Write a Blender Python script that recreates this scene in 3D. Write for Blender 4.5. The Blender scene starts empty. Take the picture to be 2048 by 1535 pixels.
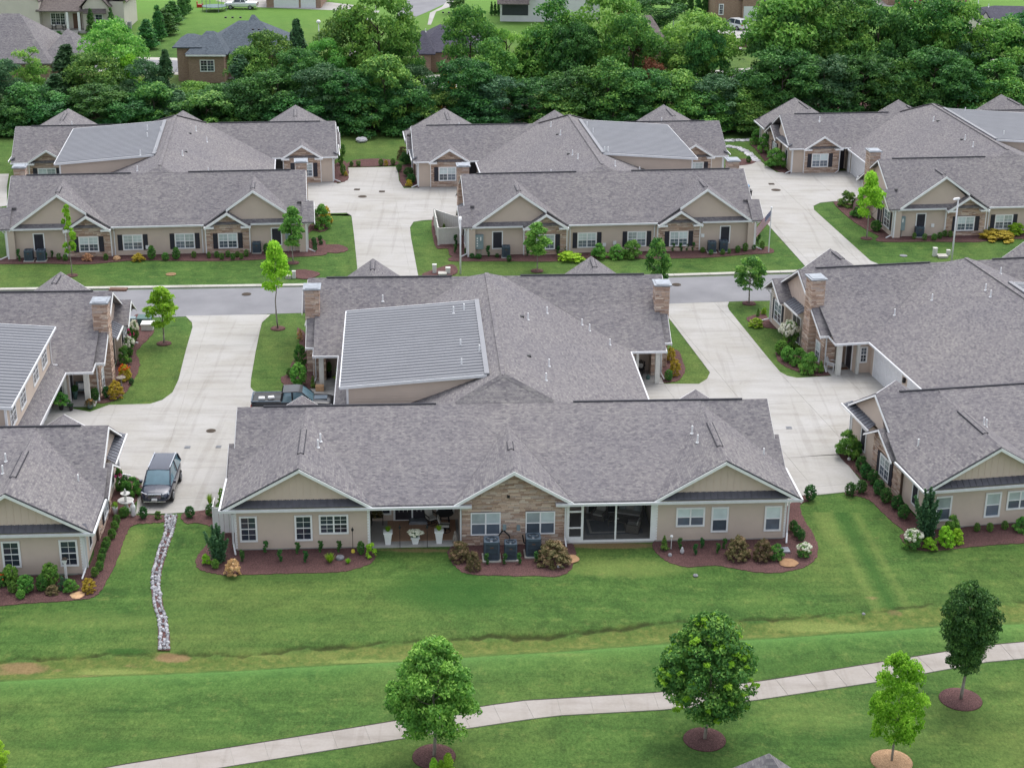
import bpy, math, random
import numpy as np
from mathutils import Vector, Matrix
R_ = math.radians
SC = bpy.context.scene
COL = SC.collection
# ------------------------------------------------------------ camera
FPX, CX, CY, CAMH = 3340.766, 1024.0, 767.5, 45.0
PITCH, ROLL = R_(21.538), R_(-0.556)
SP, CP = math.sin(PITCH), math.cos(PITCH)
cam_d = bpy.data.cameras.new("camera"); cam = bpy.data.objects.new("camera", cam_d); COL.objects.link(cam)
cam_d.sensor_fit = 'HORIZONTAL'; cam_d.sensor_width = 36.0; cam_d.lens = FPX/2048*36
cam_d.clip_start = 1.0; cam_d.clip_end = 4000
R0 = Vector((1, 0, 0)); D0 = Vector((0, -SP, -CP)); FW = Vector((0, CP, -SP))
AX = R0*math.cos(ROLL)+D0*math.sin(ROLL); AD = -R0*math.sin(ROLL)+D0*math.cos(ROLL)
mw = Matrix.Identity(4)
for i in range(3):
    mw[i][0] = AX[i]; mw[i][1] = -AD[i]; mw[i][2] = -FW[i]
mw[2][3] = CAMH
cam.matrix_world = mw
SC.camera = cam
# ------------------------------------------------------------ sky, sun, exposure (bright overcast day)
SUN_EL, SUN_AZ = 66, 20      # azimuth: degrees clockwise from +Y (high beyond the houses, veiled by cloud)
W = bpy.data.worlds.new("World"); SC.world = W; W.use_nodes = True
wn = W.node_tree.nodes; wl = W.node_tree.links; wn.clear()
sky = wn.new('ShaderNodeTexSky'); sky.sky_type = 'NISHITA'; sky.sun_disc = False
sky.sun_elevation = R_(SUN_EL); sky.sun_rotation = R_(SUN_AZ); sky.dust_density = 3.0; sky.air_density = 1.0
hs = wn.new('ShaderNodeHueSaturation'); hs.inputs['Saturation'].default_value = 0.36
bg = wn.new('ShaderNodeBackground'); bg.inputs['Strength'].default_value = 0.15
wo = wn.new('ShaderNodeOutputWorld')
wl.new(sky.outputs[0], hs.inputs['Color']); wl.new(hs.outputs[0], bg.inputs['Color']); wl.new(bg.outputs[0], wo.inputs['Surface'])
sd = bpy.data.lights.new("sun", 'SUN'); sd.energy = 0.65; sd.angle = R_(50); sd.color = (1.0, 0.97, 0.92)
so = bpy.data.objects.new("sun", sd); COL.objects.link(so)
az = R_(SUN_AZ); el = R_(SUN_EL)
sdir = Vector((math.sin(az)*math.cos(el), math.cos(az)*math.cos(el), math.sin(el)))
so.rotation_euler = (-sdir).to_track_quat('-Z', 'Y').to_euler()
SC.view_settings.view_transform = 'Standard'; SC.view_settings.look = 'None'
SC.view_settings.exposure = 0.93; SC.view_settings.gamma = 1.0; SC.view_settings.use_curve_mapping = False

def at(x, y, z=0.0):
    """ground point (height z) seen at photo pixel x, y"""
    u = (x-CX)/FPX; v = (y-CY)/FPX
    c, s = math.cos(ROLL), math.sin(ROLL)
    a = u*c-v*s; b = u*s+v*c
    d = (a, CP-b*SP, -SP-b*CP); t = (z-CAMH)/d[2]
    return (t*d[0], t*d[1], z)
def hgt(x, y, P):
    """height above ground of pixel y, for something standing at ground point P"""
    u = (x-CX)/FPX; v = (y-CY)/FPX
    c, s = math.cos(ROLL), math.sin(ROLL)
    b = u*s+v*c
    return CAMH + (-SP-b*CP)/(CP-b*SP)*P[1]
def mpp(P):
    """metres per photo pixel at a ground point"""
    return (P[1]*CP+(CAMH-P[2])*SP)/FPX
POSE = {'A': (.4, 88.21, 3.88), 'D': (-36.87, 182.28, 187.01), 'E': (4.28, 184.37, 186.88), 'F': (44.27, 191.81, 187.03), 'C': (41.38, 93.75, 10.86), 'B': (-39.98, 82.82, 4.22)}
for k, (ox, oy, a) in list(POSE.items()):
    POSE[k] = (ox-.25*math.cos(R_(a)), oy-.25*math.sin(R_(a)), R_(a))
def lw(b, x, y, z=0.0):
    ox, oy, a = POSE[b]; c, s = math.cos(a), math.sin(a)
    return (ox+c*x-s*y, oy+s*x+c*y, z)

# ------------------------------------------------------------ object helpers
def tag(o, label=None, cat=None, group=None, kind=None):
    if label: o['label'] = label
    if cat: o['category'] = cat
    if group: o['group'] = group
    if kind: o['kind'] = kind
    return o
def empty(name, loc, rz=0.0, label=None, cat=None, group=None):
    o = bpy.data.objects.new(name, None); COL.objects.link(o)
    o.empty_display_size = .3; o.location = loc; o.rotation_euler = (0, 0, rz)
    return tag(o, label, cat, group)
def copy_tree(o, parent=None):
    c = o.copy(); COL.objects.link(c)
    if parent: c.parent = parent
    for ch in list(o.children): copy_tree(ch, c)
    return c

class MB:
    def __init__(s): s.v = []; s.f = []; s.mi = []; s.cm = 0; s.g = []
    def add(s, vs, fs):
        n = len(s.v); s.g.append((n, len(s.f))); s.v += [tuple(p) for p in vs]
        for f in fs: s.f.append([i+n for i in f]); s.mi.append(s.cm)
        return s
    def poly(s, pts): return s.add(pts, [list(range(len(pts)))])
    def box(s, x0, x1, y0, y1, z0, z1):
        return s.add([(x0,y0,z0),(x1,y0,z0),(x1,y1,z0),(x0,y1,z0),(x0,y0,z1),(x1,y0,z1),(x1,y1,z1),(x0,y1,z1)],
                     [(0,3,2,1),(4,5,6,7),(0,1,5,4),(1,2,6,5),(2,3,7,6),(3,0,4,7)])
    def hexa(s, p): return s.add(p, [(0,3,2,1),(4,5,6,7),(0,1,5,4),(1,2,6,5),(2,3,7,6),(3,0,4,7)])
    def bar(s, p, q, w, h, up=(0,0,1)):
        p = Vector(p); q = Vector(q); d = (q-p).normalized(); u = Vector(up)
        a = d.cross(u); a = a.normalized() if a.length > 1e-6 else Vector((1,0,0)); b = a.cross(d)
        a *= w/2; b *= h/2
        return s.hexa([p-a-b, q-a-b, q+a-b, p+a-b, p-a+b, q-a+b, q+a+b, p+a+b])
    def tube(s, p, q, r, n=8, r2=None, cap=True):
        r2 = r if r2 is None else r2
        p = Vector(p); q = Vector(q); d = (q-p).normalized(); u = Vector((0,0,1)) if abs(d.z) < .9 else Vector((1,0,0))
        a = d.cross(u).normalized(); b = a.cross(d)
        vs = []
        for c, rr in ((p, r), (q, r2)):
            for i in range(n):
                t = 2*math.pi*i/n; vs.append(c+a*math.cos(t)*rr+b*math.sin(t)*rr)
        fs = [(i, (i+1) % n, n+(i+1) % n, n+i) for i in range(n)]
        if cap: fs += [list(range(n))[::-1], list(range(n, 2*n))]
        return s.add(vs, fs)
    def lathe(s, prof, c=(0,0,0), n=14):
        vs = []; k = len(prof)
        for r, z in prof:
            for i in range(n):
                t = 2*math.pi*i/n; vs.append((c[0]+r*math.cos(t), c[1]+r*math.sin(t), c[2]+z))
        fs = []
        for j in range(k-1):
            for i in range(n): fs.append((j*n+i, j*n+(i+1) % n, (j+1)*n+(i+1) % n, (j+1)*n+i))
        fs += [list(range(n))[::-1], list(range((k-1)*n, k*n))]
        return s.add(vs, fs)
    def ball(s, c, r, n=10, m=6, sz=1.0):
        prof = [(max(.001, r*math.sin(math.pi*j/m)), -r*sz*math.cos(math.pi*j/m)) for j in range(m+1)]
        return s.lathe(prof, c, n)
    def slab(s, pts, th=.12):
        """thick sloping polygon: top = pts, bottom th below"""
        n = len(pts); b = [(p[0], p[1], p[2]-th) for p in pts]
        a = Vector((0,0,0))
        for i in range(n):
            p, q = Vector(pts[i]), Vector(pts[(i+1) % n]); a += p.cross(q)
        if a.z < 0: pts = list(pts)[::-1]; b = b[::-1]
        fs = [list(range(n)), list(range(2*n-1, n-1, -1))]+[(i, n+i, n+(i+1) % n, (i+1) % n) for i in range(n)]
        return s.add(list(pts)+b, fs)
    def pieces(s):
        out = []; ends = s.g[1:]+[(len(s.v), len(s.f))]
        for (v0, f0), (v1, f1) in zip(s.g, ends):
            q = MB(); q.v = s.v[v0:v1]; q.f = [[i-v0 for i in f] for f in s.f[f0:f1]]; q.mi = [0]*len(q.f); q.g = [(0, 0)]; out.append(q)
        return out
    def build(s, name, mat, parent=None, loc=None, smooth=False, uv=True, bevel=0):
        me = bpy.data.meshes.new(name); me.from_pydata(s.v, [], s.f)
        for m in (mat if isinstance(mat, (list, tuple)) else [mat]): me.materials.append(m)
        if s.cm: me.polygons.foreach_set('material_index', s.mi)
        if smooth: me.polygons.foreach_set('use_smooth', [True]*len(me.polygons))
        me.update()
        if uv: auto_uv(me)
        o = bpy.data.objects.new(name, me); COL.objects.link(o)
        if loc: o.location = loc
        if parent is not None: o.parent = parent
        if bevel:
            m = o.modifiers.new('b', 'BEVEL'); m.width = bevel; m.segments = 2; m.limit_method = 'ANGLE'; m.angle_limit = R_(40)
        return o
def auto_uv(me):
    ul = me.uv_layers.new(name='uv'); vs = me.vertices; Z = Vector((0,0,1)); data = ul.data
    for p in me.polygons:
        n = p.normal
        if abs(n.z) > .9995 or n.length < .5: t = Vector((1,0,0)); b = Vector((0,1,0))
        else: t = Z.cross(n).normalized(); b = n.cross(t)
        for li in p.loop_indices:
            co = vs[me.loops[li].vertex_index].co
            data[li].uv = (co.dot(t), co.dot(b))

# ------------------------------------------------------------ materials
def srgb(h):
    h = h.lstrip('#'); c = [int(h[i:i+2], 16)/255 for i in (0, 2, 4)]
    return tuple(x/12.92 if x < .04045 else ((x+.055)/1.055)**2.4 for x in c)
class NT:
    def __init__(s, name):
        s.m = bpy.data.materials.new(name); s.m.use_nodes = True; s.t = s.m.node_tree; s.n = s.t.nodes; s.l = s.t.links
        s.b = s.n['Principled BSDF']
    def new(s, ty, **kw):
        n = s.n.new(ty)
        for k, v in kw.items(): setattr(n, k, v)
        return n
    def set(s, sock, v):
        if hasattr(v, 'is_linked') or hasattr(v, 'links'): s.l.new(v, sock)
        else: sock.default_value = (tuple(v)+(1,)) if isinstance(v, (tuple, list)) and len(v) == 3 and sock.type == 'RGBA' else v
    def mix(s, f, a, b, mode='MIX'):
        n = s.new('ShaderNodeMix', data_type='RGBA', blend_type=mode)
        s.set(n.inputs[0], f); s.set(n.inputs[6], a); s.set(n.inputs[7], b); return n.outputs[2]
    def noise(s, scale, vec=None, detail=4, rough=.55, dist=0):
        n = s.new('ShaderNodeTexNoise'); n.inputs['Scale'].default_value = scale; n.inputs['Detail'].default_value = detail
        n.inputs['Roughness'].default_value = rough; n.inputs['Distortion'].default_value = dist
        if vec is not None: s.l.new(vec, n.inputs['Vector'])
        return n.outputs['Fac']
    def ramp(s, v, stops):
        n = s.new('ShaderNodeValToRGB'); s.l.new(v, n.inputs[0]); e = n.color_ramp.elements
        while len(e) < len(stops): e.new(.5)
        for i, (p, c) in enumerate(stops):
            e[i].position = p; e[i].color = (tuple(c)+(1,)) if isinstance(c, tuple) else (c, c, c, 1)
        return n.outputs[0]
    def math(s, op, a, b=0.0, c=None):
        n = s.new('ShaderNodeMath', operation=op); s.set(n.inputs[0], a); s.set(n.inputs[1], b)
        if c is not None: s.set(n.inputs[2], c)
        return n.outputs[0]
    def co(s, kind='Object'): return s.new('ShaderNodeTexCoord').outputs[kind]
    def geo(s, kind): return s.new('ShaderNodeNewGeometry').outputs[kind]
    def map(s, vec, scale=(1,1,1), rot=(0,0,0)):
        n = s.new('ShaderNodeMapping'); s.l.new(vec, n.inputs[0]); n.inputs['Scale'].default_value = scale; n.inputs['Rotation'].default_value = rot
        return n.outputs[0]
    def bump(s, h, strength=.4, dist=.02):
        n = s.new('ShaderNodeBump'); n.inputs['Strength'].default_value = strength; n.inputs['Distance'].default_value = dist
        s.l.new(h, n.inputs['Height']); s.l.new(n.outputs[0], s.b.inputs['Normal'])
    def out(s, col, rough=.8, metal=0.0, spec=.3):
        s.set(s.b.inputs['Base Color'], col); s.set(s.b.inputs['Roughness'], rough); s.b.inputs['Metallic'].default_value = metal
        s.b.inputs['Specular IOR Level'].default_value = spec
        return s.m
def plain(name, col, rough=.6, metal=0.0, spec=.4, var=.12, scale=3.0, bump=0):
    t = NT(name)
    n = t.noise(scale, t.co(), 5, .6)
    c0 = tuple(x*(1-var) for x in col); c1 = tuple(min(1, x*(1+var)) for x in col)
    m = t.out(t.ramp(n, [(.3, c0), (.7, c1)]), rough, metal, spec)
    if bump: t.bump(t.noise(scale*8, t.co(), 4), bump, .01)
    return m
M = {}
def mk_shingle(name, c0, c1, c2):
    t = NT(name); uv = t.co('UV')
    br = t.new('ShaderNodeTexBrick'); t.l.new(uv, br.inputs['Vector'])
    br.offset = .37; br.inputs['Scale'].default_value = 1.0; br.inputs['Brick Width'].default_value = .17; br.inputs['Row Height'].default_value = .125
    br.inputs['Mortar Size'].default_value = .010; br.inputs['Mortar Smooth'].default_value = .3
    br.inputs['Color1'].default_value = (0,0,0,1); br.inputs['Color2'].default_value = (1,1,1,1); br.inputs['Mortar'].default_value = (-.2,-.2,-.2,1)
    br2 = t.new('ShaderNodeTexBrick'); t.l.new(uv, br2.inputs['Vector'])
    br2.offset = .61; br2.inputs['Scale'].default_value = 1.0; br2.inputs['Brick Width'].default_value = .26; br2.inputs['Row Height'].default_value = .125
    br2.inputs['Mortar Size'].default_value = 0; br2.inputs['Color1'].default_value = (0,0,0,1); br2.inputs['Color2'].default_value = (1,1,1,1)
    v = t.math('ADD', t.math('MULTIPLY', br.outputs['Color'], .50), t.math('MULTIPLY', br2.outputs['Color'], .42))
    v = t.math('ADD', v, t.math('MULTIPLY', t.noise(5, t.map(uv, (1, 1.4, 1)), 5, .7), .2))
    c = t.ramp(v, [(.12, c0), (.5, c1), (.98, c2)])
    big = t.noise(.14, t.co(), 4, .6)
    c = t.mix(t.ramp(big, [(.35, 0.0), (.7, .35)]), c, (.36, .345, .30), 'MIX') if False else t.mix(.5, c, t.ramp(big, [(.3, (.80,.80,.84)), (.7, (1.12,1.10,1.04))]), 'MULTIPLY')
    streak = t.noise(.9, t.map(uv, (2.2, .12, 1)), 3, .5)
    c = t.mix(.15, c, t.ramp(streak, [(.35, (.78,.78,.80)), (.65, (1.1,1.09,1.06))]), 'MULTIPLY')
    m = t.out(c, .95, 0, .15); t.bump(v, .5, .02); return m
M['shingle'] = mk_shingle('asphalt_shingle', srgb('#676469'), srgb('#7b787b'), srgb('#908d8c'))
M['shingle_brown'] = mk_shingle('brown_shingle', srgb('#5b5453'), srgb('#6f6866'), srgb('#7e7671'))
M['shingle_slate'] = mk_shingle('slate_shingle', srgb('#4b525b'), srgb('#5a626b'), srgb('#69727a'))
M['shingle_dark'] = mk_shingle('dark_shingle', srgb('#43424d'), srgb('#504f5b'), srgb('#5c5b66'))
def mk_siding(name, col, pitch=.18, vert=False):
    t = NT(name); uv = t.co('UV')
    n = t.noise(.8, t.co(), 4); f = t.noise(30, t.map(t.co(), (1, 1, .3)), 3)
    c = t.mix(.5, col, t.ramp(n, [(.3, (.88,.88,.88)), (.7, (1.08,1.07,1.06))]), 'MULTIPLY')
    m = t.out(c, .75, 0, .3); t.bump(f, .08, .005); return m
M['siding'] = mk_siding('beige_lap_siding', srgb('#c9b9ab'))
M['batten'] = mk_siding('beige_board_siding', srgb('#d2bfb2'))
M['cream_siding'] = mk_siding('cream_siding', srgb('#d4cdc2'))
M['white_siding'] = mk_siding('white_siding', srgb('#dedde0'))
def mk_stone():
    t = NT('ledge_stone'); r = t.geo('Random Per Island')
    c = t.ramp(r, [(0, srgb('#94796a')), (.22, srgb('#c5ab99')), (.42, srgb('#ab9488')), (.6, srgb('#d4bba8')), (.78, srgb('#b8a8a0')), (.92, srgb('#e0d0c0')), (1, srgb('#a58677'))])
    n = t.noise(14, t.co(), 5)
    c = t.mix(.6, c, t.ramp(n, [(.25, (.75,.72,.7)), (.75, (1.15,1.15,1.12))]), 'MULTIPLY')
    m = t.out(c, .9, 0, .2); t.bump(n, .4, .02); return m
M['stone'] = mk_stone()
M['mortar'] = plain('mortar', srgb('#5f5046'), .95)
def mk_brick():
    t = NT('brick_wall'); uv = t.co('UV'); br = t.new('ShaderNodeTexBrick'); t.l.new(uv, br.inputs['Vector'])
    br.inputs['Scale'].default_value = 1; br.inputs['Brick Width'].default_value = .22; br.inputs['Row Height'].default_value = .075; br.inputs['Mortar Size'].default_value = .008
    br.inputs['Color1'].default_value = srgb('#8d6f60')+(1,); br.inputs['Color2'].default_value = srgb('#a68774')+(1,); br.inputs['Mortar'].default_value = srgb('#a89a8e')+(1,)
    c = t.mix(.5, br.outputs['Color'], t.ramp(t.noise(3, t.co(), 5), [(.3, (.8,.78,.78)), (.7, (1.1,1.1,1.1))]), 'MULTIPLY')
    return t.out(c, .9, 0, .2)
M['brick'] = mk_brick()
M['white'] = plain('white_trim', (.83,.835,.84), .5, var=.05)
M['white_metal'] = plain('white_metal', (.70,.71,.73), .4, var=.06)
M['offwhite'] = plain('offwhite_vinyl', (.62,.62,.58), .5, var=.06)
M['darktrim'] = plain('dark_vent', (.025,.025,.035), .7)
M['shutter'] = plain('dark_shutter', (.03,.03,.042), .6)
M['screen'] = plain('dark_screen', (.05,.055,.07), .5)
M['metalroof'] = plain('ribbed_metal_roof', (.235,.24,.26), .5, .2, .4, var=.06, scale=.6)
M['metalpan_shaded'] = plain('metal_roof_pan_shaded', (.155,.16,.175), .5, .2, .4, var=.06, scale=.6)  # rib metal in a darker tone: shade between the ribs painted into the colour
M['pent'] = plain('dark_metal_pent_roof', (.12,.12,.14), .45, .3)
M['cap'] = plain('chimney_cap_metal', (.30,.325,.36), .45, .5, scale=2, var=.25)
def mk_glass(name, col, rough=.08):
    t = NT(name); n = t.noise(1.1, t.co(), 3); r = t.new('ShaderNodeObjectInfo').outputs['Random']
    f = t.math('ADD', t.math('MULTIPLY', n, .5), t.math('MULTIPLY', r, .5))
    return t.out(t.ramp(f, [(.25, tuple(x*.6 for x in col)), (.75, tuple(x*1.35 for x in col))]), rough, 0, .9)
M['glass'] = mk_glass('window_glass', (.035,.045,.065))
M['glass_mid'] = mk_glass('window_glass_curtained', (.12,.15,.19))
M['blind'] = mk_glass('window_glass_over_blind', (.52,.60,.61), .25)
def mk_screen():
    t = NT('insect_screen'); t.out((.03,.032,.038), .9, 0, .1); tr = t.new('ShaderNodeBsdfTransparent'); ms = t.new('ShaderNodeMixShader'); ms.inputs[0].default_value = .34
    t.l.new(tr.outputs[0], ms.inputs[1]); t.l.new(t.b.outputs[0], ms.inputs[2]); t.l.new(ms.outputs[0], t.n['Material Output'].inputs['Surface']); return t.m
M['insect'] = mk_screen()
M['door'] = plain('dark_door', (.035,.032,.042), .35)
M['garage'] = plain('white_garage_door', (.72,.73,.75), .5, var=.03)
def mk_concrete(name, col, warm, sc=.25):
    t = NT(name); g = t.geo('Position')
    a = t.noise(sc, g, 6, .6, .4); b = t.noise(6, g, 5, .7)
    st = t.noise(.7, t.map(g, (.25, 1.6, 1), (0, 0, .25)), 4, .6)
    c = t.ramp(a, [(.3, warm), (.6, col)])
    c = t.mix(.6, c, t.ramp(b, [(.25, (.86,.86,.86)), (.7, (1.06,1.06,1.06))]), 'MULTIPLY')
    c = t.mix(.45, c, t.ramp(st, [(.33, (.74,.72,.70)), (.52, (1.04,1.04,1.04))]), 'MULTIPLY')
    sp = t.noise(.55, g, 8, .75, 1.2); c = t.mix(.75, c, t.ramp(sp, [(.27, (.66,.65,.63)), (.36, (1,1,1))]), 'MULTIPLY')
    ty = t.noise(.9, t.map(g, (1.5, .06, 1), (0, 0, R_(6))), 3, .6); c = t.mix(.6, c, t.ramp(ty, [(.36, (.84,.83,.82)), (.44, (1,1,1))]), 'MULTIPLY')
    m = t.out(c, .9, 0, .2); t.bump(b, .15, .01); return m
M['concrete'] = mk_concrete('driveway_concrete', (.43,.42,.405), (.375,.36,.33))
M['walk'] = mk_concrete('sidewalk_concrete', (.37,.34,.315), (.33,.30,.27), .6)
M['kerb'] = mk_concrete('kerb_concrete', (.50,.49,.45), (.42,.40,.36), .8)
def mk_asphalt():
    t = NT('asphalt'); g = t.geo('Position'); a = t.noise(.3, g, 5); b = t.noise(40, g, 3)
    c = t.mix(.5, t.ramp(a, [(.3, (.20,.20,.215)), (.7, (.26,.26,.275))]), t.ramp(b, [(.3, (.8,.8,.8)), (.7, (1.2,1.2,1.2))]), 'MULTIPLY')
    return t.out(c, .9, 0, .2)
M['asphalt'] = mk_asphalt()
def mk_mulch(name, c0, c1):
    t = NT(name); g = t.geo('Position'); a = t.noise(9, g, 6, .75); b = t.noise(.8, g, 4); v = t.new('ShaderNodeTexVoronoi'); v.inputs['Scale'].default_value = 22; t.l.new(g, v.inputs['Vector'])
    f = t.math('ADD', t.math('MULTIPLY', a, .7), t.math('MULTIPLY', v.outputs['Distance'], .5))
    c = t.mix(.6, t.ramp(f, [(.3, c0), (.75, c1)]), t.ramp(b, [(.3, (.75,.75,.75)), (.7, (1.2,1.18,1.15))]), 'MULTIPLY')
    m = t.out(c, .97, 0, .1); t.bump(f, .8, .05); return m
M['mulch'] = mk_mulch('brown_mulch', srgb('#35282a'), srgb('#735755'))
M['tanmulch'] = mk_mulch('tan_mulch', srgb('#7d5f45'), srgb('#c09f80'))
M['soil'] = mk_mulch('bare_soil', srgb('#6c5540'), srgb('#a98d6e'))
def mk_grass():
    t = NT('lawn_grass'); g = t.geo('Position')
    big = t.noise(.05, g, 5, .6, .5); mid = t.noise(.45, g, 9, .74, .8); fine = t.noise(7, t.map(g, (1, .45, 1)), 6, .8); st = t.noise(1.1, g, 8, .78)
    dark, midc, yel, brn = srgb('#324e29'), srgb('#4c6936'), srgb('#6f7a45'), srgb('#776c4e')
    c = t.ramp(mid, [(.28, dark), (.5, midc), (.72, srgb('#5b7740'))])
    c = t.mix(t.ramp(big, [(.46, 0.0), (.68, .55)]), c, yel)
    c = t.mix(t.ramp(st, [(.54, 0.0), (.74, .5)]), c, srgb('#8d9358'))
    c = t.mix(t.ramp(t.noise(.8, t.map(g, (1.1, 1, 3)), 8, .8), [(.60, 0.0), (.76, .5)]), c, brn)
    # mown stripes: alternating light and dark passes
    wv = t.new('ShaderNodeTexWave', wave_type='BANDS', bands_direction='X'); wv.inputs['Scale'].default_value = .16; wv.inputs['Distortion'].default_value = 1.2; wv.inputs['Detail'].default_value = 2
    t.l.new(t.map(g, (1, 1, 1), (0, 0, R_(-12))), wv.inputs['Vector'])
    wv2 = t.new('ShaderNodeTexWave', wave_type='BANDS', bands_direction='Y'); wv2.inputs['Scale'].default_value = .13; wv2.inputs['Distortion'].default_value = 1.6; wv2.inputs['Detail'].default_value = 2
    t.l.new(t.map(g, (1, 1, 1), (0, 0, R_(-9))), wv2.inputs['Vector'])
    sep = t.new('ShaderNodeSeparateXYZ'); t.l.new(g, sep.inputs[0])
    near = t.ramp(t.math('DIVIDE', sep.outputs['Y'], 200.0), [(.43, 0.0), (.45, 1.0)])
    band = t.mix(near, wv2.outputs['Color'], wv.outputs['Color'])
    c = t.mix(.3, c, t.ramp(band, [(.25, (.82,.88,.82)), (.75, (1.12,1.10,1.02))]), 'MULTIPLY')
    c = t.mix(.9, c, t.ramp(fine, [(.3, (.55,.60,.55)), (.7, (1.4,1.36,1.36))]), 'MULTIPLY')
    c = t.mix(.55, c, t.ramp(t.noise(1.0, t.map(g, (.16, 2.3, 1), (0, 0, R_(-4))), 6, .7), [(.35, (.78,.82,.80)), (.65, (1.18,1.15,1.12))]), 'MULTIPLY')
    c = t.mix(.6, c, t.ramp(t.noise(2.6, g, 6, .8), [(.32, (.72,.78,.74)), (.68, (1.25,1.20,1.18))]), 'MULTIPLY')
    c = t.mix(.6, c, t.ramp(t.noise(24, g, 3, .8), [(.3, (.6,.62,.6)), (.7, (1.35,1.33,1.3))]), 'MULTIPLY')
    far = t.ramp(t.math('DIVIDE', sep.outputs['Y'], 400.0), [(.60, 0.0), (.72, .75)])
    c = t.mix(far, c, srgb('#6b9244'))
    m = t.out(c, .95, 0, .1); t.bump(fine, .6, .05); return m
M['grass'] = mk_grass()
def mk_grass2(name, c0, c1, c2):
    t = NT(name); g = t.geo('Position'); a = t.noise(.9, t.map(g, (.35, 1.6, 1), (0,0,R_(-4))), 6, .7, .4); f = t.noise(8, g, 6, .8)
    c = t.mix(.8, t.ramp(a, [(.3, c0), (.5, c1), (.72, c2)]), t.ramp(f, [(.25, (.62,.64,.6)), (.75, (1.35,1.32,1.3))]), 'MULTIPLY')
    m = t.out(c, .95, 0, .1); t.bump(f, .6, .05); return m
M['swale'] = mk_grass2('coarse_swale_grass', srgb('#4d5f30'), srgb('#6c7a3c'), srgb('#86844c'))
M['verge'] = mk_grass2('pale_mown_band', srgb('#4d7038'), srgb('#5f8545'), srgb('#709252'))
def mk_rock(name, c0, c1):
    t = NT(name); r = t.geo('Random Per Island'); oi = t.new('ShaderNodeObjectInfo').outputs['Random']; n = t.noise(6, t.co(), 5)
    f = t.math('FRACT', t.math('ADD', r, oi))
    c = t.mix(.6, t.ramp(f, [(0, c0), (1, c1)]), t.ramp(n, [(.3, (.7,.7,.7)), (.7, (1.15,1.15,1.15))]), 'MULTIPLY')
    m = t.out(c, .9, 0, .2); t.bump(n, .4, .03); return m
M['rock'] = mk_rock('pale_limestone', srgb('#828287'), srgb('#cfcfd3'))
M['tanrock'] = mk_rock('tan_stone', srgb('#8b6a4e'), srgb('#d2ac86'))
def mk_leaf(name, cols, trans=.3, hue=.5):
    """cols: dark, mid, light leaf colours"""
    t = NT(name); r = t.geo('Random Per Island'); oi = t.new('ShaderNodeObjectInfo').outputs['Random']
    at_ = t.new('ShaderNodeAttribute', attribute_name='tone').outputs['Fac']
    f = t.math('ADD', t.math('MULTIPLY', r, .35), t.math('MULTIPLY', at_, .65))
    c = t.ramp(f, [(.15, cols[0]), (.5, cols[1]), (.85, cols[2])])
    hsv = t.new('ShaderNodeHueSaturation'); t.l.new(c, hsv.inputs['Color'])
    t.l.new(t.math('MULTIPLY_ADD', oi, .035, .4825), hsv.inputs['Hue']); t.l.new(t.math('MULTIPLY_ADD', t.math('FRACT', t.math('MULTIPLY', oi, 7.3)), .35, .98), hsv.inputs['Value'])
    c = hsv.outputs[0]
    t.out(c, .55, 0, .25)
    tr = t.new('ShaderNodeBsdfTranslucent'); t.l.new(c, tr.inputs['Color'])
    ms = t.new('ShaderNodeMixShader'); ms.inputs[0].default_value = trans
    t.l.new(t.b.outputs[0], ms.inputs[1]); t.l.new(tr.outputs[0], ms.inputs[2])
    t.l.new(ms.outputs[0], t.n['Material Output'].inputs['Surface'])
    return t.m
def L(*hx): return [srgb(h) for h in hx]
M['leaf_tree'] = mk_leaf('broadleaf_foliage', L('#2c522a', '#4f7f3a', '#8bb252'))
M['leaf_deep'] = mk_leaf('deep_green_foliage', L('#224628', '#3b6b36', '#639548'))
M['leaf_blue'] = mk_leaf('blue_green_foliage', L('#2c4c38', '#456c48', '#6b8f60'))
M['leaf_cedar'] = mk_leaf('cedar_foliage', L('#213a27', '#365738', '#567a4a'))
M['leaf_lime'] = mk_leaf('lime_foliage', L('#5c8a22', '#8cba34', '#b6da4e'), .4)
M['leaf_young'] = mk_leaf('young_green_foliage', L('#3d6d30', '#659a44', '#9cc85e'), .35)
M['leaf_yellow'] = mk_leaf('yellow_foliage', L('#8c7a24', '#b8a436', '#d3c556'), .3)
M['leaf_brown'] = mk_leaf('bronze_foliage', L('#46502f', '#6f6a44', '#a3876c'), .2)
M['leaf_red'] = mk_leaf('rusty_dead_foliage', L('#5a3a2a', '#7e5038', '#93694a'), .2)
M['leaf_tan'] = mk_leaf('dried_tan_foliage', L('#8f6b4a', '#c09a70', '#dcbc94'), .2)
M['petal_white'] = mk_leaf('white_petals', L('#c9cbb0', '#dcdcc8', '#f0efe4'), .2)
M['petal_pink'] = mk_leaf('pink_petals', L('#a82060', '#d23a80', '#e868a0'), .2)
M['petal_orange'] = mk_leaf('orange_petals', L('#b0541a', '#d8741f', '#ec9630'), .2)
def mk_bark(name, c0, c1):
    t = NT(name); n = t.noise(12, t.map(t.co(), (1,1,.15)), 5)
    m = t.out(t.ramp(n, [(.3, c0), (.7, c1)]), .9, 0, .2); t.bump(n, .5, .02); return m
M['bark'] = mk_bark('grey_bark', srgb('#6b645c'), srgb('#a39c93'))
M['bark_dark'] = mk_bark('dark_bark', srgb('#3a332c'), srgb('#6a6057'))
M['black'] = plain('black_paint', (.02,.02,.022), .45)
M['rubber'] = plain('rubber', (.02,.02,.02), .8)
M['grey'] = plain('grey_paint', (.25,.26,.28), .5)
M['ac'] = plain('grey_blue_sheet_metal', (.085,.12,.16), .45, .2)
M['ac_dark'] = plain('dark_louver', (.02,.028,.04), .6)
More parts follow.
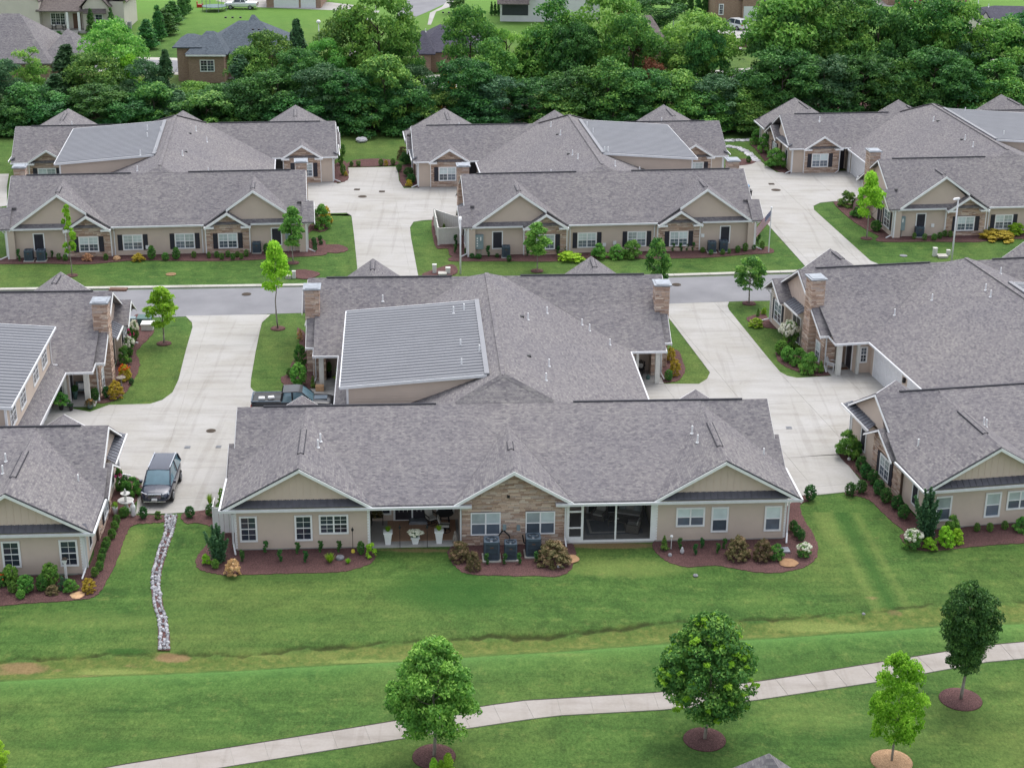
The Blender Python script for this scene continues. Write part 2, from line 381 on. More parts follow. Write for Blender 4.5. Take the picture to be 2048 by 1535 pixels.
M['cabinet'] = plain('grey_green_cabinet', (.22,.29,.31), .5)
M['teal'] = plain('dark_green_enclosure', (.07,.14,.13), .5)
M['terracotta'] = plain('dark_pot', (.035,.03,.035), .5)
M['rug'] = plain('brown_rug', srgb('#b3917a'), .95, scale=12)
M['cushion'] = plain('pale_cushion', (.62,.60,.56), .9)
M['wicker'] = plain('brown_wicker', (.16,.14,.12), .8, scale=30, var=.4)
M['red'] = plain('red_paint', (.45,.03,.03), .35)
M['chrome'] = plain('chrome', (.6,.62,.65), .2, .9)
M['concrete_orn'] = plain('cast_stone', (.62,.62,.60), .8, var=.15, scale=8)
M['terra'] = plain('brown_wood', (.16,.09,.06), .6)
M['blue'] = plain('blue_fabric', (.12,.25,.42), .8)
# ------------------------------------------------------------ wall builders
def FR(face, c):
    return {'S': lambda a, d, z: (a, c-d, z), 'N': lambda a, d, z: (a, c+d, z),
            'W': lambda a, d, z: (c-d, a, z), 'E': lambda a, d, z: (c+d, a, z)}[face]
def span(poly, z, ax=1):
    """interval of a convex polygon [(a,z)] at height z (ax=1) or at position a (ax=0)"""
    o = 1-ax; xs = []
    n = len(poly)
    for i in range(n):
        p, q = poly[i], poly[(i+1) % n]
        if (p[ax]-z)*(q[ax]-z) <= 0 and abs(p[ax]-q[ax]) > 1e-9:
            t = (z-p[ax])/(q[ax]-p[ax]); xs.append(p[o]+t*(q[o]-p[o]))
    return (min(xs), max(xs)) if len(xs) >= 2 else None
def fbox(m, f, a0, a1, d0, d1, z0, z1):
    P = [f(a0,d0,z0), f(a1,d0,z0), f(a1,d1,z0), f(a0,d1,z0), f(a0,d0,z1), f(a1,d0,z1), f(a1,d1,z1), f(a0,d1,z1)]
    m.hexa(P)
def lap(m, f, poly, pitch=.18):
    z0 = min(p[1] for p in poly); z1 = max(p[1] for p in poly); z = z0
    while z < z1-.01:
        zt = min(z+pitch, z1); s0 = span(poly, z+1e-4); s1 = span(poly, zt-1e-4)
        if s0 and s1:
            m.add([f(s0[0], .034, z), f(s0[1], .034, z), f(s1[1], .003, zt), f(s1[0], .003, zt), f(s0[0], 0, z), f(s0[1], 0, z)], [(0,1,2,3), (4,5,1,0)])
        z = zt
def back(m, f, poly, th=.12):
    n = len(poly); m.add([f(a, -.004, z) for a, z in poly]+[f(a, -th, z) for a, z in poly],
        [list(range(n)), list(range(2*n-1, n-1, -1))]+[(i, n+i, n+(i+1) % n, (i+1) % n) for i in range(n)])
def battens(m, f, poly, pitch=.4):
    a0 = min(p[0] for p in poly); a1 = max(p[0] for p in poly); k = int((a1-a0)/pitch); off = ((a1-a0)-k*pitch)/2
    for i in range(k+1):
        a = a0+off+i*pitch; s = span(poly, a, 0)
        if s and s[1]-s[0] > .05: fbox(m, f, a-.025, a+.025, 0, .022, s[0], s[1])
def stones(m, f, poly, rng, holes=(), row=(.06, .12), ln=(.22, .8)):
    z0 = min(p[1] for p in poly); z1 = max(p[1] for p in poly); z = z0
    while z < z1-.03:
        h = rng.uniform(*row); zt = min(z+h, z1); s = span(poly, (z+zt)/2)
        if s:
            segs = [s]
            for ha0, ha1, hz0, hz1 in holes:
                if zt > hz0+.02 and z < hz1-.02:
                    n2 = []
                    for p, q in segs:
                        if ha1 <= p or ha0 >= q: n2.append((p, q)); continue
                        if ha0 > p: n2.append((p, ha0))
                        if ha1 < q: n2.append((ha1, q))
                    segs = n2
            for p, q in segs:
                a = p
                while a < q-.04:
                    b = min(q, a+rng.uniform(*ln))
                    if q-b < .12: b = q
                    d = rng.uniform(.02, .07); j = rng.uniform(-.008, .008)
                    fbox(m, f, a+.006, b-.006, -.01, d, z+.005+j, zt-.005+j)
                    a = b
        z = zt
def window(par, face, c, a0, a1, z0, z1, lites=1, glass='glass', upper=None, trim=.11, muntin=True, rows=2, name='window', sash=True):
    f = FR(face, c); upper = upper or glass
    m = MB(); t = trim
    fbox(m, f, a0, a1, .0, .05, z1-t, z1); fbox(m, f, a0, a1, .0, .06, z0, z0+t)
    fbox(m, f, a0, a0+t, .0, .05, z0+t, z1-t); fbox(m, f, a1-t, a1, .0, .05, z0+t, z1-t)
    w = m.build(name, M['white'], par)
    ia0, ia1, iz0, iz1 = a0+t, a1-t, z0+t, z1-t
    n = lites; ww = (ia1-ia0)/n
    zm = (iz0+iz1)/2
    sm = MB()
    for i in range(1, n): fbox(sm, f, ia0+i*ww-.045, ia0+i*ww+.045, .0, .042, iz0, iz1)
    for i in range(n):
        p, q = ia0+i*ww+(.045 if i else 0), ia0+(i+1)*ww-(.045 if i < n-1 else 0)
        fbox(sm, f, p, q, 0, .036, zm-.028, zm+.028)
        for (za, zb, mt) in ((iz0, zm-.028, glass), (zm+.028, iz1, upper)):
            g = MB(); g.poly([f(p, .012, za), f(q, .012, za), f(q, .012, zb), f(p, .012, zb)]); g.build('pane', M[mt], w)
        if muntin:
            for (za, zb) in ((iz0, zm-.028), (zm+.028, iz1)):
                fbox(sm, f, (p+q)/2-.011, (p+q)/2+.011, .0125, .022, za, zb); fbox(sm, f, p, q, .0125, .021, (za+zb)/2-.011, (za+zb)/2+.011)
    sm.build('sash', M['white'], w)
    return w
def shutter(par, face, c, a0, a1, z0, z1):
    f = FR(face, c); m = MB(); fbox(m, f, a0, a1, 0, .04, z0, z1)
    k = int((z1-z0)/.14)
    for i in range(k): fbox(m, f, a0+.05, a1-.05, .04, .052, z0+.06+i*.14, z0+.12+i*.14)
    return m.build('shutter', M['shutter'], par)
def shuttered_blank(par, face, c, a0, a1, z0, z1):
    f = FR(face, c); m = MB(); t = .1
    fbox(m, f, a0, a1, .0, .05, z1-t, z1); fbox(m, f, a0, a1, .0, .05, z0, z0+t)
    fbox(m, f, a0, a0+t, .0, .05, z0+t, z1-t); fbox(m, f, a1-t, a1, .0, .05, z0+t, z1-t)
    w = m.build('window', M['white'], par); s = MB(); fbox(s, f, a0+t, a1-t, .0, .03, z0+t, z1-t)
    for i in range(int((z1-z0-2*t)/.13)): fbox(s, f, a0+t+.04, a1-t-.04, .03, .04, z0+t+.04+i*.13, z0+t+.10+i*.13)
    s.build('shutter', M['shutter'], w); return w
def downspout(par, pts):
    m = MB()
    for p, q in zip(pts, pts[1:]): m.bar(p, q, .085, .085, (0, 1, .01))
    return m.build('downspout', M['white_metal'], par)
def pipe(par, x, y, z, h=.45, col='white'):
    m = MB(); m.tube((x, y, z-.15), (x, y, z+h), .055, 8); m.lathe([(.13, 0), (.07, .06)], (x, y, z-.02), 8)
    return m.build('vent_pipe', M[col], par)
def flat_vent(par, x, y, z, sl=0):
    m = MB(); m.box(x-.14, x+.14, y-.14, y+.14, z-.1, z+.08); return m.build('roof_vent', M['black'], par)

PR_Y, PR_Z, EV = 8.6, 5.53, 2.95
SPLIT = {'roof', 'gable_roof', 'porch_roof', 'rake_board', 'corner_board', 'gutter', 'fascia', 'door_trim', 'porch_post', 'ridge_cap', 'garage_door_x'}
def villa(key, label, shed=-1, near='P', blinds=(0, 1), screened=(0, 1), seed=1, detail=('S', 'W', 'E', 'N')):
    """a four-home villa block. local frame: +y runs from the garden front (P) to the street front.
       s = -1 is its west half, +1 its east half"""
    rng = random.Random(seed); ox, oy, a = POSE[key]
    V = empty('villa_block', (ox, oy, 0), a, label, 'house', 'single-storey stone and siding villa blocks')
    rf = []
    def part(mb, name, mat, stuff=False, uv=True, smooth=False):
        if not stuff and name in SPLIT and len(mb.g) > 1:
            for q in mb.pieces(): q.build(name, M[mat], V, uv=uv)
            return None
        o = mb.build(name, M[mat], V, uv=uv, smooth=smooth)
        if stuff: o['kind'] = 'stuff'
        return o
    # ---- roofs, garden section
    for s in (-1, 1):
        X = lambda x: s*x
        m = MB()
        m.slab([(X(0), PR_Y, PR_Z), (X(16.6), PR_Y, PR_Z), (X(16.6), 13.3, 2.85), (X(0), 13.3, 2.85)], .14)
        m.slab([(X(16.6), PR_Y, PR_Z), (X(16.6), 5.8, 3.99), (X(16.88), 5.8, 3.99), (X(16.88), 3.9, 2.95), (X(12.35), 8.36, 5.4), (X(12.35), PR_Y, PR_Z)], .14)
        part(m, 'roof', 'shingle')
        m = MB()
        m.slab([(X(12.35), PR_Y, PR_Z), (X(12.35), 8.14, 5.4), (X(8.28), -.45, 2.955), (X(3.45), -.45, 2.955), (X(0), 6.67, 4.98), (X(0), PR_Y, PR_Z)], .13)
        part(m, 'porch_roof', 'shingle')
        m = MB()
        m.slab([(X(12.35), -.45, 5.4), (X(16.88), -.45, 2.86), (X(16.88), 3.9, 2.95), (X(12.35), 8.36, 5.4)], .13)
        m.slab([(X(12.35), -.45, 5.4), (X(8.25), -.45, 2.95), (X(12.35), 8.14, 5.4)], .13)
        part(m, 'gable_roof', 'shingle')
        m = MB()
        m.slab([(X(0), -.45, 4.98), (X(3.45), -.45, 2.93), (X(0), 6.67, 4.98)], .13)
        part(m, 'gable_roof', 'shingle')
        # courtyard gable roof over stone bay
        m = MB()
        for q in (-1, 1): m.slab([(X(12.95), 13.7, 4.2), (X(12.95+q*2.1), 13.7, 2.82), (X(12.95+q*2.1), 13.25, 2.9), (X(12.95), 10.93, 4.2)], .12)
        part(m, 'gable_roof', 'shingle')
        # side gable over stone bump
        m = MB()
        m.slab([(X(17.02), 6.66, 3.92), (X(17.02), 4.35, 2.72), (X(15.0), 4.35, 2.72), (X(15.0), 6.66, 3.92)], .12)
        m.slab([(X(17.02), 6.66, 3.92), (X(17.02), 8.85, 2.75), (X(16.1), 8.85, 2.75), (X(16.1), 6.66, 3.92)], .12)
        part(m, 'gable_roof', 'shingle')
    # ---- roofs, centre
    cz = 6.74
    for s in (-1, 1):
        X = lambda x: s*x; m = MB()
        m.slab([(0, 10.22, cz), (0, 31.4, cz), (X(1.2), 32.17, 6.26), (X(5.07), 29.6, 4.71), (X(9.9), 25.3, 2.8), (X(10.15), 25.1, 2.7), (X(10.15), 13.6, 2.7), (X(9.8), 13.3, 2.82), (X(3.03), 8.6, 5.53)], .14)
        part(m, 'roof', 'shingle')
    m = MB(); m.slab([(0, 10.22, cz), (3.03, 8.58, 5.54), (-3.03, 8.58, 5.54)], .1); m.slab([(0, 31.4, cz), (1.25, 32.2, 6.26), (-1.25, 32.2, 6.26)], .1)
    part(m, 'roof', 'shingle')
    # ---- roofs, street section
    for s in (-1, 1):
        X = lambda x: s*x; m = MB()
        m.slab([(0, 32.17, 6.26), (X(13.36), 32.17, 6.26), (X(13.36), 26.5, 2.84), (X(9.6), 26.5, 2.84), (X(0), 30.5, 5.25)], .14)
        m.slab([(0, 32.17, 6.26), (X(13.36), 32.17, 6.26), (X(13.36), 37.93, 2.9), (0, 37.93, 2.9)], .14)
        part(m, 'roof', 'shingle')
        m = MB(); m.slab([(X(12.78), 29.6, 4.74), (X(12.78), 25.03, 2.71), (X(10.1), 25.03, 2.71), (X(5.07), 29.6, 4.74)], .1)
        part(m, 'porch_roof', 'shingle')
        m = MB()
        m.slab([(X(8.6), 37.95, 5.95), (X(12.95), 37.95, 2.87), (X(12.95), 37.9, 2.9), (X(8.6), 32.7, 5.95)], .13)
        m.slab([(X(8.6), 37.95, 5.95), (X(4.2), 37.95, 2.87), (X(4.2), 37.9, 2.9), (X(8.6), 32.7, 5.95)], .13)
        part(m, 'gable_roof', 'shingle')
        m = MB()
        for q, w in ((-1, 1.98), (1, 1.98)): m.slab([(X(6.2), 38.25, 3.98), (X(6.2+q*w), 38.25, 2.68), (X(6.2+q*w), 37.4, 2.68), (X(6.2), 37.4, 3.98)], .12)
        part(m, 'gable_roof', 'shingle')
        # bump roof on the end wall
        m = MB()
        m.slab([(X(14.0), 36.0, 4.3), (X(14.0), 34.0, 2.95), (X(12.5), 34.0, 2.95), (X(12.5), 36.0, 4.3)], .11)
        m.slab([(X(14.0), 36.0, 4.3), (X(14.0), 38.15, 2.9), (X(12.9), 38.15, 2.9), (X(12.9), 36.0, 4.3)], .11)
        part(m, 'gable_roof', 'shingle')
    # ---- ridge vents and ridge-cap slots
    def rv(p, q):
        m = MB(); m.bar(p, q, .15, .06); part(m, 'ridge_vent', 'darktrim')
    def slots(x, y0, y1, z):
        for d in (-.17, .17):
            m = MB(); m.bar((x+d, y0, z-.07), (x+d, y1, z-.07), .05, .07); part(m, 'ridge_vent', 'darktrim')
        m = MB(); m.slab([(x, y0, z+.03), (x+.16, y0, z-.05), (x+.16, y1, z-.05), (x, y1, z+.03)], .03); m.slab([(x, y0, z+.03), (x-.16, y0, z-.05), (x-.16, y1, z-.05), (x, y1, z+.03)], .03)
        part(m, 'ridge_cap', 'shingle')
    for s in (-1, 1):
        rv((s*4.3, PR_Y, PR_Z+.03), (s*15.0, PR_Y, PR_Z+.03)); rv((s*2.6, 32.17, 6.30), (s*12.0, 32.17, 6.30))
        slots(s*12.35, 1.7, 5.3, 5.42); slots(s*8.6, 35.2, 37.2, 5.97)
        for q in (-1, 1):
            pass
    slots(0, 2.7, 3.9, 5.0)
    # hip and ridge caps of the centre roof
    m = MB()
    m.bar((0, 10.22, cz+.02), (0, 31.4, cz+.02), .3, .04)
    for s in (-1, 1): m.bar((0, 10.22, cz+.02), (s*3.03, 8.6, 5.56), .28, .04, (0, -1, 1))
    part(m, 'ridge_cap', 'shingle')
    # ---- ribbed metal shed roof with clerestory wall
    if shed:
        s = shed; m = MB()
        zo, zi, y0, y1 = 5.72, 6.42, 11.2, 25.9
        m.slab([(s*10.35, y0, zo), (s*1.0, y0, zi), (s*1.0, y1, zi), (s*10.35, y1, zo)], .1)
        part(m, 'metal_roof', 'metalpan_shaded')
        m = MB(); y = y0+.1
        while y < y1-.3:
            a_, b_, c_, d_ = y, y+.07, y+.23, y+.30
            m.hexa([(s*10.34, a_, zo+.0), (s*10.34, d_, zo+.0), (s*1.05, d_, zi+.0), (s*1.05, a_, zi+.0), (s*10.34, b_, zo+.085), (s*10.34, c_, zo+.085), (s*1.05, c_, zi+.085), (s*1.05, b_, zi+.085)]); y += .535
        if s > 0: m.f = [f_[::-1] for f_ in m.f]
        part(m, 'standing_seam', 'metalroof', True)
        m = MB(); m.bar((s*1.0, y0-.03, zi+.06), (s*1.0, y1+.03, zi+.06), .32, .14); part(m, 'ridge_flashing', 'metalroof'); m = MB(); m.bar((s*10.38, y0-.03, zo-.04), (s*10.38, y1+.03, zo-.04), .08, .14)
        m.bar((s*10.38, y0-.03, zo-.05), (s*1.0, y0-.03, zi-.05), .06, .2); m.bar((s*10.38, y1+.03, zo-.05), (s*1.0, y1+.03, zi-.05), .06, .2)
        part(m, 'fascia', 'white_metal')
        for face, c, sg in (('S', y0+.3, 1), ('N', y1-.3, 1)):
            f = FR(face, c); poly = [(s*1.3, cz-.52-.1), (s*9.9, 3.0), (s*9.9, zo-.12), (s*1.3, zi-.2)]
            m = MB(); lap(m, f, poly); part(m, 'wall', 'siding'); m = MB(); back(m, f, poly, .1); part(m, 'wall', 'siding')
        fc = 'E' if s > 0 else 'W'; f = FR(fc, s*9.9); poly = [(y0+.3, 2.6), (y1-.3, 2.6), (y1-.3, zo-.08), (y0+.3, zo-.08)]
        m = MB(); lap(m, f, poly); part(m, 'wall', 'siding'); m = MB(); back(m, f, poly, .1); part(m, 'wall', 'siding')
        for cy in (13.2, 16.2, 20.4, 23.4): window(V, fc, s*9.9+s*.02, cy-.85, cy+.85, 3.75, 5.35, 2, 'glass')
        m = MB(); m.slab([(s*9.9, y0+.3, 3.3), (s*10.95, y0+.3, 2.72), (s*10.95, y1-.6, 2.72), (s*9.9, y1-.6, 3.3)], .1); part(m, 'skirt_roof', 'shingle')
        m = MB(); m.bar((s*10.97, y0+.3, 2.62), (s*10.97, y1-.6, 2.62), .1, .14); part(m, 'gutter', 'white_metal')
        m = MB()
        for yy in (y0+.3, y1-.3): m.box(s*9.9-.07, s*9.9+.07, yy-.07, yy+.07, 2.7, zo-.1)
        part(m, 'corner_board', 'white')
        downspout(V, [(s*9.98, y1-.45, zo-.2), (s*9.98, y1-.45, 3.1), (s*10.3, y1-.2, 3.0)])
    # ---- walls
    def wall(face, c, poly, mat='siding', b=True, skirt=True):
        f = FR(face, c); m = MB(); lap(m, f, poly) if mat == 'siding' else m.poly([f(a_, .004, z_) for a_, z_ in poly]); part(m, 'wall', mat)
        if b: m = MB(); back(m, f, poly, .15); part(m, 'wall', mat)
        if mat == 'batten': m = MB(); battens(m, f, poly); part(m, 'battens', 'batten', True)
    def swall(face, c, poly, holes=()):
        f = FR(face, c); m = MB(); back(m, f, poly, .15); part(m, 'wall', 'mortar'); m = MB(); stones(m, f, poly, rng, holes); part(m, 'stonework', 'stone', True, False)
    rect = lambda a0, a1, z0, z1: [(a0, z0), (a1, z0), (a1, z1), (a0, z1)]
    def gx(s, a0, a1): return (s*a0, s*a1) if s > 0 else (s*a1, s*a0)
    for s in (-1, 1):
        lo, hi = gx(s, 8.45, 16.15)
        wall('S', 0, rect(lo, hi, .12, 2.85))
        # gable above the pent roof
        g = [(s*8.9, 3.2), (s*15.85, 3.2), (s*12.35, 5.28)]
        wall('S', 0, g, 'batten')
        m = MB(); f = FR('S', 0)
        m.slab([(s*8.55, 0, 3.22), (s*16.5, 0, 3.22), (s*16.7, -.42, 2.93), (s*8.3, -.42, 2.93)], .05); part(m, 'pent_roof', 'pent')
        m = MB(); x = 8.8
        while x < 16.4: m.bar((s*x, 0, 3.235), (s*x, -.42, 2.95), .03, .03); x += .4
        part(m, 'standing_seam', 'pent', True)
        m = MB(); m.bar((s*12.35, -.47, 5.30), (s*16.93, -.47, 2.73), .05, .22, (0, 1, 0)) if False else None
        for (xa, za, xb, zb) in ((12.35, 5.33, 16.95, 2.78), (12.35, 5.33, 8.2, 2.86)):
            m.hexa([(s*xa, -.52, za-.2), (s*xb, -.52, zb-.18), (s*xb, -.45, zb-.18), (s*xa, -.45, za-.2), (s*xa, -.52, za+.0), (s*xb, -.52, zb+.0), (s*xb, -.45, zb+.0), (s*xa, -.45, za+.0)])
        part(m, 'rake_board', 'white')
        m = MB(); m.hexa([(s*12.35, -.53, 5.36), (s*16.97, -.53, 2.81), (s*16.97, -.44, 2.81), (s*12.35, -.44, 5.36), (s*12.35, -.53, 5.41), (s*16.97, -.53, 2.86), (s*16.97, -.44, 2.86), (s*12.35, -.44, 5.41)])
        part(m, 'drip_edge', 'darktrim')
        # gutters
        m = MB(); m.bar((s*2.45, -.53, 2.78), (s*16.98, -.53, 2.78), .12, .15); m.bar((s*2.45, -.2, 2.70), (s*8.4, -.2, 2.70), .5, .03)
        m.bar((s*16.98, -.53, 2.78), (s*16.98, 3.95, 2.78), .11, .13)
        part(m, 'gutter', 'white_metal')
        m = MB(); m.bar((s*9.6, 13.38, 2.74), (s*10.9, 13.38, 2.74), .12, .13); m.bar((s*14.9, 13.38, 2.74), (s*16.7, 13.38, 2.74), .12, .13); part(m, 'gutter', 'white_metal')
        # corner boards + downspouts at the front corner
        m = MB(); m.box(s*16.15-.07, s*16.15+.07, -.03, .11, .12, 2.75); m.box(s*8.45-.08, s*8.45+.08, -.03, .11, .12, 2.7); part(m, 'corner_board', 'white')
        downspout(V, [(s*16.2, -.5, 2.7), (s*16.3, -.12, 2.45), (s*16.3, -.12, .5), (s*16.15, -.75, .12)])
        downspout(V, [(s*16.6, -.2, 2.7), (s*16.36, .12, 2.4), (s*16.36, .12, .4)])
        m = MB(); m.box(min(s*8.45, s*16.15), max(s*8.45, s*16.15), -.0, .1, -.3, .12); part(m, 'foundation', 'concrete')
        bl = blinds[0] if s < 0 else blinds[1]
        gl, up = ('glass_mid', 'blind') if bl else ('glass', 'glass')
        a0, a1 = gx(s, 14.9, 15.93); window(V, 'S', -.034, a0, a1, .58, 2.24, 1, gl, up, muntin=not bl)
        a0, a1 = gx(s, 11.72, 12.75); window(V, 'S', -.034, a0, a1, .58, 2.24, 1, gl, up, muntin=not bl)
        a0, a1 = gx(s, 9.62, 11.34); window(V, 'S', -.034, a0, a1, .98, 2.24, 2, gl, up, muntin=not bl)
        # porch recess
        lo, hi = gx(s, 3.1, 8.37)
        PD = 3.4 if s < 0 else 3.9; wall('S', PD, rect(lo, hi, .1, 3.9), b=True)
        m = MB(); m.box(lo-.02, hi+.02, -.05, PD, -.2, .1); part(m, 'porch_slab', 'concrete')
        for (fc, cc) in (('E', 8.45), ('W', 3.1)) if s > 0 else (('W', -8.45), ('E', -3.1)):
            fc2 = {'E': 'W', 'W': 'E'}[fc]; wall(fc2, cc+(-.0), [(.12, .1), (PD, .1), (PD, 3.7), (.12, 2.8)], b=False)
        f = FR('S', PD-.02); m = MB(); fbox(m, f, s*5.9-1.15, s*5.9+1.15, 0, .06, .1, 2.35); dr = m.build('door', M['white'], V)
        for q in (-1, 1):
            d = MB(); fbox(d, f, s*5.9+min(q*.05, q*1.02), s*5.9+max(q*.05, q*1.02), .06, .09, .18, 2.25); d.build('door_leaf', M['door'], dr)
            d = MB()
            for k in range(3): fbox(d, f, s*5.9+q*.54-.25+k*.25-.012, s*5.9+q*.54-.25+k*.25+.012, .09, .105, .7, 2.1)
            for k in range(2): fbox(d, f, s*5.9+q*.54-.3, s*5.9+q*.54+.3, .09, .104, 1.1+k*.4, 1.125+k*.4)
            d.build('muntin', M['white'], dr)
        window(V, 'S', PD-.03, s*7.7-.55, s*7.7+.55, .5, 2.2, 1, 'glass'); window(V, 'S', PD-.03, s*3.9-.55, s*3.9+.55, .5, 2.2, 1, 'glass')
        if (screened[0] if s < 0 else screened[1]):
            m = MB(); f = FR('S', 0); e = lambda p, q, z0, z1, d=.0: fbox(m, f, *gx(s, p, q), d-.05, d+.05, z0, z1)
            e(3.12, 8.4, 2.52, 2.72); e(3.12, 8.4, .1, .22); e(3.12, 3.3, .1, 2.6); e(8.12, 8.4, .22, 2.52); e(4.0, 4.14, .22, 2.52); e(6.0, 6.1, .22, 2.52)
            e(3.3, 4.0, 2.05, 2.15); e(3.3, 4.0, 1.0, 1.08); e(3.3, 4.0, .22, .45)
            part(m, 'screen_frame', 'white')
            for p_, q_, z0_, z1_ in ((4.14, 6.0, .22, 2.52), (6.1, 8.12, .22, 2.52), (3.3, 4.0, 2.15, 2.52), (3.3, 4.0, 1.08, 2.05), (3.3, 4.0, .45, 1.0)):
                a_, b_ = gx(s, p_, q_); m = MB(); m.poly([f(a_, -.01, z0_), f(b_, -.01, z0_), f(b_, -.01, z1_), f(a_, -.01, z1_)]); part(m, 'screen_panel', 'insect')
        else:
            m = MB(); f = FR('S', 0); fbox(m, f, *gx(s, 3.1, 8.4), -.1, .05, 2.55, 2.7); part(m, 'beam', 'white')
        # side walls of the garden section: siding / stone bump / siding, gable end above a metal pent roof
        fc = 'E' if s > 0 else 'W'; c = s*16.15
        wall(fc, c, [(0, .1), (4.3, .1), (4.3, 2.9), (0, 2.8)]); wall(fc, c, rect(8.6, 12.9, .1, 2.85))
        swall(fc, s*16.33, [(4.2, .0), (8.7, .0), (8.7, 2.65), (6.66, 3.75), (4.2, 2.6)], [(5.4, 7.8, .3, 1.95)] if True else ())
        g = [(7.4, 3.15), (12.5, 3.15), (8.65, 5.33)]; wall(fc, s*16.25, g, 'siding')
        window(V, fc, s*16.38, 5.85, 7.4, .4, 1.92, 2, 'glass_mid', 'blind' if bl else 'glass_mid'); shutter(V, fc, s*16.38, 5.42, 5.83, .4, 1.92); shutter(V, fc, s*16.38, 7.42, 7.83, .4, 1.92)
        shuttered_blank(V, fc, c+s*.02, 1.85, 2.75, .55, 2.2); shuttered_blank(V, fc, c+s*.02, 10.3, 11.2, .55, 2.15)
        m = MB(); m.slab([(s*16.25, 8.9, 3.25), (s*16.25, 13.0, 3.25), (s*16.8, 13.2, 2.98), (s*16.8, 8.7, 2.98)], .05); part(m, 'pent_roof', 'pent')
        m = MB(); y = 9.1
        while y < 13: m.bar((s*16.25, y, 3.27), (s*16.8, y, 3.0), .04, .04); y += .42
        part(m, 'standing_seam', 'cap', True)
        m = MB(); m.bar((s*16.86, 8.6, 2.92), (s*16.86, 13.3, 2.92), .08, .12)
        for (ya, za, yb, zb) in ((8.6, 5.42, 13.35, 2.75), (8.6, 5.42, 5.85, 3.9)): m.bar((s*16.64, ya, za), (s*16.64, yb, zb), .06, .2, (s, 0, 0)) if False else m.hexa([(s*16.6, ya, za-.12), (s*16.6, yb, zb-.12), (s*16.67, yb, zb-.12), (s*16.67, ya, za-.12), (s*16.6, ya, za+.02), (s*16.6, yb, zb+.02), (s*16.63, yb, zb+.02), (s*16.63, ya, za+.02)])
        for (ya, za, yb, zb) in ((6.66, 3.84, 8.9, 2.65), (6.66, 3.84, 4.3, 2.62)): m.hexa([(s*17.02, ya, za-.12), (s*17.02, yb, zb-.12), (s*17.08, yb, zb-.12), (s*17.08, ya, za-.12), (s*17.02, ya, za+.0), (s*17.02, yb, zb+.0), (s*17.05, yb, zb+.0), (s*17.05, ya, za+.0)])
        part(m, 'rake_board', 'white')
        # courtyard faces
        lo, hi = gx(s, 14.85, 16.15); wall('N', 12.9, rect(lo, hi, .05, 2.85))
        swall('N', 13.1, [(s*10.95 if s > 0 else s*14.85, 0), (s*14.85 if s > 0 else s*10.95, 0), (s*14.85 if s > 0 else s*10.95, 2.8), (s*12.95, 4.0), (s*10.95 if s > 0 else s*14.85, 2.8)], [(gx(s, 12.25, 14.02)+(.68, 2.14))])
        a0, a1 = gx(s, 12.2, 14.05); window(V, 'N', 13.12, a0, a1, .66, 2.16, 2, 'glass_mid', 'blind'); shutter(V, 'N', 13.14, a0-.47, a0-.04, .66, 2.16); shutter(V, 'N', 13.14, a1+.04, a1+.47, .66, 2.16)
        m = MB()
        for q in (-1, 1):
            xa, xb = s*12.95, s*12.95+q*2.15
            m.hexa([(xa, 13.7, 3.95), (xb, 13.7, 2.6), (xb, 13.77, 2.6), (xa, 13.77, 3.95), (xa, 13.7, 4.18), (xb, 13.7, 2.8), (xb, 13.77, 2.8), (xa, 13.77, 4.18)])
            m.box(min(xb, xb-q*.85), max(xb, xb-q*.85), 13.15, 13.8, 2.62, 2.78)
        part(m, 'rake_board', 'white')
        m = MB(); m.box(s*14.85-.06, s*14.85+.06, 12.9, 13.12, .05, 2.75); m.box(s*16.15-.07, s*16.15+.07, 12.8, 12.96, .05, 2.8); m.box(s*9.85-.07, s*9.85+.07, 12.85, 13.35, .05, 2.6); part(m, 'corner_board', 'white')
        downspout(V, [(s*11.0, 13.4, 2.7), (s*11.0, 13.22, 2.4), (s*11.0, 13.22, .3), (s*11.5, 13.6, .08)]); downspout(V, [(s*16.6, 13.3, 2.7), (s*16.25, 13.0, 2.4), (s*16.25, 13.0, .3), (s*16.9, 13.2, .08)])
        lo, hi = gx(s, 9.75, 10.95); wall('N', 11.5, rect(lo, hi, .05, 3.2)); f = FR('N', 11.52); m = MB(); fbox(m, f, s*10.4-.48, s*10.4+.48, 0, .05, .05, 2.25); m.build('door', M['door'], V)
        # centre garages
        c = s*9.7; wall(fc, c, rect(11.5, 25.6, .0, 2.75))
        for g0, g1 in ((13.7, 18.6), (19.8, 24.75)):
            f = FR(fc, c+s*.02); m = MB(); fbox(m, f, g0, g1, 0, .03, .02, 2.25)
            for k in range(4):
                for j in range(8):
                    w_ = (g1-g0)/8; fbox(m, f, g0+j*w_+.06, g0+(j+1)*w_-.06, .03, .045, .06+k*.56, .54+k*.56)
            part(m, 'garage_door', 'garage')
            m = MB(); fbox(m, f, g0-.12, g0, 0, .06, 0, 2.35); fbox(m, f, g1, g1+.12, 0, .06, 0, 2.35); fbox(m, f, g0, g1, 0, .06, 2.25, 2.37); part(m, 'door_trim', 'white')
        f = FR(fc, c); m = MB(); fbox(m, f, 19.1, 19.3, .02, .2, 1.7, 2.05); part(m, 'wall_lantern', 'black')
        m = MB(); m.bar((s*10.2, 13.4, 2.62), (s*10.2, 25.2, 2.62), .1, .13); m.bar((s*9.95, 13.4, 2.68), (s*9.95, 25.2, 2.68), .5, .03); part(m, 'gutter', 'white_metal')
        # ---- street section, courtyard side: porch, stone bay, chimney
        lo, hi = gx(s, 12.0, 12.85); swall('S', 27.0, rect(lo, hi, 0, 2.8)); swall(fc, s*12.85, [(27.0, 0), (30.6, 0), (30.6, 4.6), (27.0, 2.75)])
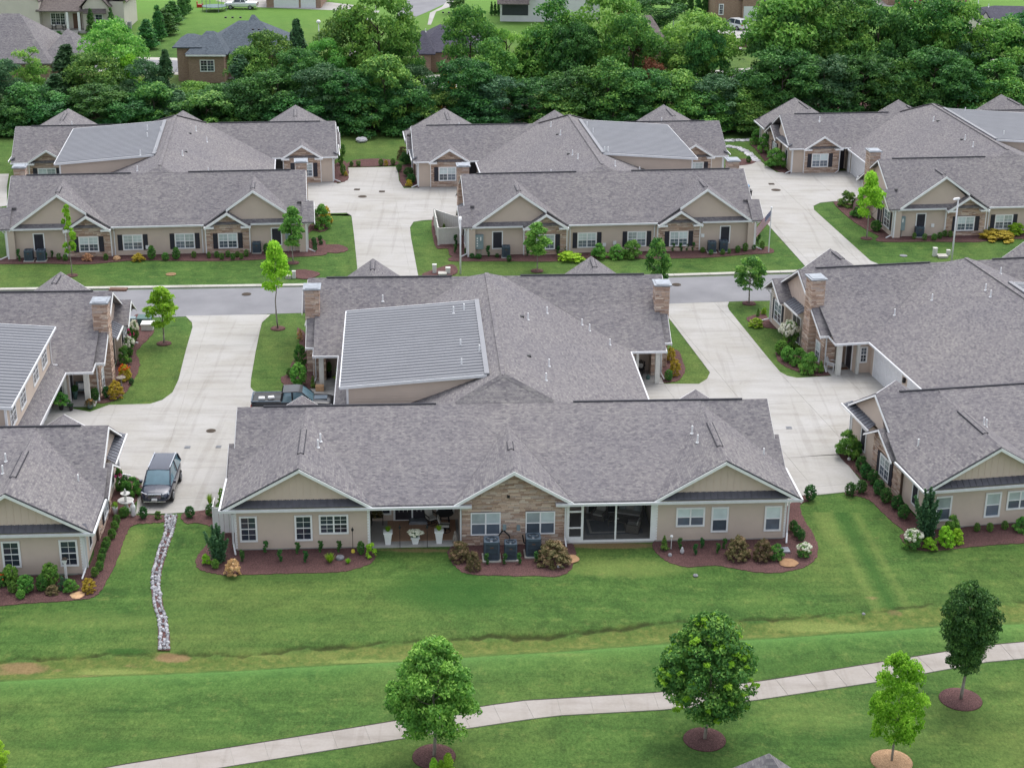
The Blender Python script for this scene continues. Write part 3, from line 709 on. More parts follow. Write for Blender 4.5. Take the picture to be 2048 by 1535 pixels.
        window(V, fc, s*12.92, 27.55, 28.5, .25, 1.85, 1, 'glass_mid', 'blind')
        wall('S', 28.0, rect(*gx(s, 10.85, 12.0), .05, 3.0)); wall({'E': 'W', 'W': 'E'}[fc] if False else fc, s*10.85, rect(25.62, 28.0, .05, 2.8)); wall('S', 25.6, rect(*gx(s, 9.7, 10.85), .05, 2.65))
        wall({'E': 'W', 'W': 'E'}[fc], s*12.0, rect(27.0, 28.0, .05, 2.9), b=False)
        f = FR(fc, s*10.87); m = MB(); fbox(m, f, 26.3, 27.3, 0, .05, .05, 2.2); m.build('door', M['door'], V); m = MB(); fbox(m, f, 26.18, 26.3, 0, .07, .05, 2.3); fbox(m, f, 27.3, 27.42, 0, .07, .05, 2.3); part(m, 'door_trim', 'white')
        a0, a1 = gx(s, 9.98, 10.6); window(V, 'S', 25.57, a0, a1, .85, 2.15, 1, 'glass', 'glass_mid')
        m = MB(); m.box(s*12.25-.17, s*12.25+.17, 25.3, 25.64, .02, 2.6); m.box(s*10.75-.1, s*10.75+.1, 25.35, 25.62, .02, 2.6); part(m, 'porch_post', 'offwhite')
        m = MB(); m.bar((s*10.05, 24.98, 2.62), (s*12.85, 24.98, 2.62), .12, .15); m.bar((s*12.8, 24.98, 2.62), (s*12.8, 26.5, 2.75), .1, .13); m.bar((s*12.8, 26.42, 2.74), (s*13.42, 26.42, 2.74), .12, .15); m.bar((s*10.05, 25.4, 2.58), (s*12.7, 25.4, 2.58), .3, .12)
        part(m, 'gutter', 'white_metal')
        downspout(V, [(s*13.2, 26.4, 2.7), (s*12.75, 26.9, 2.5), (s*12.75, 26.9, .3), (s*12.9, 26.1, .08)])
        lo, hi = gx(s, 9.7, 12.75); m = MB(); m.box(lo, hi, 25.2, 28.0, -.2, .06); part(m, 'porch_slab', 'concrete')
        # chimney
        x0, x1 = gx(s, 12.42, 13.48); y0, y1 = 28.8, 30.1; m = MB(); m.box(x0+.06, x1-.06, y0+.06, y1-.06, 0, 6.4); ch = m.build('chimney', M['mortar'], V)
        m = MB()
        for face, cc, aa in (('S', y0+.06, (x0, x1)), ('N', y1-.06, (x0, x1)), ('W', x0+.06, (y0, y1)), ('E', x1-.06, (y0, y1))):
            stones(m, FR(face, cc), rect(aa[0], aa[1], .0, 6.38), rng)
        st = m.build('stonework', M['stone'], ch, uv=False); st['kind'] = 'stuff'
        m = MB(); m.box(x0-.12, x1+.12, y0-.12, y1+.12, 6.4, 6.5); m.box(x0+.05, x1-.05, y0+.05, y1-.05, 6.5, 6.54); m.build('chimney_cap', M['cap'], ch)
        # end wall of the street section
        wall(fc, s*12.85, rect(30.6, 37.5, .05, 2.95)); wall(fc, s*12.87, [(27.3, 3.1), (37.2, 3.1), (32.17, 6.08)], 'batten')
        swp = [(34.5, .05), (37.9, .05), (37.9, 2.8), (36.0, 4.1), (34.5, 3.05)]; wall(fc, s*13.3, swp); wall('S', 34.5, rect(*gx(s, 12.85, 13.3), .05, 2.95)); wall('N', 37.9, rect(*gx(s, 12.6, 13.3), .05, 2.8))
        window(V, fc, s*13.33, 35.2, 36.9, .55, 2.3, 2, 'glass', 'glass_mid'); shutter(V, fc, s*13.33, 34.8, 35.17, .55, 2.3); shutter(V, fc, s*13.33, 36.93, 37.3, .55, 2.3)
        f = FR(fc, s*12.88); m = MB(); fbox(m, f, 32.0, 33.8, 0, .05, .05, 2.25); dr = m.build('door', M['white'], V); m = MB(); fbox(m, f, 32.1, 32.85, .05, .06, .15, 2.15); fbox(m, f, 32.95, 33.7, .05, .06, .15, 2.15); m.build('door_leaf', M['door'], dr)
        m = MB(); m.slab([(s*12.87, 31.0, 3.35), (s*12.87, 34.1, 3.35), (s*13.6, 34.1, 2.95), (s*13.6, 31.0, 2.95)], .05); part(m, 'pent_roof', 'pent')
        m = MB(); y = 31.2
        while y < 34.1: m.bar((s*12.87, y, 3.38), (s*13.6, y, 2.98), .04, .04); y += .42
        part(m, 'standing_seam', 'cap', True)
        m = MB(); m.bar((s*13.64, 30.95, 2.88), (s*13.64, 34.1, 2.88), .09, .13)
        for (ya, za, yb, zb, xx) in ((32.17, 6.16, 38.0, 2.8, 13.38), (32.17, 6.16, 26.45, 2.7, 13.38), (36.0, 4.2, 38.2, 2.8, 14.02), (36.0, 4.2, 33.95, 2.85, 14.02)):
            m.hexa([(s*xx, ya, za-.14), (s*xx, yb, zb-.14), (s*(xx+.06), yb, zb-.14), (s*(xx+.06), ya, za-.14), (s*xx, ya, za+.0), (s*xx, yb, zb+.0), (s*(xx+.03), yb, zb+.0), (s*(xx+.03), ya, za+.0)])
        part(m, 'rake_board', 'white')
        # ---- street front (north)
        wall('N', 37.5, rect(*gx(s, 0, 4.3), .05, 2.85)); wall('N', 37.5, rect(*gx(s, 8.0, 13.2), .05, 2.9))
        wall('N', 37.5, [(s*5.4, 3.05), (s*12.5, 3.05), (s*8.6, 5.75)], 'siding')
        swall('N', 37.7, [(s*4.25 if s > 0 else s*8.1, 0), (s*8.1 if s > 0 else s*4.25, 0), (s*8.1 if s > 0 else s*4.25, 2.65), (s*6.2, 3.85), (s*4.25 if s > 0 else s*8.1, 2.65)], [gx(s, 5.3, 7.05)+(.5, 1.92)])
        m = MB(); m.slab([(s*7.9, 37.5, 3.12), (s*12.7, 37.5, 3.12), (s*13.3, 37.92, 2.9), (s*7.9, 37.92, 2.9)], .05); part(m, 'pent_roof', 'pent')
        m = MB()
        for (xa, za, xb, zb, yy) in ((8.6, 5.88, 13.0, 2.78, 37.96), (8.6, 5.88, 6.15, 4.15, 37.96), (6.2, 3.93, 4.15, 2.6, 38.26), (6.2, 3.93, 8.25, 2.6, 38.26)):
            m.hexa([(s*xa, yy, za-.2), (s*xb, yy, zb-.2), (s*xb, yy+.07, zb-.2), (s*xa, yy+.07, za-.2), (s*xa, yy, za+.04), (s*xb, yy, zb+.04), (s*xb, yy+.07, zb+.04), (s*xa, yy+.07, za+.04)])
        for xa, xb in ((4.1, 5.0), (7.4, 8.3)): m.box(min(s*xa, s*xb), max(s*xa, s*xb), 37.75, 38.32, 2.5, 2.66)
        part(m, 'rake_board', 'white')
        m = MB(); m.bar((0, 38.0, 2.78), (s*4.1, 38.0, 2.78), .12, .15); m.bar((s*8.3, 38.0, 2.78), (s*13.75, 38.0, 2.78), .12, .15); part(m, 'gutter', 'white_metal')
        window(V, 'N', 37.74, *gx(s, 5.3, 7.05), .5, 1.94, 2, 'glass_mid', 'blind'); shutter(V, 'N', 37.76, *gx(s, 4.85, 5.26), .5, 1.94); shutter(V, 'N', 37.76, *gx(s, 7.09, 7.5), .5, 1.94)
        window(V, 'N', 37.52, *gx(s, 1.42, 3.2), .5, 1.96, 2, 'glass_mid', 'blind'); shutter(V, 'N', 37.52, *gx(s, .98, 1.39), .5, 1.96); shutter(V, 'N', 37.52, *gx(s, 3.23, 3.64), .5, 1.96)
        shuttered_blank(V, 'N', 37.52, *gx(s, 10.05, 11.05), .6, 2.3)
        m = MB(); m.box(s*13.25-.07, s*13.25+.07, 37.4, 37.95, .05, 2.8); m.box(s*8.15-.05, s*8.15+.05, 37.5, 37.72, .05, 2.6); m.box(s*4.2-.05, s*4.2+.05, 37.5, 37.72, .05, 2.6); part(m, 'corner_board', 'white')
        downspout(V, [(s*13.6, 38.0, 2.7), (s*13.38, 37.8, 2.4), (s*13.38, 37.8, .3), (s*14.0, 38.0, .08)]); downspout(V, [(s*3.9, 38.0, 2.7), (s*3.9, 37.6, 2.4), (s*3.9, 37.6, .1)])
    # central stone gable of the garden front
    swall('S', .02, [(-3.02, -.1), (3.12, -.1), (3.12, 2.95), (0, 4.82), (-3.02, 2.95)], [(-2.5, -.74, .7, 2.17), (.72, 2.46, .7, 2.17)])
    for a0, a1 in ((-2.5, -.74), (.72, 2.46)): window(V, 'S', -.03, a0, a1, .7, 2.17, 2, 'glass_mid', 'blind', trim=.07, muntin=False)
    m = MB()
    for q in (-1, 1):
        m.hexa([(0, -.52, 4.73), (q*3.5, -.52, 2.68), (q*3.5, -.45, 2.68), (0, -.45, 4.73), (0, -.52, 4.95), (q*3.5, -.52, 2.88), (q*3.5, -.45, 2.88), (0, -.45, 4.95)])
    part(m, 'rake_board', 'white')
    m = MB(); m.box(-.38, -.22, -.12, 0, 3.1, 3.26); part(m, 'wall_vent', 'black')
    for q in (-1, 1): downspout(V, [(q*2.6, -.5, 2.7), (q*3.05, -.15, 2.5), (q*3.05, -.15, .5), (q*3.1, -.6, .1)] if q > 0 else [(-2.7, -.5, 2.7), (-3.08, -.1, 2.5), (-3.08, -.1, .15)])
    # ---- roof vents
    zc = lambda x: cz-.398*abs(x)
    pz = lambda x, y: 2.955+(y+.45)*.2845
    for x, y in ((6.8, 27.2), (8.6, 24.8)) : pipe(V, x, y, zc(x))
    return V
# ------------------------------------------------------------ the six villa blocks
VILLAS = {}
VILLAS['A'] = villa('A', 'nearest villa block in the middle, stone gable between an open patio and a screened porch', shed=-1, blinds=(0, 1), screened=(0, 1), seed=11)
VILLAS['B'] = villa('B', 'near villa block at the left edge, with clerestory windows under its ribbed metal roof', shed=1, blinds=(0, 0), screened=(0, 0), seed=12)
VILLAS['C'] = villa('C', 'near villa block at the right edge, turned slightly, beside the blue-green juniper', shed=1, blinds=(1, 1), screened=(0, 1), seed=13)
VILLAS['D'] = villa('D', 'back left villa block behind the street, ribbed metal roof on its left half', shed=1, seed=14)
VILLAS['E'] = villa('E', 'back middle villa block behind the street, with white vinyl fence at its left end', shed=-1, seed=15)
VILLAS['F'] = villa('F', 'back right villa block behind the street, metal roof running off the right edge', shed=-1, seed=16)
# ------------------------------------------------------------ ground
from mathutils.geometry import tessellate_polygon
def PX(pts, z=0.0):
    out = []
    for p in pts:
        if isinstance(p[0], str): out.append(lw(p[0], p[1], p[2])[:2])
        else: out.append(at(p[0], p[1], 0)[:2])
    return out
def smooth(pts, n=4):
    """closed Catmull-Rom"""
    o = []; k = len(pts)
    for i in range(k):
        p0, p1, p2, p3 = (np.array(pts[(i+j-1) % k][:2], float) for j in range(4))
        for t in np.linspace(0, 1, n, endpoint=False):
            o.append(tuple(.5*((2*p1)+(-p0+p2)*t+(2*p0-5*p1+4*p2-p3)*t*t+(-p0+3*p1-3*p2+p3)*t**3)))
    return o
def sheet(name, pts, z, mat, th=0.0, parent=None, kind='structure', edge=None):
    tr = tessellate_polygon([[Vector((p[0], p[1], 0)) for p in pts]])
    m = MB(); vs = [(p[0], p[1], z) for p in pts]
    ar = sum(pts[i][0]*pts[(i+1) % len(pts)][1]-pts[(i+1) % len(pts)][0]*pts[i][1] for i in range(len(pts)))
    fs = []
    for t in tr:
        a, b, c = t; cr = (pts[b][0]-pts[a][0])*(pts[c][1]-pts[a][1])-(pts[b][1]-pts[a][1])*(pts[c][0]-pts[a][0])
        fs.append((a, b, c) if cr > 0 else (a, c, b))
    m.add(vs, fs)
    if th:
        n = len(pts); m.add([(p[0], p[1], z) for p in pts]+[(p[0], p[1], z-th) for p in pts], [((i+1) % n, i, n+i, n+(i+1) % n) if ar > 0 else (i, (i+1) % n, n+(i+1) % n, n+i) for i in range(n)])
    o = m.build(name, M[mat], parent, uv=False)
    if kind: o['kind'] = kind
    return o
def clip(poly, cell):
    out = list(poly)
    for i in range(len(cell)):
        a, b = cell[i], cell[(i+1) % len(cell)]; inp = out; out = []
        if not inp: return []
        side = lambda p: (b[0]-a[0])*(p[1]-a[1])-(b[1]-a[1])*(p[0]-a[0])
        for j in range(len(inp)):
            p, q = inp[j-1], inp[j]; sp_, sq = side(p), side(q)
            if (sp_ >= 0) != (sq >= 0):
                t = sp_/(sp_-sq); out.append((p[0]+t*(q[0]-p[0]), p[1]+t*(q[1]-p[1])))
            if sq >= 0: out.append(q)
    return out
def area(p): return abs(sum(p[i][0]*p[(i+1) % len(p)][1]-p[(i+1) % len(p)][0]*p[i][1] for i in range(len(p))))/2
def slabbed(name, pts, key, pitch=(4.6, 4.6), mat='concrete', z=.034, gap=.014, off=(0, 0)):
    root = sheet(name, pts, .012, 'kerb')
    ox, oy, a = POSE[key]; c, s = math.cos(a), math.sin(a)
    loc = [((x-ox)*c+(y-oy)*s, -(x-ox)*s+(y-oy)*c) for x, y in pts]
    x0 = min(p[0] for p in loc)+off[0]; x1 = max(p[0] for p in loc); y0 = min(p[1] for p in loc)+off[1]; y1 = max(p[1] for p in loc)
    if off != (0, 0): x0 -= pitch[0]; y0 -= pitch[1]
    y = y0
    while y < y1:
        x = x0
        while x < x1:
            cell = [(x+gap/2, y+gap/2), (x+pitch[0]-gap/2, y+gap/2), (x+pitch[0]-gap/2, y+pitch[1]-gap/2), (x+gap/2, y+pitch[1]-gap/2)]
            p = clip(loc, cell)
            if len(p) > 2 and area(p) > .15:
                q = []
                for v in p:
                    if not q or math.hypot(v[0]-q[-1][0], v[1]-q[-1][1]) > .01: q.append(v)
                sheet('slab', [(ox+c*u-s*v, oy+s*u+c*v) for u, v in q], z, mat, .03, root, None)
            x += pitch[0]
        y += pitch[1]
    return root
M['trench'] = plain('dark_trench_soil', (.035,.03,.022), .95)
# lawn: fine grid near the camera carries the swale, farther out a plain sheet
def polyline_y(pts):
    P = sorted(at(x, y)[:2] for x, y in pts); xs = np.array([p[0] for p in P]); ys = np.array([p[1] for p in P]); return xs, ys
E_X, E_Y = polyline_y([(0, 1319), (78, 1313), (239, 1305), (461, 1305), (700, 1286), (817, 1279), (988, 1269), (1124, 1266), (1261, 1249), (1380, 1239), (1519, 1237), (1741, 1220), (1860, 1209), (2048, 1202)])
L_X, L_Y = polyline_y([(0, 1361), (342, 1346), (700, 1327), (851, 1319), (1022, 1307), (1350, 1286), (1502, 1278), (1724, 1264), (1895, 1252), (2048, 1247)])
def mk_lawn():
    nx, ny = 560, 300
    xs = np.linspace(-60, 60, nx); ys = np.linspace(50, 93, ny); X, Y = np.meshgrid(xs, ys)
    ey = np.interp(X, E_X, E_Y); ly = np.interp(X, L_X, L_Y)
    d = Y-ey; wob = .18*np.sin(X*1.3)+.12*np.sin(X*3.1+1)+.08*np.sin(X*6.7)
    inside = np.clip((Y-ly+wob*.5)/.35, 0, 1)*np.clip((ey+.2-Y+wob)/.4, 0, 1)
    rr = np.random.RandomState(3)
    gaps = np.interp(X, np.linspace(-60, 60, 60), rr.uniform(0, 1.1, 60))
    gaps2 = np.interp(X, np.linspace(-60, 60, 240), rr.uniform(.2, 1.1, 240)); soil = np.exp(-((d+wob*.5)/(.10+.16*gaps*gaps2))**2)*np.clip(gaps*.6+gaps2*.6+.1, .35, 1.1)
    def blob(px, py, rx, ry, k=1.0):
        P = at(px, py); return k*np.exp(-(((X-P[0])/rx)**2+((Y-P[1])/ry)**2)**2)
    bare = np.zeros_like(X)
    for b in [(45, 1328, 1.5, .55, 1.3), (5, 1335, .6, .3, 1), (270, 1322, 1.0, .25, .7), (175, 1346, 1.0, .3, .8), (120, 1330, .6, .2, .8), (1560, 1105, 0.01, .01, 0), (1215, 1090, 3.3, .5, 1.3), (345, 1309, 1.1, .4, 1.5), (835, 1100, 2.6, .35, 1.0), (1200, 1150, .9, .4, .55), (1165, 1125, .6, .5, .5), (760, 1098, 2.6, .25, .7), (1745, 1195, .5, .3, .8), (1790, 1222, .5, .4, .9), (410, 1195, .5, .4, .5), (1270, 1130, 1.6, .4, .35)]: bare = np.maximum(bare, blob(*b))
    pale = np.clip((ly-Y+.1)/.2, 0, 1)*np.exp(-np.clip(ly-Y, 0, 9)/1.6)
    lush = blob(420, 1230, 9, 1.2, .4)+blob(900, 1180, 4, 2.5, .9)+blob(1830, 1010, 1.8, 3.5, 1.1)+blob(560, 1150, 5, 1, .5)+blob(1500, 1330, 6, .8, .5)+blob(300, 1490, 8, .6, .5)+blob(1700, 1470, 3, 1.2, .5)+blob(250, 1300, 1.3, .3, 1)
    yel = blob(1650, 1040, .7, 4.0, .9)+blob(250, 1090, 1.3, 2.6, .9)+blob(1250, 1135, 4, 1.3, .9)+blob(740, 1315, 2.2, .35, 1.6)+blob(1130, 1310, 1.5, .25, .8)+blob(1640, 1247, 3.0, .5, 1.6)+blob(220, 1335, 2.0, .5, 1.3)+blob(1620, 1430, 3, 2, .6)+blob(150, 1240, 5, 1.2, .6)+blob(560, 1300, 4, .5, .6)
    # wheel tracks in the lawn between the blocks
    for (ax, ay, bx, by) in ((1672, 1005, 1790, 1225),):
        p, q = np.array(at(ax, ay)[:2]), np.array(at(bx, by)[:2]); v = q-p; Ln = np.hypot(*v); v /= Ln
        t = (X-p[0])*v[0]+(Y-p[1])*v[1]; n = np.abs((X-p[0])*v[1]-(Y-p[1])*v[0]); on = (t > 0)*(t < Ln)
        lush = np.maximum(lush, .8*on*np.exp(-(n/.45)**2)); yel = np.maximum(yel, .7*on*np.exp(-((n-.9)/.35)**2))
    Z = -.30*np.exp(-((Y-(ey+ly)/2)/1.0)**2)-.10*soil+.10*np.exp(-((Y-ly+.5)/.8)**2)
    wt = (Y-84)/6; fade = np.clip(-wt, 0, 1); Z = Z*fade
    mow = .5+.5*np.sin(Y*2*math.pi/1.35+.25*np.sin(X*.13)+X*.12); lush = np.maximum(lush, .22*mow*(Y < 86)*(Y > ey)); yel = np.maximum(yel, .20*(1-mow)*(Y < 86))
    vs = np.stack([X, Y, Z], -1).reshape(-1, 3); n0 = len(vs)
    idx = np.arange(n0).reshape(ny, nx); fs = np.stack([idx[:-1, :-1], idx[:-1, 1:], idx[1:, 1:], idx[1:, :-1]], -1).reshape(-1, 4)
    ext = [(-1500, -300, 0), (1500, -300, 0), (1500, 50, 0), (-1500, 50, 0), (-1500, 93, 0), (1500, 93, 0), (1500, 2600, 0), (-1500, 2600, 0), (-60, 50, 0), (60, 50, 0), (60, 93, 0), (-60, 93, 0)]
    me = bpy.data.meshes.new('lawn')
    fl = fs.tolist()+[[n0, n0+1, n0+2, n0+3], [n0+4, n0+5, n0+6, n0+7], [n0+3, n0+8, n0+11, n0+4], [n0+9, n0+2, n0+5, n0+10]]
    me.from_pydata(vs.tolist()+ext, [], fl)
    for nm, arr in (('soil', soil), ('bare', bare), ('pale', pale), ('coarse', inside), ('lush', lush), ('yel', yel)):
        A = me.attributes.new(nm, 'FLOAT', 'POINT'); A.data.foreach_set('value', np.concatenate([arr.ravel(), np.zeros(12)]).astype(np.float32))
    me.materials.append(M['grass']); me.polygons.foreach_set('use_smooth', [True]*len(me.polygons)); me.update()
    o = bpy.data.objects.new('lawn', me); COL.objects.link(o); o['kind'] = 'structure'
# hook the hand-mapped patches into the grass material
def grass_patches():
    t = M['grass'].node_tree; n = t.nodes; l = t.links; b = n['Principled BSDF']; src = b.inputs['Base Color'].links[0].from_socket
    def A(nm): x = n.new('ShaderNodeAttribute'); x.attribute_name = nm; return x.outputs['Fac']
    g = n.new('ShaderNodeNewGeometry').outputs['Position']
    nz = n.new('ShaderNodeTexNoise'); nz.inputs['Scale'].default_value = 2.2; nz.inputs['Detail'].default_value = 7; nz.inputs['Roughness'].default_value = .7; l.new(g, nz.inputs['Vector'])
    nf = n.new('ShaderNodeTexNoise'); nf.inputs['Scale'].default_value = 9; nf.inputs['Detail'].default_value = 5; l.new(g, nf.inputs['Vector'])
    def lay(src, at_, col, lo, hi, mx, mode='MIX', na=1.6):
        m1 = n.new('ShaderNodeMath'); m1.operation = 'MULTIPLY_ADD'; l.new(nz.outputs['Fac'], m1.inputs[0]); m1.inputs[1].default_value = na; m1.inputs[2].default_value = -na/2
        m2 = n.new('ShaderNodeMath'); m2.operation = 'ADD'; l.new(at_, m2.inputs[0]); l.new(m1.outputs[0], m2.inputs[1])
        mr = n.new('ShaderNodeMapRange'); l.new(m2.outputs[0], mr.inputs[0]); mr.inputs[1].default_value = lo; mr.inputs[2].default_value = hi; mr.inputs[4].default_value = mx
        x = n.new('ShaderNodeMix'); x.data_type = 'RGBA'; x.blend_type = mode; l.new(mr.outputs[0], x.inputs[0]); l.new(src, x.inputs[6]); x.inputs[7].default_value = tuple(col)+(1,)
        return x.outputs[2]
    s = lay(src, A('coarse'), srgb('#586a35'), .3, .7, .6, na=.7)
    s = lay(s, A('coarse'), srgb('#8f8a50'), .8, 1.5, .5, na=2.6)
    s = lay(s, A('pale'), srgb('#5d8646'), .2, .9, .7, na=.5)
    s = lay(s, A('lush'), srgb('#315727'), .1, .9, .75, na=1.0)
    s = lay(s, A('yel'), srgb('#828f50'), .2, 1.3, .6, na=1.3)
    s = lay(s, A('soil'), srgb('#343a20'), .2, .95, .85, na=1.5)
    s = lay(s, A('bare'), srgb('#8d7456'), .5, 1.15, .8, na=1.2)
    fi = n.new('ShaderNodeValToRGB'); l.new(nf.outputs['Fac'], fi.inputs[0]); fi.color_ramp.elements[0].position = .3; fi.color_ramp.elements[0].color = (.8,.8,.8,1); fi.color_ramp.elements[1].position = .7; fi.color_ramp.elements[1].color = (1.12,1.12,1.12,1)
    x = n.new('ShaderNodeMix'); x.data_type = 'RGBA'; x.blend_type = 'MULTIPLY'; x.inputs[0].default_value = 1; l.new(s, x.inputs[6]); l.new(fi.outputs[0], x.inputs[7])
    l.new(x.outputs[2], b.inputs['Base Color'])
mk_lawn(); grass_patches()
# street
far = [at(*p) for p in ((-400, 592), (0, 584), (609, 574), (1348, 555), (1587, 548), (2400, 530))]
nearp = [at(*p) for p in ((2400, 580), (1470, 603), (1345, 607), (600, 626), (372, 633), (-400, 652))]
sheet('street', [p[:2] for p in far+nearp][::-1], .016, 'asphalt')
def kerb(name, px, w, h, mat='kerb', seg=3.0):
    P = [Vector(at(*p)) for p in px]; root = None; m = MB()
    for p, q in zip(P, P[1:]):
        n = max(1, int((q-p).length/seg))
        for i in range(n):
            a = p.lerp(q, i/n); b = p.lerp(q, (i+1)/n); d = (b-a).normalized()*.012
            m.bar(a+d+Vector((0, 0, h/2-.02)), b-d+Vector((0, 0, h/2-.02)), w, h+.04)
    o = m.build(name, M[mat], uv=False); o['kind'] = 'structure'; return o
kerb('kerb', [(-400, 588), (0, 580), (609, 571), (722, 568)], .55, .12)
kerb('kerb', [(842, 565), (1348, 551.5), (1560, 545), (1618, 543)], .55, .12)
kerb('kerb', [(1780, 539), (2400, 526)], .55, .12)
kerb('kerb', [(-400, 655), (200, 640)], .4, .12)
# storm drain in the kerb
# driveways
slabbed('driveway', PX([(371, 632), (541, 629), (524, 645), (519, 665), (511, 705), (502, 758), (501, 774), (507, 782), (522, 786), (600, 781), (615, 777), ('A', -12.6, 25.4), ('A', -9.6, 25.4), ('A', -9.6, 13), ('A', -16, 13), ('A', -15.9, 2.6), (440, 1000), (425, 1016), (397, 1023), (336, 1027), (272, 1027), (275, 996), (282, 986), (284, 966), (277, 957), (262, 954), ('B', 15.9, 11), ('B', 15.9, 12.5), ('B', 9.6, 12.5), ('B', 9.6, 25.6), (180, 824), (218, 810), (300, 808), (325, 800), (345, 785), (357, 760), (372, 700), (385, 655), (384, 645)]), 'A')
slabbed('driveway', PX([(1314, 608.5), (1458, 604), (1455, 612), (1458, 620), (1536, 716), (1560, 744), (1575, 752), (1594, 756), (1668, 752), ('C', -12.3, 25.4), ('C', -9.6, 25.4), ('C', -9.6, 12.5), ('C', -15.8, 12.5), ('C', -15.8, 11), (1674, 901), (1700, 935), (1724, 965), (1720, 978), (1691, 984), (1632, 990), (1600, 991), ('A', 15.5, 2.0), ('A', 15.8, 13), ('A', 9.6, 13), ('A', 9.6, 25.4), ('A', 12.4, 25.4), (1330, 768), (1398, 768), (1414, 758), (1420, 745), (1343, 643)]), 'C')
slabbed('driveway', PX([(722, 570), (840, 567), (835, 545), (822, 475), (820, 455), (827, 444), (845, 441), (915, 437), ('E', 12.7, 27), ('E', 9.6, 25.4), ('E', 9.6, 12.5), ('E', 16.1, 12.5), (832, 376), (808, 377), (798, 362), (795, 334), (697, 336), (697, 355), (690, 364), (675, 368), ('D', -16.1, 12.5), ('D', -9.6, 12.5), ('D', -9.6, 25.4), ('D', -12.6, 27), (625, 428), (693, 426), (703, 432), (708, 470), (715, 540)]), 'E')
slabbed('driveway', PX([(1620, 543), (1780, 538), (1741, 522), (1628, 420), (1627, 412), (1640, 406), (1666, 403), (1700, 402), ('F', 12.6, 27), ('F', 9.6, 25.4), ('F', 9.6, 12.5), ('F', 16, 12.8), (1553, 345), (1530, 330), (1515, 318), (1485, 322), (1462, 330), ('E', -16, 12.5), ('E', -9.6, 12.5), ('E', -9.6, 25.4), ('E', -12.8, 27), (1505, 410), (1519, 431)]), 'F')
sheet('driveway', PX([(-200, 352), (18, 348), (14, 372), (14, 412), (-200, 440)]), .03, 'concrete')
# sidewalk of separate slabs
SWF = [(-60, 1592), (215, 1535), (680, 1460.6), (970, 1412.7), (1039, 1402.5), (1329, 1385), (1512, 1364.9), (1898, 1303), (2007, 1288), (2048, 1284.5), (2300, 1262)]
SWN = [(100, 1592), (441, 1535), (680, 1496.5), (964, 1452), (1104, 1431.5), (1350, 1418), (1495, 1402.5), (1758, 1363), (1973, 1324), (2048, 1317), (2300, 1292)]
def resample(px, n):
    P = [np.array(at(*p)[:2]) for p in px]; d = [0]
    for a, b in zip(P, P[1:]): d.append(d[-1]+np.hypot(*(b-a)))
    t = np.linspace(0, d[-1], n); return [(float(np.interp(x, d, [p[0] for p in P])), float(np.interp(x, d, [p[1] for p in P]))) for x in t]
fa, ne = [], []
def build_walk():
    P = [Vector(at(*p)[:2]) for p in SWF]; N = [Vector(at(*p)[:2]) for p in SWN]; d = [0]
    for a, b in zip(P, P[1:]): d.append(d[-1]+(b-a).length)
    s = .4
    while s < d[-1]-.5:
        X = float(np.interp(s, d, [p.x for p in P])); Y = float(np.interp(s, d, [p.y for p in P])); q = Vector((X, Y)); best = None
        for a, b in zip(N, N[1:]):
            v = b-a; t = max(0, min(1, (q-a).dot(v)/v.dot(v))); c_ = a+v*t
            if best is None or (c_-q).length < (best-q).length: best = c_
        fa.append((X, Y)); ne.append((best.x, best.y)); s += 1.62
build_walk()
walkroot = sheet('sidewalk', fa[::-1]+ne, .025, 'kerb')
for i in range(len(fa)-1):
    q = lambda a, b, t: (a[0]+(b[0]-a[0])*t, a[1]+(b[1]-a[1])*t)
    sheet('slab', [q(ne[i], ne[i+1], .006), q(ne[i], ne[i+1], .994), q(fa[i], fa[i+1], .994), q(fa[i], fa[i+1], .006)], .045, 'walk', .09, walkroot, None)
edge = []
for p, q in zip(fa, fa[1:]): pass
n_ = len(fa); mm = MB()
for i in range(n_-1):
    a, b = fa[i], fa[i+1]; mm.bar((a[0], a[1]+.05, .008), (b[0], b[1]+.05, .008), .13, .03)
o = mm.build('edging_trench', M['trench'], uv=False); o['kind'] = 'structure'
# mulch beds
BEDN = [0]
def bed(px, mat='mulch', z=.03, sm=3):
    BEDN[0] += 1; z += BEDN[0]*.0012
    pts = smooth(PX(px), sm*3) if sm else PX(px); rj = random.Random(int(pts[0][0]*97)); pts = [(x+rj.uniform(-.05, .05), y+rj.uniform(-.05, .05)) for x, y in pts]
    # mounded: outer ring at ground, inner sheet raised
    return sheet('mulch_bed', pts, z, mat, .05)
bed([(392, 1118), (396, 1136), (420, 1145), (455, 1150), (520, 1148), (620, 1146), (690, 1142), (738, 1128), (752, 1112), (742, 1098), ('A', -8.6, .3), ('A', -12, .3), ('A', -16.2, .3), ('A', -16.2, 1.5), ('A', -17.3, 3.2), (404, 1100)])
bed([(898, 1098), (897, 1112), (910, 1132), (935, 1147), (1000, 1151), (1080, 1152), (1118, 1152), (1140, 1140), (1150, 1120), (1151, 1100), ('A', 3.1, .2), ('A', 0, .2), ('A', -3.1, .2)])
bed([(1306, 1086), (1308, 1100), (1330, 1120), (1370, 1133), (1430, 1131), (1480, 1139), (1530, 1145), (1580, 1142), (1615, 1130), (1634, 1112), (1634, 1085), (1622, 1060), (1607, 1035), (1600, 1010), (1622, 1000), (1630, 990), (1600, 985), ('A', 16, 4.5), ('A', 16, .3), ('A', 12, .3), ('A', 8.6, .3)])
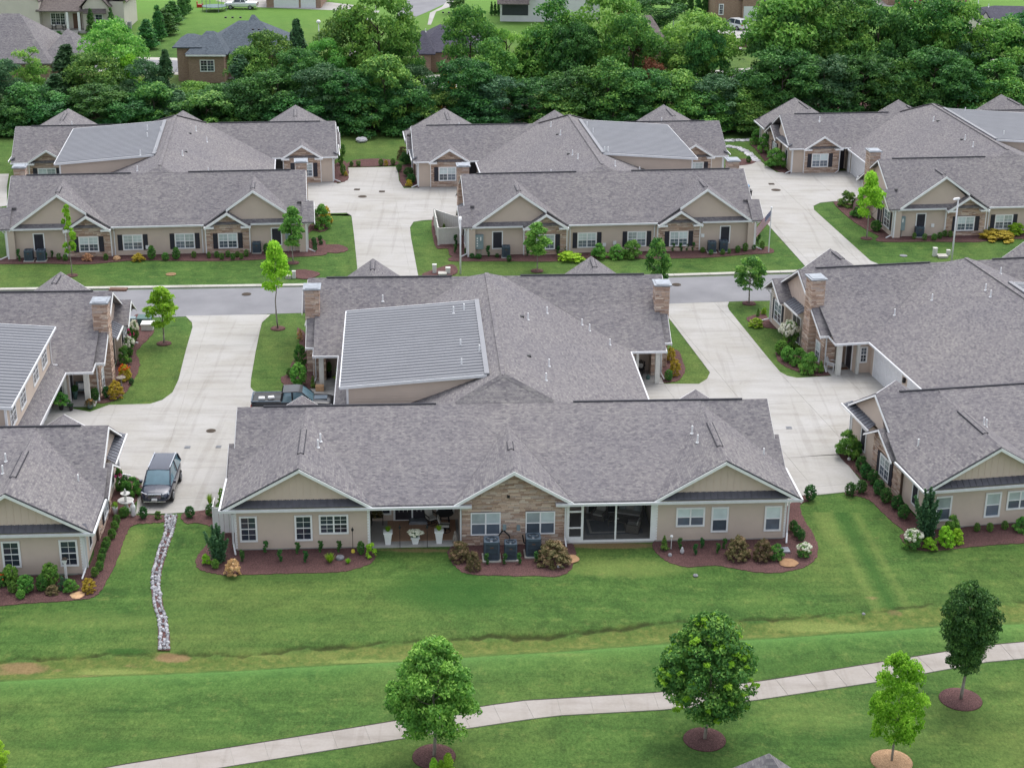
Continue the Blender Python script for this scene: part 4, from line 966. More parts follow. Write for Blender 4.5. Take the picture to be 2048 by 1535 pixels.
bed([(262, 1028), (330, 1030), (334, 1042), (305, 1046), (268, 1050), (252, 1070), (240, 1105), (215, 1160), (190, 1192), (150, 1200), (60, 1206), (-60, 1212), (-60, 1160), ('B', 12, .3), ('B', 16, .2), ('B', 16, 6), ('B', 16, 11), (262, 955), (278, 960), (284, 972), (281, 986), (275, 998)])
bed([(368, 1026), (440, 1020), (452, 1040), (440, 1058), (400, 1046), (370, 1046)])
bed([(1672, 900), ('C', -16, 10.5), ('C', -16, 5), ('C', -16, .2), ('C', -12, .2), ('C', -4, .2), (2200, 1075), (2048, 1086), (1960, 1092), (1880, 1100), (1840, 1100), (1812, 1088), (1800, 1072), (1808, 1062), (1780, 1040), (1745, 1005), (1722, 994), (1694, 990), (1692, 984), (1720, 978), (1726, 965), (1700, 935)])
# street-side and courtyard beds
bed([('A', -12.9, 33.5), (596, 655), (598, 690), (575, 745), (562, 755), (566, 768), (585, 777), (612, 779), (640, 776), ('A', -11.8, 25.7), ('A', -12, 27.5), ('A', -12.9, 28)])
bed([('A', 12.9, 29.5), (1352, 700), (1366, 722), (1370, 742), (1358, 760), (1338, 765), (1322, 764), ('A', 11.9, 27.4)])
bed([('B', 12.9, 37), (268, 632), (300, 640), (308, 662), (285, 690), (272, 705), (280, 730), (262, 770), (240, 795), (215, 805), (190, 806), ('B', 11.6, 25.9), ('B', 12.9, 28)])
bed([('C', -12.9, 28), ('C', -11.8, 25.8), (1664, 749), (1640, 752), (1610, 748), (1575, 735), (1556, 722), (1552, 700), (1566, 672), (1560, 660), (1530, 655), (1500, 645), (1493, 636), (1510, 630), (1530, 622), ('C', -13.2, 38)])
for key, sgn in (('D', 1), ('E', 1), ('F', 1)):
    bed([(key, -13.2, 37.3), (key, -4, 37.3), (key, 4, 37.3), (key, 13.2, 37.3), (key, 14.6, 37.6), (key, 14.8, 39.0), (key, 10, 39.4), (key, 6, 39.9), (key, 2, 39.2), (key, -3, 39.8), (key, -8, 40.0), (key, -12, 39.4), (key, -14.8, 39.0), (key, -14.8, 37.2)])
bed([('D', -13.0, 36.5), ('D', -15.6, 38.5), ('D', -17.0, 37.6), ('D', -16.0, 35.8)])
bed([('D', -13.0, 33.8), (622, 462), (642, 464), (658, 456), (660, 442), (645, 432), (622, 430)])
bed([('D', -13.0, 36.2), (640, 500), (650, 492), (650, 482), (636, 476), (622, 478)])
bed([('D', -16.1, 13), (690, 363), (697, 355), (695, 330), (684, 322), ('D', -16.1, 7)])
bed([('E', 16.1, 13), (830, 374), (806, 372), (799, 355), (800, 335), (820, 328), ('E', 16.1, 7)])
bed([('F', 16.1, 12.5), (1556, 343), (1535, 328), (1512, 300), (1500, 285), (1520, 262), ('F', 16.1, 2)])
bed([('F', 13.0, 27), (1668, 404), (1690, 430), (1725, 455), (1770, 478), ('F', 13.2, 37.3), ('F', 13, 32)])
bed([('E', 13.0, 37.5), ('E', 13, 30), (868, 432), (870, 492), (895, 498), (902, 512)])
bed([(846, 548), (900, 530), (915, 540), (905, 551), (860, 553)]); bed([(612, 540), (640, 548), (618, 558), (592, 556), (590, 542)])
bed([(700, 334), (790, 331), (792, 323), (755, 318), (704, 322)])
bed([(1455, 322), (1500, 318), (1512, 324), (1495, 330), (1460, 332)])
# wood line floor behind the back row
sheet('woodland_floor', PX([(-700, 300), (0, 272), (200, 262), (690, 268), (740, 262), (810, 270), (1000, 262), (1450, 266), (1520, 258), (2048, 250), (2800, 235), (2800, 195), (2048, 205), (1000, 205), (0, 212), (-700, 225)]), .01, 'mulch')
# far roads and drives beyond the wood
sheet('far_street', PX([(-300, 150), (150, 142), (360, 150), (600, 170), (850, 175), (1300, 175), (1480, 160), (2500, 120), (2500, 98), (1500, 136), (1300, 150), (850, 150), (600, 140), (350, 116), (150, 112), (-300, 118)]), .012, 'kerb')
sheet('far_street', PX([(-300, 146), (150, 138), (360, 145), (600, 165), (850, 170), (1300, 170), (1480, 155), (2500, 116), (2500, 102), (1500, 141), (1300, 155), (850, 155), (600, 145), (350, 121), (150, 117), (-300, 123)]), .022, 'asphalt')
sheet('far_drive', PX([(516, 15), (640, 20), (700, 22), (735, 14), (660, 5), (520, -4), (430, 2)]), .02, 'concrete')
sheet('far_walk', PX([(680, 22), (760, 22), (730, 55), (715, 110), (700, 150), (690, 150), (700, 100), (716, 50), (722, 30), (680, 28)]), .022, 'concrete')
sheet('far_street', PX([(826, -20), (905, -20), (890, 8), (860, 22), (832, 34), (800, 60), (780, 60), (800, 20)]), .02, 'asphalt')
sheet('far_walk', PX([(905, -10), (915, -10), (900, 14), (872, 24), (862, 50), (855, 50), (860, 26), (884, 14)]), .024, 'concrete')
sheet('far_drive', PX([(1420, 47), (1500, 47), (1510, 75), (1480, 100), (1465, 76), (1425, 60)]), .024, 'concrete')
sheet('far_drive', PX([(1745, 0), (1800, 0), (1960, 20), (1960, 34), (1800, 16), (1740, 10)]), .024, 'concrete')
# rugged stone-lined swale running down the lawn: each stone is a piece
def rock_mesh(seed, mat):
    r = random.Random(seed); m = MB()
    prof = [(.01, -.5), (.42, -.35), (.52, 0), (.40, .3), (.01, .42)]; m.lathe(prof, (0, 0, 0), 7)
    m.v = [(x*(1+r.uniform(-.25, .25)), y*(1+r.uniform(-.25, .25)), z*(1+r.uniform(-.25, .25))) for x, y, z in m.v]
    me = bpy.data.meshes.new('rock'); me.from_pydata(m.v, [], m.f); me.materials.append(M[mat]); me.update(); return me
ROCKS = [rock_mesh(i, 'rock') for i in range(5)]
def rock_channel():
    C_ = [(342, 1030, 30), (340, 1050, 24), (338, 1064, 21), (326, 1096, 22), (313, 1142, 22), (311, 1170, 20), (316, 1210, 22), (325, 1237, 21), (328, 1271, 25), (328, 1300, 27)]
    P = [at(c[0], c[1]) for c in C_]; wd = [c[2]*mpp(p)*.86 for c, p in zip(C_, P)]
    root = empty('rock_channel', P[4], 0, 'drainage channel of pale broken stones running down the lawn from the parking pad', 'stone channel')
    b = MB()
    L_, R2 = [], []
    for i, p in enumerate(P):
        L_.append((p[0]-wd[i]*.55, p[1])); R2.append((p[0]+wd[i]*.55, p[1]))
    sh = sheet('channel_bed', L_+R2[::-1], .02, 'mulch', 0, None, None); sh.parent = root; sh.location = -Vector(P[4])
    rng = random.Random(5); d = [0]
    for a, c in zip(P, P[1:]): d.append(d[-1]+math.dist(a, c))
    rows = int(d[-1]/.125); cnt = 0; extra = MB()
    for k in range(rows):
        s = (k+.5)*.125; x = float(np.interp(s, d, [p[0] for p in P])); y = float(np.interp(s, d, [p[1] for p in P])); w_ = float(np.interp(s, d, wd))
        n = max(3, int(w_/.15))
        for j in range(n):
            u = (j+.5)/n-.5
            if abs(u) < .10 and rng.random() < .6: continue
            sz = rng.uniform(.10, .24); X, Y = x+u*w_+rng.uniform(-.04, .04), y+rng.uniform(-.05, .05)
            if cnt < 290 and rng.random() < .38:
                o = bpy.data.objects.new('rock', ROCKS[rng.randrange(5)]); COL.objects.link(o); o.parent = root
                o.location = (X-P[4][0], Y-P[4][1], .05); o.rotation_euler = (rng.uniform(-.4, .4), rng.uniform(-.4, .4), rng.uniform(0, 6)); o.scale = (sz, sz*rng.uniform(.7, 1.1), sz*.8); cnt += 1
            else:
                n0 = len(extra.v); extra.lathe([(.01, -.04), (sz*.45, -.02), (sz*.5, .03), (sz*.33, .09), (.01, .12)], (0, 0, 0), 6)
                for q in range(n0, len(extra.v)):
                    vx, vy, vz = extra.v[q]; jx = 1+rng.uniform(-.25, .25); extra.v[q] = (X-P[4][0]+vx*jx, Y-P[4][1]+vy*(1+rng.uniform(-.25, .25)), .03+vz)
    e = extra.build('small_rocks', M['rock'], root, uv=False); e['kind'] = 'stuff'
rock_channel()
def plate(name, px, py, r, mat, label, cat, sq=False, z=.04, wr=1.0):
    P = at(px, py, z); m = MB()
    if sq:
        m.box(-r*wr, r*wr, -r, r, 0, .02)
        for i in range(5): m.box(-r*wr*.9, r*wr*.9, -r*.85+i*r*.36, -r*.72+i*r*.36, .02, .03)
    else:
        m.lathe([(r, 0), (r, .012), (r*.92, .016), (r*.9, .010), (.01, .010)], (0, 0, 0), 20)
        for i in range(-2, 3): m.box(-r*.7, r*.7, i*r*.28-.02, i*r*.28+.02, .010, .018)
    o = m.build(name, M[mat], None, P, uv=False); tag(o, label, cat)
plate('manhole_cover', 422, 861, .33, 'bark_dark', 'round iron manhole cover in the drive above the dark SUV', 'manhole cover')
plate('drain_grate', 375, 894, .2, 'grey', 'small square drain grate nearest the dark SUV', 'drain', True)
plate('drain_grate', 437, 893, .18, 'grey', 'small square drain grate by the villa wall right of the SUV', 'drain', True)
plate('drain_grate', 1578, 855, .2, 'grey', 'small square drain grate in the right driveway', 'drain', True)
plate('manhole_cover', 1353, 569, .4, 'bark_dark', 'round manhole cover in the street near the right chimney', 'manhole cover')
plate('manhole_cover', 493, 588, .4, 'bark_dark', 'round manhole cover in the street left of the tall young maple', 'manhole cover')
plate('manhole_cover', 725, 393, .45, 'bark_dark', 'round manhole cover in the middle back driveway', 'manhole cover')
plate('drain_grate', 714, 379, .3, 'bark_dark', 'left one of two small grates above the middle back manhole', 'drain', True)
plate('drain_grate', 764, 383, .3, 'bark_dark', 'right one of two small grates above the middle back manhole', 'drain', True)
plate('manhole_cover', 1552, 380, .5, 'bark_dark', 'round manhole cover in the back right driveway', 'manhole cover')
plate('drain_grate', 1543, 368, .3, 'bark_dark', 'small grate behind the back right manhole', 'drain', True)
plate('valve_cover', 342, 548, .45, 'soil', 'rusty round valve cover in the grass strip before the street', 'cover')
plate('valve_cover', 1807, 511, .35, 'grey', 'grey round valve cover in the grass near the right street lamp', 'cover')
P = at(237, 580); m = MB(); m.box(-.75, .75, -.3, .3, 0, .16); m.box(-.7, .7, -.36, -.3, .02, .13)
for i in range(6): m.box(-.65+i*.23, -.5+i*.23, -.2, .2, .16, .18)
tag(m.build('storm_drain', M['terra'], None, P), 'rusty brown kerb inlet on the far side of the street', 'storm drain')
# ------------------------------------------------------------ foliage
RS = np.random.RandomState(7)
def leaf_arrays(cent, nrm, size, tone, rs):
    n = len(cent); nrm = nrm/np.maximum(np.linalg.norm(nrm, axis=1, keepdims=True), 1e-6)
    r = rs.normal(size=(n, 3)); t = np.cross(nrm, r); t /= np.maximum(np.linalg.norm(t, axis=1, keepdims=True), 1e-6); b = np.cross(nrm, t)
    s = size[:, None]
    v = np.stack([cent-t*s*.95, cent+b*s*.5-nrm*s*.08, cent+t*s*.95, cent-b*s*.5-nrm*s*.08], 1).reshape(-1, 3)
    return v, np.repeat(tone, 4)
def mesh_leaves(name, v, tone, mat):
    n = len(v)//4; me = bpy.data.meshes.new(name)
    me.vertices.add(n*4); me.vertices.foreach_set('co', v.astype(np.float32).ravel())
    me.loops.add(n*4); me.loops.foreach_set('vertex_index', np.arange(n*4, dtype=np.int32))
    me.polygons.add(n); me.polygons.foreach_set('loop_start', np.arange(0, n*4, 4, dtype=np.int32))
    me.update(calc_edges=True)
    A = me.attributes.new('tone', 'FLOAT', 'POINT'); A.data.foreach_set('value', tone.astype(np.float32))
    me.materials.append(M[mat]); return me
def foliage(name, mat, n, leaf, prof, clumps=60, cr=.16, seed=0, core=.25, updir=.35, hollow=.40, flat=1.0, jit=.5):
    """unit-height crown: prof(z) gives the radius (in crown heights) at z 0..1; leaves gather in clumps"""
    rs = np.random.RandomState(seed); cc = []; k = 0
    while len(cc) < clumps:
        z = rs.uniform(.03, .985); R = prof(z)
        if R <= 0 or rs.uniform() > .35+R*1.5+(.6 if n < 5000 else 0): continue
        u = rs.uniform(hollow, 1)**.6; th = rs.uniform(0, 2*math.pi)
        cc.append((math.cos(th)*R*u, math.sin(th)*R*u, z))
    cc = np.array(cc); ct = rs.uniform(0, 1, clumps); csz = rs.uniform(.6, 1.35, clumps)*cr
    ci = rs.choice(clumps, n, p=(csz**2)/np.sum(csz**2)); d = rs.normal(size=(n, 3)); d /= np.linalg.norm(d, axis=1, keepdims=True)
    d[:, 2] = np.where(d[:, 2] < -.3, -d[:, 2]*.6, d[:, 2])
    rad = rs.uniform(.55, 1.08, n)**.7*csz[ci]
    p = cc[ci]+d*rad[:, None]*np.array([1, 1, .75*flat])
    nr = d*.8+rs.normal(size=(n, 3))*jit+np.array([0, 0, updir])
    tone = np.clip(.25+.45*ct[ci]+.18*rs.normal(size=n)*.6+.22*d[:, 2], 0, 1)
    v, t = leaf_arrays(p, nr, leaf*rs.uniform(.7, 1.3, n), tone, rs)
    return mesh_leaves(name, v, t, mat)
def conifer(name, mat, n, leaf, base=.28, seed=0, top=.02, droop=0.15, power=1.0, tiers=40):
    rs = np.random.RandomState(seed)
    z = rs.uniform(0, 1, n)**1.35; th0 = rs.uniform(0, 2*math.pi, tiers); zt = rs.uniform(0, 1, tiers)**1.2; k = rs.randint(0, tiers, n)
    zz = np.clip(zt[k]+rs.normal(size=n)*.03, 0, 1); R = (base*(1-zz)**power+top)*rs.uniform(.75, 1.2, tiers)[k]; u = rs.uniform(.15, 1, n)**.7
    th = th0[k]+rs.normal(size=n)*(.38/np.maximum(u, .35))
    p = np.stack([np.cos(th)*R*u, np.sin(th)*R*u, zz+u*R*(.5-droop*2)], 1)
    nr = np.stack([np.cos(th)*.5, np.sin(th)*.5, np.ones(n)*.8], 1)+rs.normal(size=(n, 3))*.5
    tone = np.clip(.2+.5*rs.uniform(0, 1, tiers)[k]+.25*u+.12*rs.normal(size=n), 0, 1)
    v, t = leaf_arrays(p, nr, leaf*rs.uniform(.7, 1.3, n), tone, rs)
    return mesh_leaves(name, v, t, mat)
def limb_mesh(name, h, r0, crown_z0, spread, nb, seed, mat='bark'):
    rng = random.Random(seed); m = MB(); top = h*.82; pts = [(0, 0, -.1)]
    k = 5
    for i in range(1, k+1):
        z = top*i/k; pts.append((rng.uniform(-.02, .02)*h, rng.uniform(-.02, .02)*h, z))
    for i in range(k): m.tube(pts[i], pts[i+1], r0*(1-i/k*.8), 8, r0*(1-(i+1)/k*.8), cap=i in (0, k-1))
    for i in range(nb):
        z = crown_z0+(top-crown_z0)*(i+.3)/nb; t = z/top*k; j = min(int(t), k-1); f_ = t-j
        b = Vector(pts[j]).lerp(Vector(pts[j+1]), f_); th = i*2.4+rng.uniform(-.4, .4); ln = spread*(1-.5*(z-crown_z0)/(top-crown_z0))*rng.uniform(.7, 1)
        q = b+Vector((math.cos(th)*ln*.6, math.sin(th)*ln*.6, ln*.45)); e = b+Vector((math.cos(th)*ln, math.sin(th)*ln, ln*.95))
        m.tube(b, q, r0*.35, 5, r0*.22, cap=False); m.tube(q, e, r0*.22, 5, r0*.06)
    o = m.build(name, M[mat], uv=False, smooth=True); COL.objects.unlink(o); return o.data
ov = lambda w, a=.55: (lambda z: w*math.sin(math.pi*min(1, max(0, z))**a)**.75 if 0 < z < 1 else 0)
egg = lambda w: (lambda z: w*(max(0, 1-abs((z-.36)/(.66 if z > .36 else .42))**(1.75 if z > .36 else 2.6)))**(.85 if z > .36 else .6))
dome = lambda w: (lambda z: w*math.sqrt(max(0, 1-(z*.98)**2)))
vase = lambda w: (lambda z: w*(.35+.65*min(1, z/.55))*(max(0, 1-max(0, (z-.6)/.42)**2))**.6)
CR = {}
egg2 = lambda w: (lambda z: w*(max(0, 1-abs((z-.45)/.58)**2.4))**.6)
def crownset():
    for i, m_ in enumerate(('leaf_tree', 'leaf_deep', 'leaf_tree', 'leaf_blue', 'leaf_young')):
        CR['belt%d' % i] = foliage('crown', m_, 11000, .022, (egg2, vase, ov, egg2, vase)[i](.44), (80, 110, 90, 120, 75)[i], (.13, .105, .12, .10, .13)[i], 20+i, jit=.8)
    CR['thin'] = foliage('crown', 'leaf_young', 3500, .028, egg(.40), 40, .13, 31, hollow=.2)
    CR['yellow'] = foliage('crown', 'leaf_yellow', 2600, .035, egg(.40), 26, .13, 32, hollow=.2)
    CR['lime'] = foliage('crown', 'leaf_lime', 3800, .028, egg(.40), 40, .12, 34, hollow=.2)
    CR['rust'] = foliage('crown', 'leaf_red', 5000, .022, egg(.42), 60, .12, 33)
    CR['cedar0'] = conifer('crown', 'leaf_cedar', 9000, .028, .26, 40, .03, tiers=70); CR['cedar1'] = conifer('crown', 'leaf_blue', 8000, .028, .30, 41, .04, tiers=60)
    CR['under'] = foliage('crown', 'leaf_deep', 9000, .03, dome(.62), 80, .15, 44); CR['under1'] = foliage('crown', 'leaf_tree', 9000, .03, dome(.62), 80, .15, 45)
crownset()
TRK = {k: limb_mesh('trunk', 1.0, .022, .3, .3, 7, s, 'bark_dark') for k, s in (('a', 1), ('b', 2))}
def simple_tree(name, P, h, w, crown, z0, label, cat='tree', group=None, trunk='a', rot=0.0):
    """tree whose crown mesh is unit-high; z0 = fraction of the height where the crown starts"""
    t = empty(name, P, rot, label, cat, group)
    tr = bpy.data.objects.new('trunk', TRK[trunk]); COL.objects.link(tr); tr.parent = t; tr.scale = (h, h, h)
    me = CR[crown]; c = bpy.data.objects.new('crown', me); COL.objects.link(c); c.parent = t
    ch = h*(1-z0); c.location = (0, 0, h*z0); base = {'under': 1.3, 'under1': 1.3, 'cedar0': .56, 'cedar1': .64}.get(crown, .98)
    c.scale = (w/base, w/base, ch*(1.07 if crown.startswith('belt') else 1.0))
    return t
# ---- wood line
ORD = ['first', 'second', 'third', 'fourth', 'fifth', 'sixth', 'seventh', 'eighth', 'ninth', 'tenth', 'eleventh', 'twelfth', 'thirteenth', 'fourteenth', 'fifteenth', 'sixteenth', 'seventeenth', 'eighteenth', 'nineteenth', 'twentieth', 'twenty-first', 'twenty-second', 'twenty-third']
BELT = [  # crown centre x, crown top y, crown width px, base y, kind
 (-40, 120, 120, 232, 'belt1'), (12, 128, 80, 245, 'belt3'), (66, 88, 62, 205, 'thin'), (118, 150, 90, 240, 'cedar0'), (142, 92, 95, 222, 'cedar0'), (196, 120, 95, 235, 'belt0'), (232, 62, 105, 215, 'belt4'), (262, 110, 60, 228, 'lime'), (290, 130, 80, 240, 'belt3'),
 (338, 102, 56, 232, 'cedar0'), (392, 172, 70, 240, 'belt4'), (484, 112, 84, 232, 'cedar1'), (505, 108, 80, 225, 'belt0'), (545, 78, 90, 214, 'belt0'), (598, 42, 62, 200, 'cedar0'), (604, 110, 90, 238, 'belt1'), (655, 96, 80, 225, 'belt4'), (704, 34, 100, 210, 'belt0'), (760, 10, 120, 218, 'belt4'), (805, 45, 80, 215, 'belt2'),
 (838, 138, 70, 236, 'belt3'), (893, 152, 44, 232, 'yellow'), (940, 30, 92, 205, 'belt0'), (985, 90, 100, 232, 'belt2'), (1012, 48, 60, 212, 'thin'), (1062, 60, 90, 215, 'thin'), (1108, 16, 120, 210, 'belt2'), (1148, 60, 90, 225, 'belt1'), (1208, 12, 130, 212, 'belt4'), (1262, 48, 100, 225, 'belt0'), (1278, 62, 50, 215, 'rust'), (1300, 120, 80, 236, 'rust'),
 (1366, 100, 90, 228, 'belt0'), (1392, 48, 120, 222, 'belt4'), (1404, 72, 76, 232, 'belt1'), (1460, 146, 90, 240, 'belt2'), (1548, 28, 96, 232, 'belt1'), (1572, 5, 150, 228, 'belt4'), (1640, 4, 140, 222, 'belt0'), (1690, 35, 110, 230, 'belt2'), (1745, 30, 110, 226, 'belt1'), (1795, 16, 120, 218, 'belt2'), (1850, 18, 120, 222, 'belt0'), (1905, 30, 100, 220, 'belt4'), (1932, 95, 90, 232, 'belt3'), (1985, 62, 120, 226, 'belt4'), (2042, 40, 110, 218, 'belt1'), (2090, 80, 120, 232, 'belt2'),
 (-20, 165, 100, 262, 'cedar0'), (60, 170, 110, 258, 'under'), (200, 178, 110, 258, 'belt1'), (310, 172, 100, 255, 'under1'), (360, 182, 80, 257, 'cedar1'), (440, 176, 90, 252, 'under'), (500, 160, 100, 256, 'under'), (560, 150, 110, 252, 'belt1'), (640, 140, 110, 255, 'belt3'), (700, 150, 110, 258, 'belt1'), (770, 120, 120, 258, 'under1'), (815, 170, 100, 262, 'under'), (880, 190, 90, 256, 'under1'), (930, 130, 110, 252, 'belt1'), (1000, 160, 110, 256, 'belt3'), (1075, 165, 110, 256, 'belt1'), (1145, 140, 110, 256, 'under'), (1215, 130, 120, 256, 'belt2'), (1285, 150, 110, 256, 'belt1'), (1350, 150, 110, 258, 'under1'), (1420, 160, 110, 258, 'belt3'), (1490, 170, 100, 258, 'belt2'), (1560, 110, 130, 256, 'belt1'), (1640, 120, 120, 252, 'belt3'), (1720, 120, 120, 252, 'belt1'), (1790, 130, 110, 250, 'belt2'), (1860, 110, 120, 250, 'belt1'), (1920, 150, 110, 250, 'under'), (1990, 130, 120, 248, 'belt2'), (2060, 140, 110, 246, 'belt3'),
 (30, 205, 90, 266, 'under'), (110, 196, 110, 262, 'under'), (255, 195, 110, 262, 'under'), (415, 190, 120, 262, 'under1'), (600, 190, 120, 262, 'under'), (735, 190, 110, 264, 'under'), (850, 215, 90, 264, 'under1'), (960, 195, 110, 262, 'under'), (1110, 190, 110, 262, 'under1'), (1250, 190, 110, 262, 'under'), (1390, 185, 110, 264, 'under1'), (1500, 200, 90, 264, 'under1'), (1660, 170, 110, 256, 'under'), (1830, 175, 110, 254, 'under'), (1970, 180, 110, 252, 'under1')]
KN = {'belt0': ('green broadleaf tree', 'broadleaf tree'), 'belt1': ('deep green broadleaf tree', 'broadleaf tree'), 'belt2': ('full green broadleaf tree', 'broadleaf tree'), 'belt3': ('blue-green broadleaf tree', 'broadleaf tree'), 'belt4': ('bright green broadleaf tree', 'broadleaf tree'),
      'thin': ('thin pale green tree', 'tree'), 'yellow': ('small yellow-green tree', 'tree'), 'lime': ('small lime green tree', 'tree'), 'rust': ('rusty brown half-dead tree', 'tree'), 'cedar0': ('dark pointed cedar', 'cedar tree'), 'cedar1': ('grey-green spreading cedar', 'cedar tree'), 'under': ('low dark thicket tree', 'small tree'), 'under1': ('low green thicket tree', 'small tree')}
def belt():
    rng = random.Random(9); cnt = {}
    for i, (x, yt, w, yb, kind) in sorted(enumerate(BELT), key=lambda t: t[1][0]):
        P = at(x, yb); h = max(3.0, hgt(x, yt, P)); W_ = w*mpp(P)*1.3; j = cnt.get(kind, 0); cnt[kind] = j+1
        z0 = .02 if kind.startswith(('under', 'cedar')) else .10
        nm = {'cedar0': 'cedar_tree', 'cedar1': 'cedar_tree', 'under': 'thicket_tree', 'under1': 'thicket_tree'}.get(kind, 'broadleaf_tree')
        row = 'at the front edge of' if yb > 245 else 'in the back of'
        simple_tree(nm, P, h, W_, kind, z0, '%s %s from the left in the wood line' % (ORD[j], KN[kind][0]), 'tree', 'trees of the wood line', rng.choice('ab'), rng.uniform(0, 6.28))
belt()
# ---- young trees on the lawns
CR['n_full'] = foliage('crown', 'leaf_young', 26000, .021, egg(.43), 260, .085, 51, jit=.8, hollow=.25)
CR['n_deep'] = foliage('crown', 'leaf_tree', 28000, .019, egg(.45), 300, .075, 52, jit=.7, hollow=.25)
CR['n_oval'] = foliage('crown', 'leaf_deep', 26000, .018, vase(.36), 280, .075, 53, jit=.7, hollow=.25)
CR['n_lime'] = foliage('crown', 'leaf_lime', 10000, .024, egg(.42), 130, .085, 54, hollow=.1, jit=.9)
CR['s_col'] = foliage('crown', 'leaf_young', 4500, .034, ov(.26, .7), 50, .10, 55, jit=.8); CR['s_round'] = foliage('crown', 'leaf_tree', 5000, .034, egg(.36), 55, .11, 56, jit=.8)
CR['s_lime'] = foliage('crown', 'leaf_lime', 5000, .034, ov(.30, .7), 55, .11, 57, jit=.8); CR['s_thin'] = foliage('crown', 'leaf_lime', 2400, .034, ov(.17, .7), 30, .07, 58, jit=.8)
def lawn_tree(x, yb, yt, wpx, crown, zc, label, ring=None, ringmat='mulch', r0=.09, name='young_tree', seed=1, nb=12, hw=.9):
    P = at(x, yb); h = hgt(x, yt, P); W_ = wpx*mpp(P); t = empty(name, P, seed, label, 'tree')
    me = limb_mesh('trunk', h, r0, h*zc*1.15, W_*.42, nb, seed); tr = bpy.data.objects.new('trunk', me); COL.objects.link(tr); tr.parent = t
    c = bpy.data.objects.new('crown', CR[crown]); COL.objects.link(c); c.parent = t; c.location = (0, 0, h*zc); c.scale = (W_/hw, W_/hw, h*(1-zc)*.97)
    if ring:
        R = ring*mpp(P); m = MB(); m.lathe([(R, .0), (R*.97, .05), (R*.5, .09), (.05, .07)], (0, 0, 0), 32)
        o = m.build('mulch_ring', M[ringmat], t, uv=False, smooth=True); o['kind'] = 'stuff'
    return t
lawn_tree(868, 1512, 1274, 172, 'n_full', .24, 'broad bright green young tree in the middle of the front lawn', 44, seed=3)
CR['n_tips'] = foliage('crown', 'leaf_lime', 2600, .020, egg(.455), 90, .03, 99, hollow=.93, jit=.6)
mt_ = lawn_tree(1409, 1478, 1226, 186, 'n_deep', .25, 'dark green maple with pale shoot tips by the sidewalk', 43, seed=5)
for ch in list(mt_.children):
    if ch.name.startswith('crown'): tp = bpy.data.objects.new('shoot_tips', CR['n_tips']); COL.objects.link(tp); tp.parent = mt_; tp.location = ch.location; tp.scale = ch.scale
lawn_tree(1921, 1398, 1166, 120, 'n_oval', .24, 'dark oval hornbeam at the right end of the sidewalk', 43, seed=7, hw=.78)
lawn_tree(1783, 1522, 1298, 125, 'n_lime', .22, 'sparse lime green young tree in a tan mulch ring', 42, 'tanmulch', .06, seed=9, nb=16)
lawn_tree(-10, 1560, 1465, 60, 'n_lime', .2, 'lime green sapling cut off by the left edge of the lawn', 30, seed=11)
lawn_tree(144, 551, 409, 32, 's_thin', .3, 'very slim young tree in front of the back left villa block', 12, seed=12, r0=.05, nb=6, hw=.5)
lawn_tree(587, 526, 415, 48, 's_col', .3, 'young tree by the right end of the back left villa block', 12, seed=13, r0=.06, nb=8, hw=.6)
lawn_tree(556, 657, 484, 56, 's_lime', .42, 'tall young tree on the corner lawn left of the middle chimney', 15, seed=14, r0=.07, nb=9, hw=.72)
lawn_tree(328, 687, 575, 66, 's_lime', .30, 'young tree by the green enclosure on the left corner lawn', 15, seed=15, r0=.07, nb=9, hw=.72)
lawn_tree(1074, 542, 447, 54, 's_col', .34, 'young tree before the stone gable of the back middle block', 13, seed=16, r0=.06, nb=8, hw=.6)
lawn_tree(1313, 590, 474, 52, 's_round', .25, 'dense green young tree rising behind the right chimney of the middle block', 0, seed=17, r0=.07, nb=8, hw=.8)
lawn_tree(1498, 607, 511, 62, 's_round', .30, 'airy young tree at the street corner of the right lawn', 14, seed=18, r0=.07, nb=9, hw=.8)
lawn_tree(1733, 477, 346, 56, 's_lime', .28, 'bright green oval young tree before the back right block', 12, seed=19, r0=.08, nb=9, hw=.72)
# ---- shrubs: unit meshes (height 1)
SH = {}
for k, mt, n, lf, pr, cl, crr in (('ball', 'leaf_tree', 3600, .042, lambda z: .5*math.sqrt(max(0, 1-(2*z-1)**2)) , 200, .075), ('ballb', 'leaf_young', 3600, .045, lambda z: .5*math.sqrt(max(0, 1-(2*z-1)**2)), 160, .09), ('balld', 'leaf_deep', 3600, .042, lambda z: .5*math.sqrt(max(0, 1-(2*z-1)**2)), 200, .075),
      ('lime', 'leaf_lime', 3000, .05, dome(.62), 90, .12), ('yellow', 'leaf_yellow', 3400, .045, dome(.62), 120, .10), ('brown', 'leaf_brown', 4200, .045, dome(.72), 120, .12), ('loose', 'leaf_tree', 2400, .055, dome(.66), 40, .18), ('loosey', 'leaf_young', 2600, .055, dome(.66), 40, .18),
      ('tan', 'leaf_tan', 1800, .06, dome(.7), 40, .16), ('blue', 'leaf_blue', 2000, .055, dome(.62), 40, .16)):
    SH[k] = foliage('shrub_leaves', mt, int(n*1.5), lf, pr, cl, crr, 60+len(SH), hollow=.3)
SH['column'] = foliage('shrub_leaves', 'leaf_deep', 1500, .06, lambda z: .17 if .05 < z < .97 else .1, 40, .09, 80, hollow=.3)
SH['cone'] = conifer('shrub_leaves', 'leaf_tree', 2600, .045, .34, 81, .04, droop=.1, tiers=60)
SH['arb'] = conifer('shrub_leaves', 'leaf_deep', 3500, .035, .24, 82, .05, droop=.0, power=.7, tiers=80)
SH['arby'] = conifer('shrub_leaves', 'leaf_lime', 4500, .035, .20, 86, .05, droop=.0, power=.6, tiers=80)
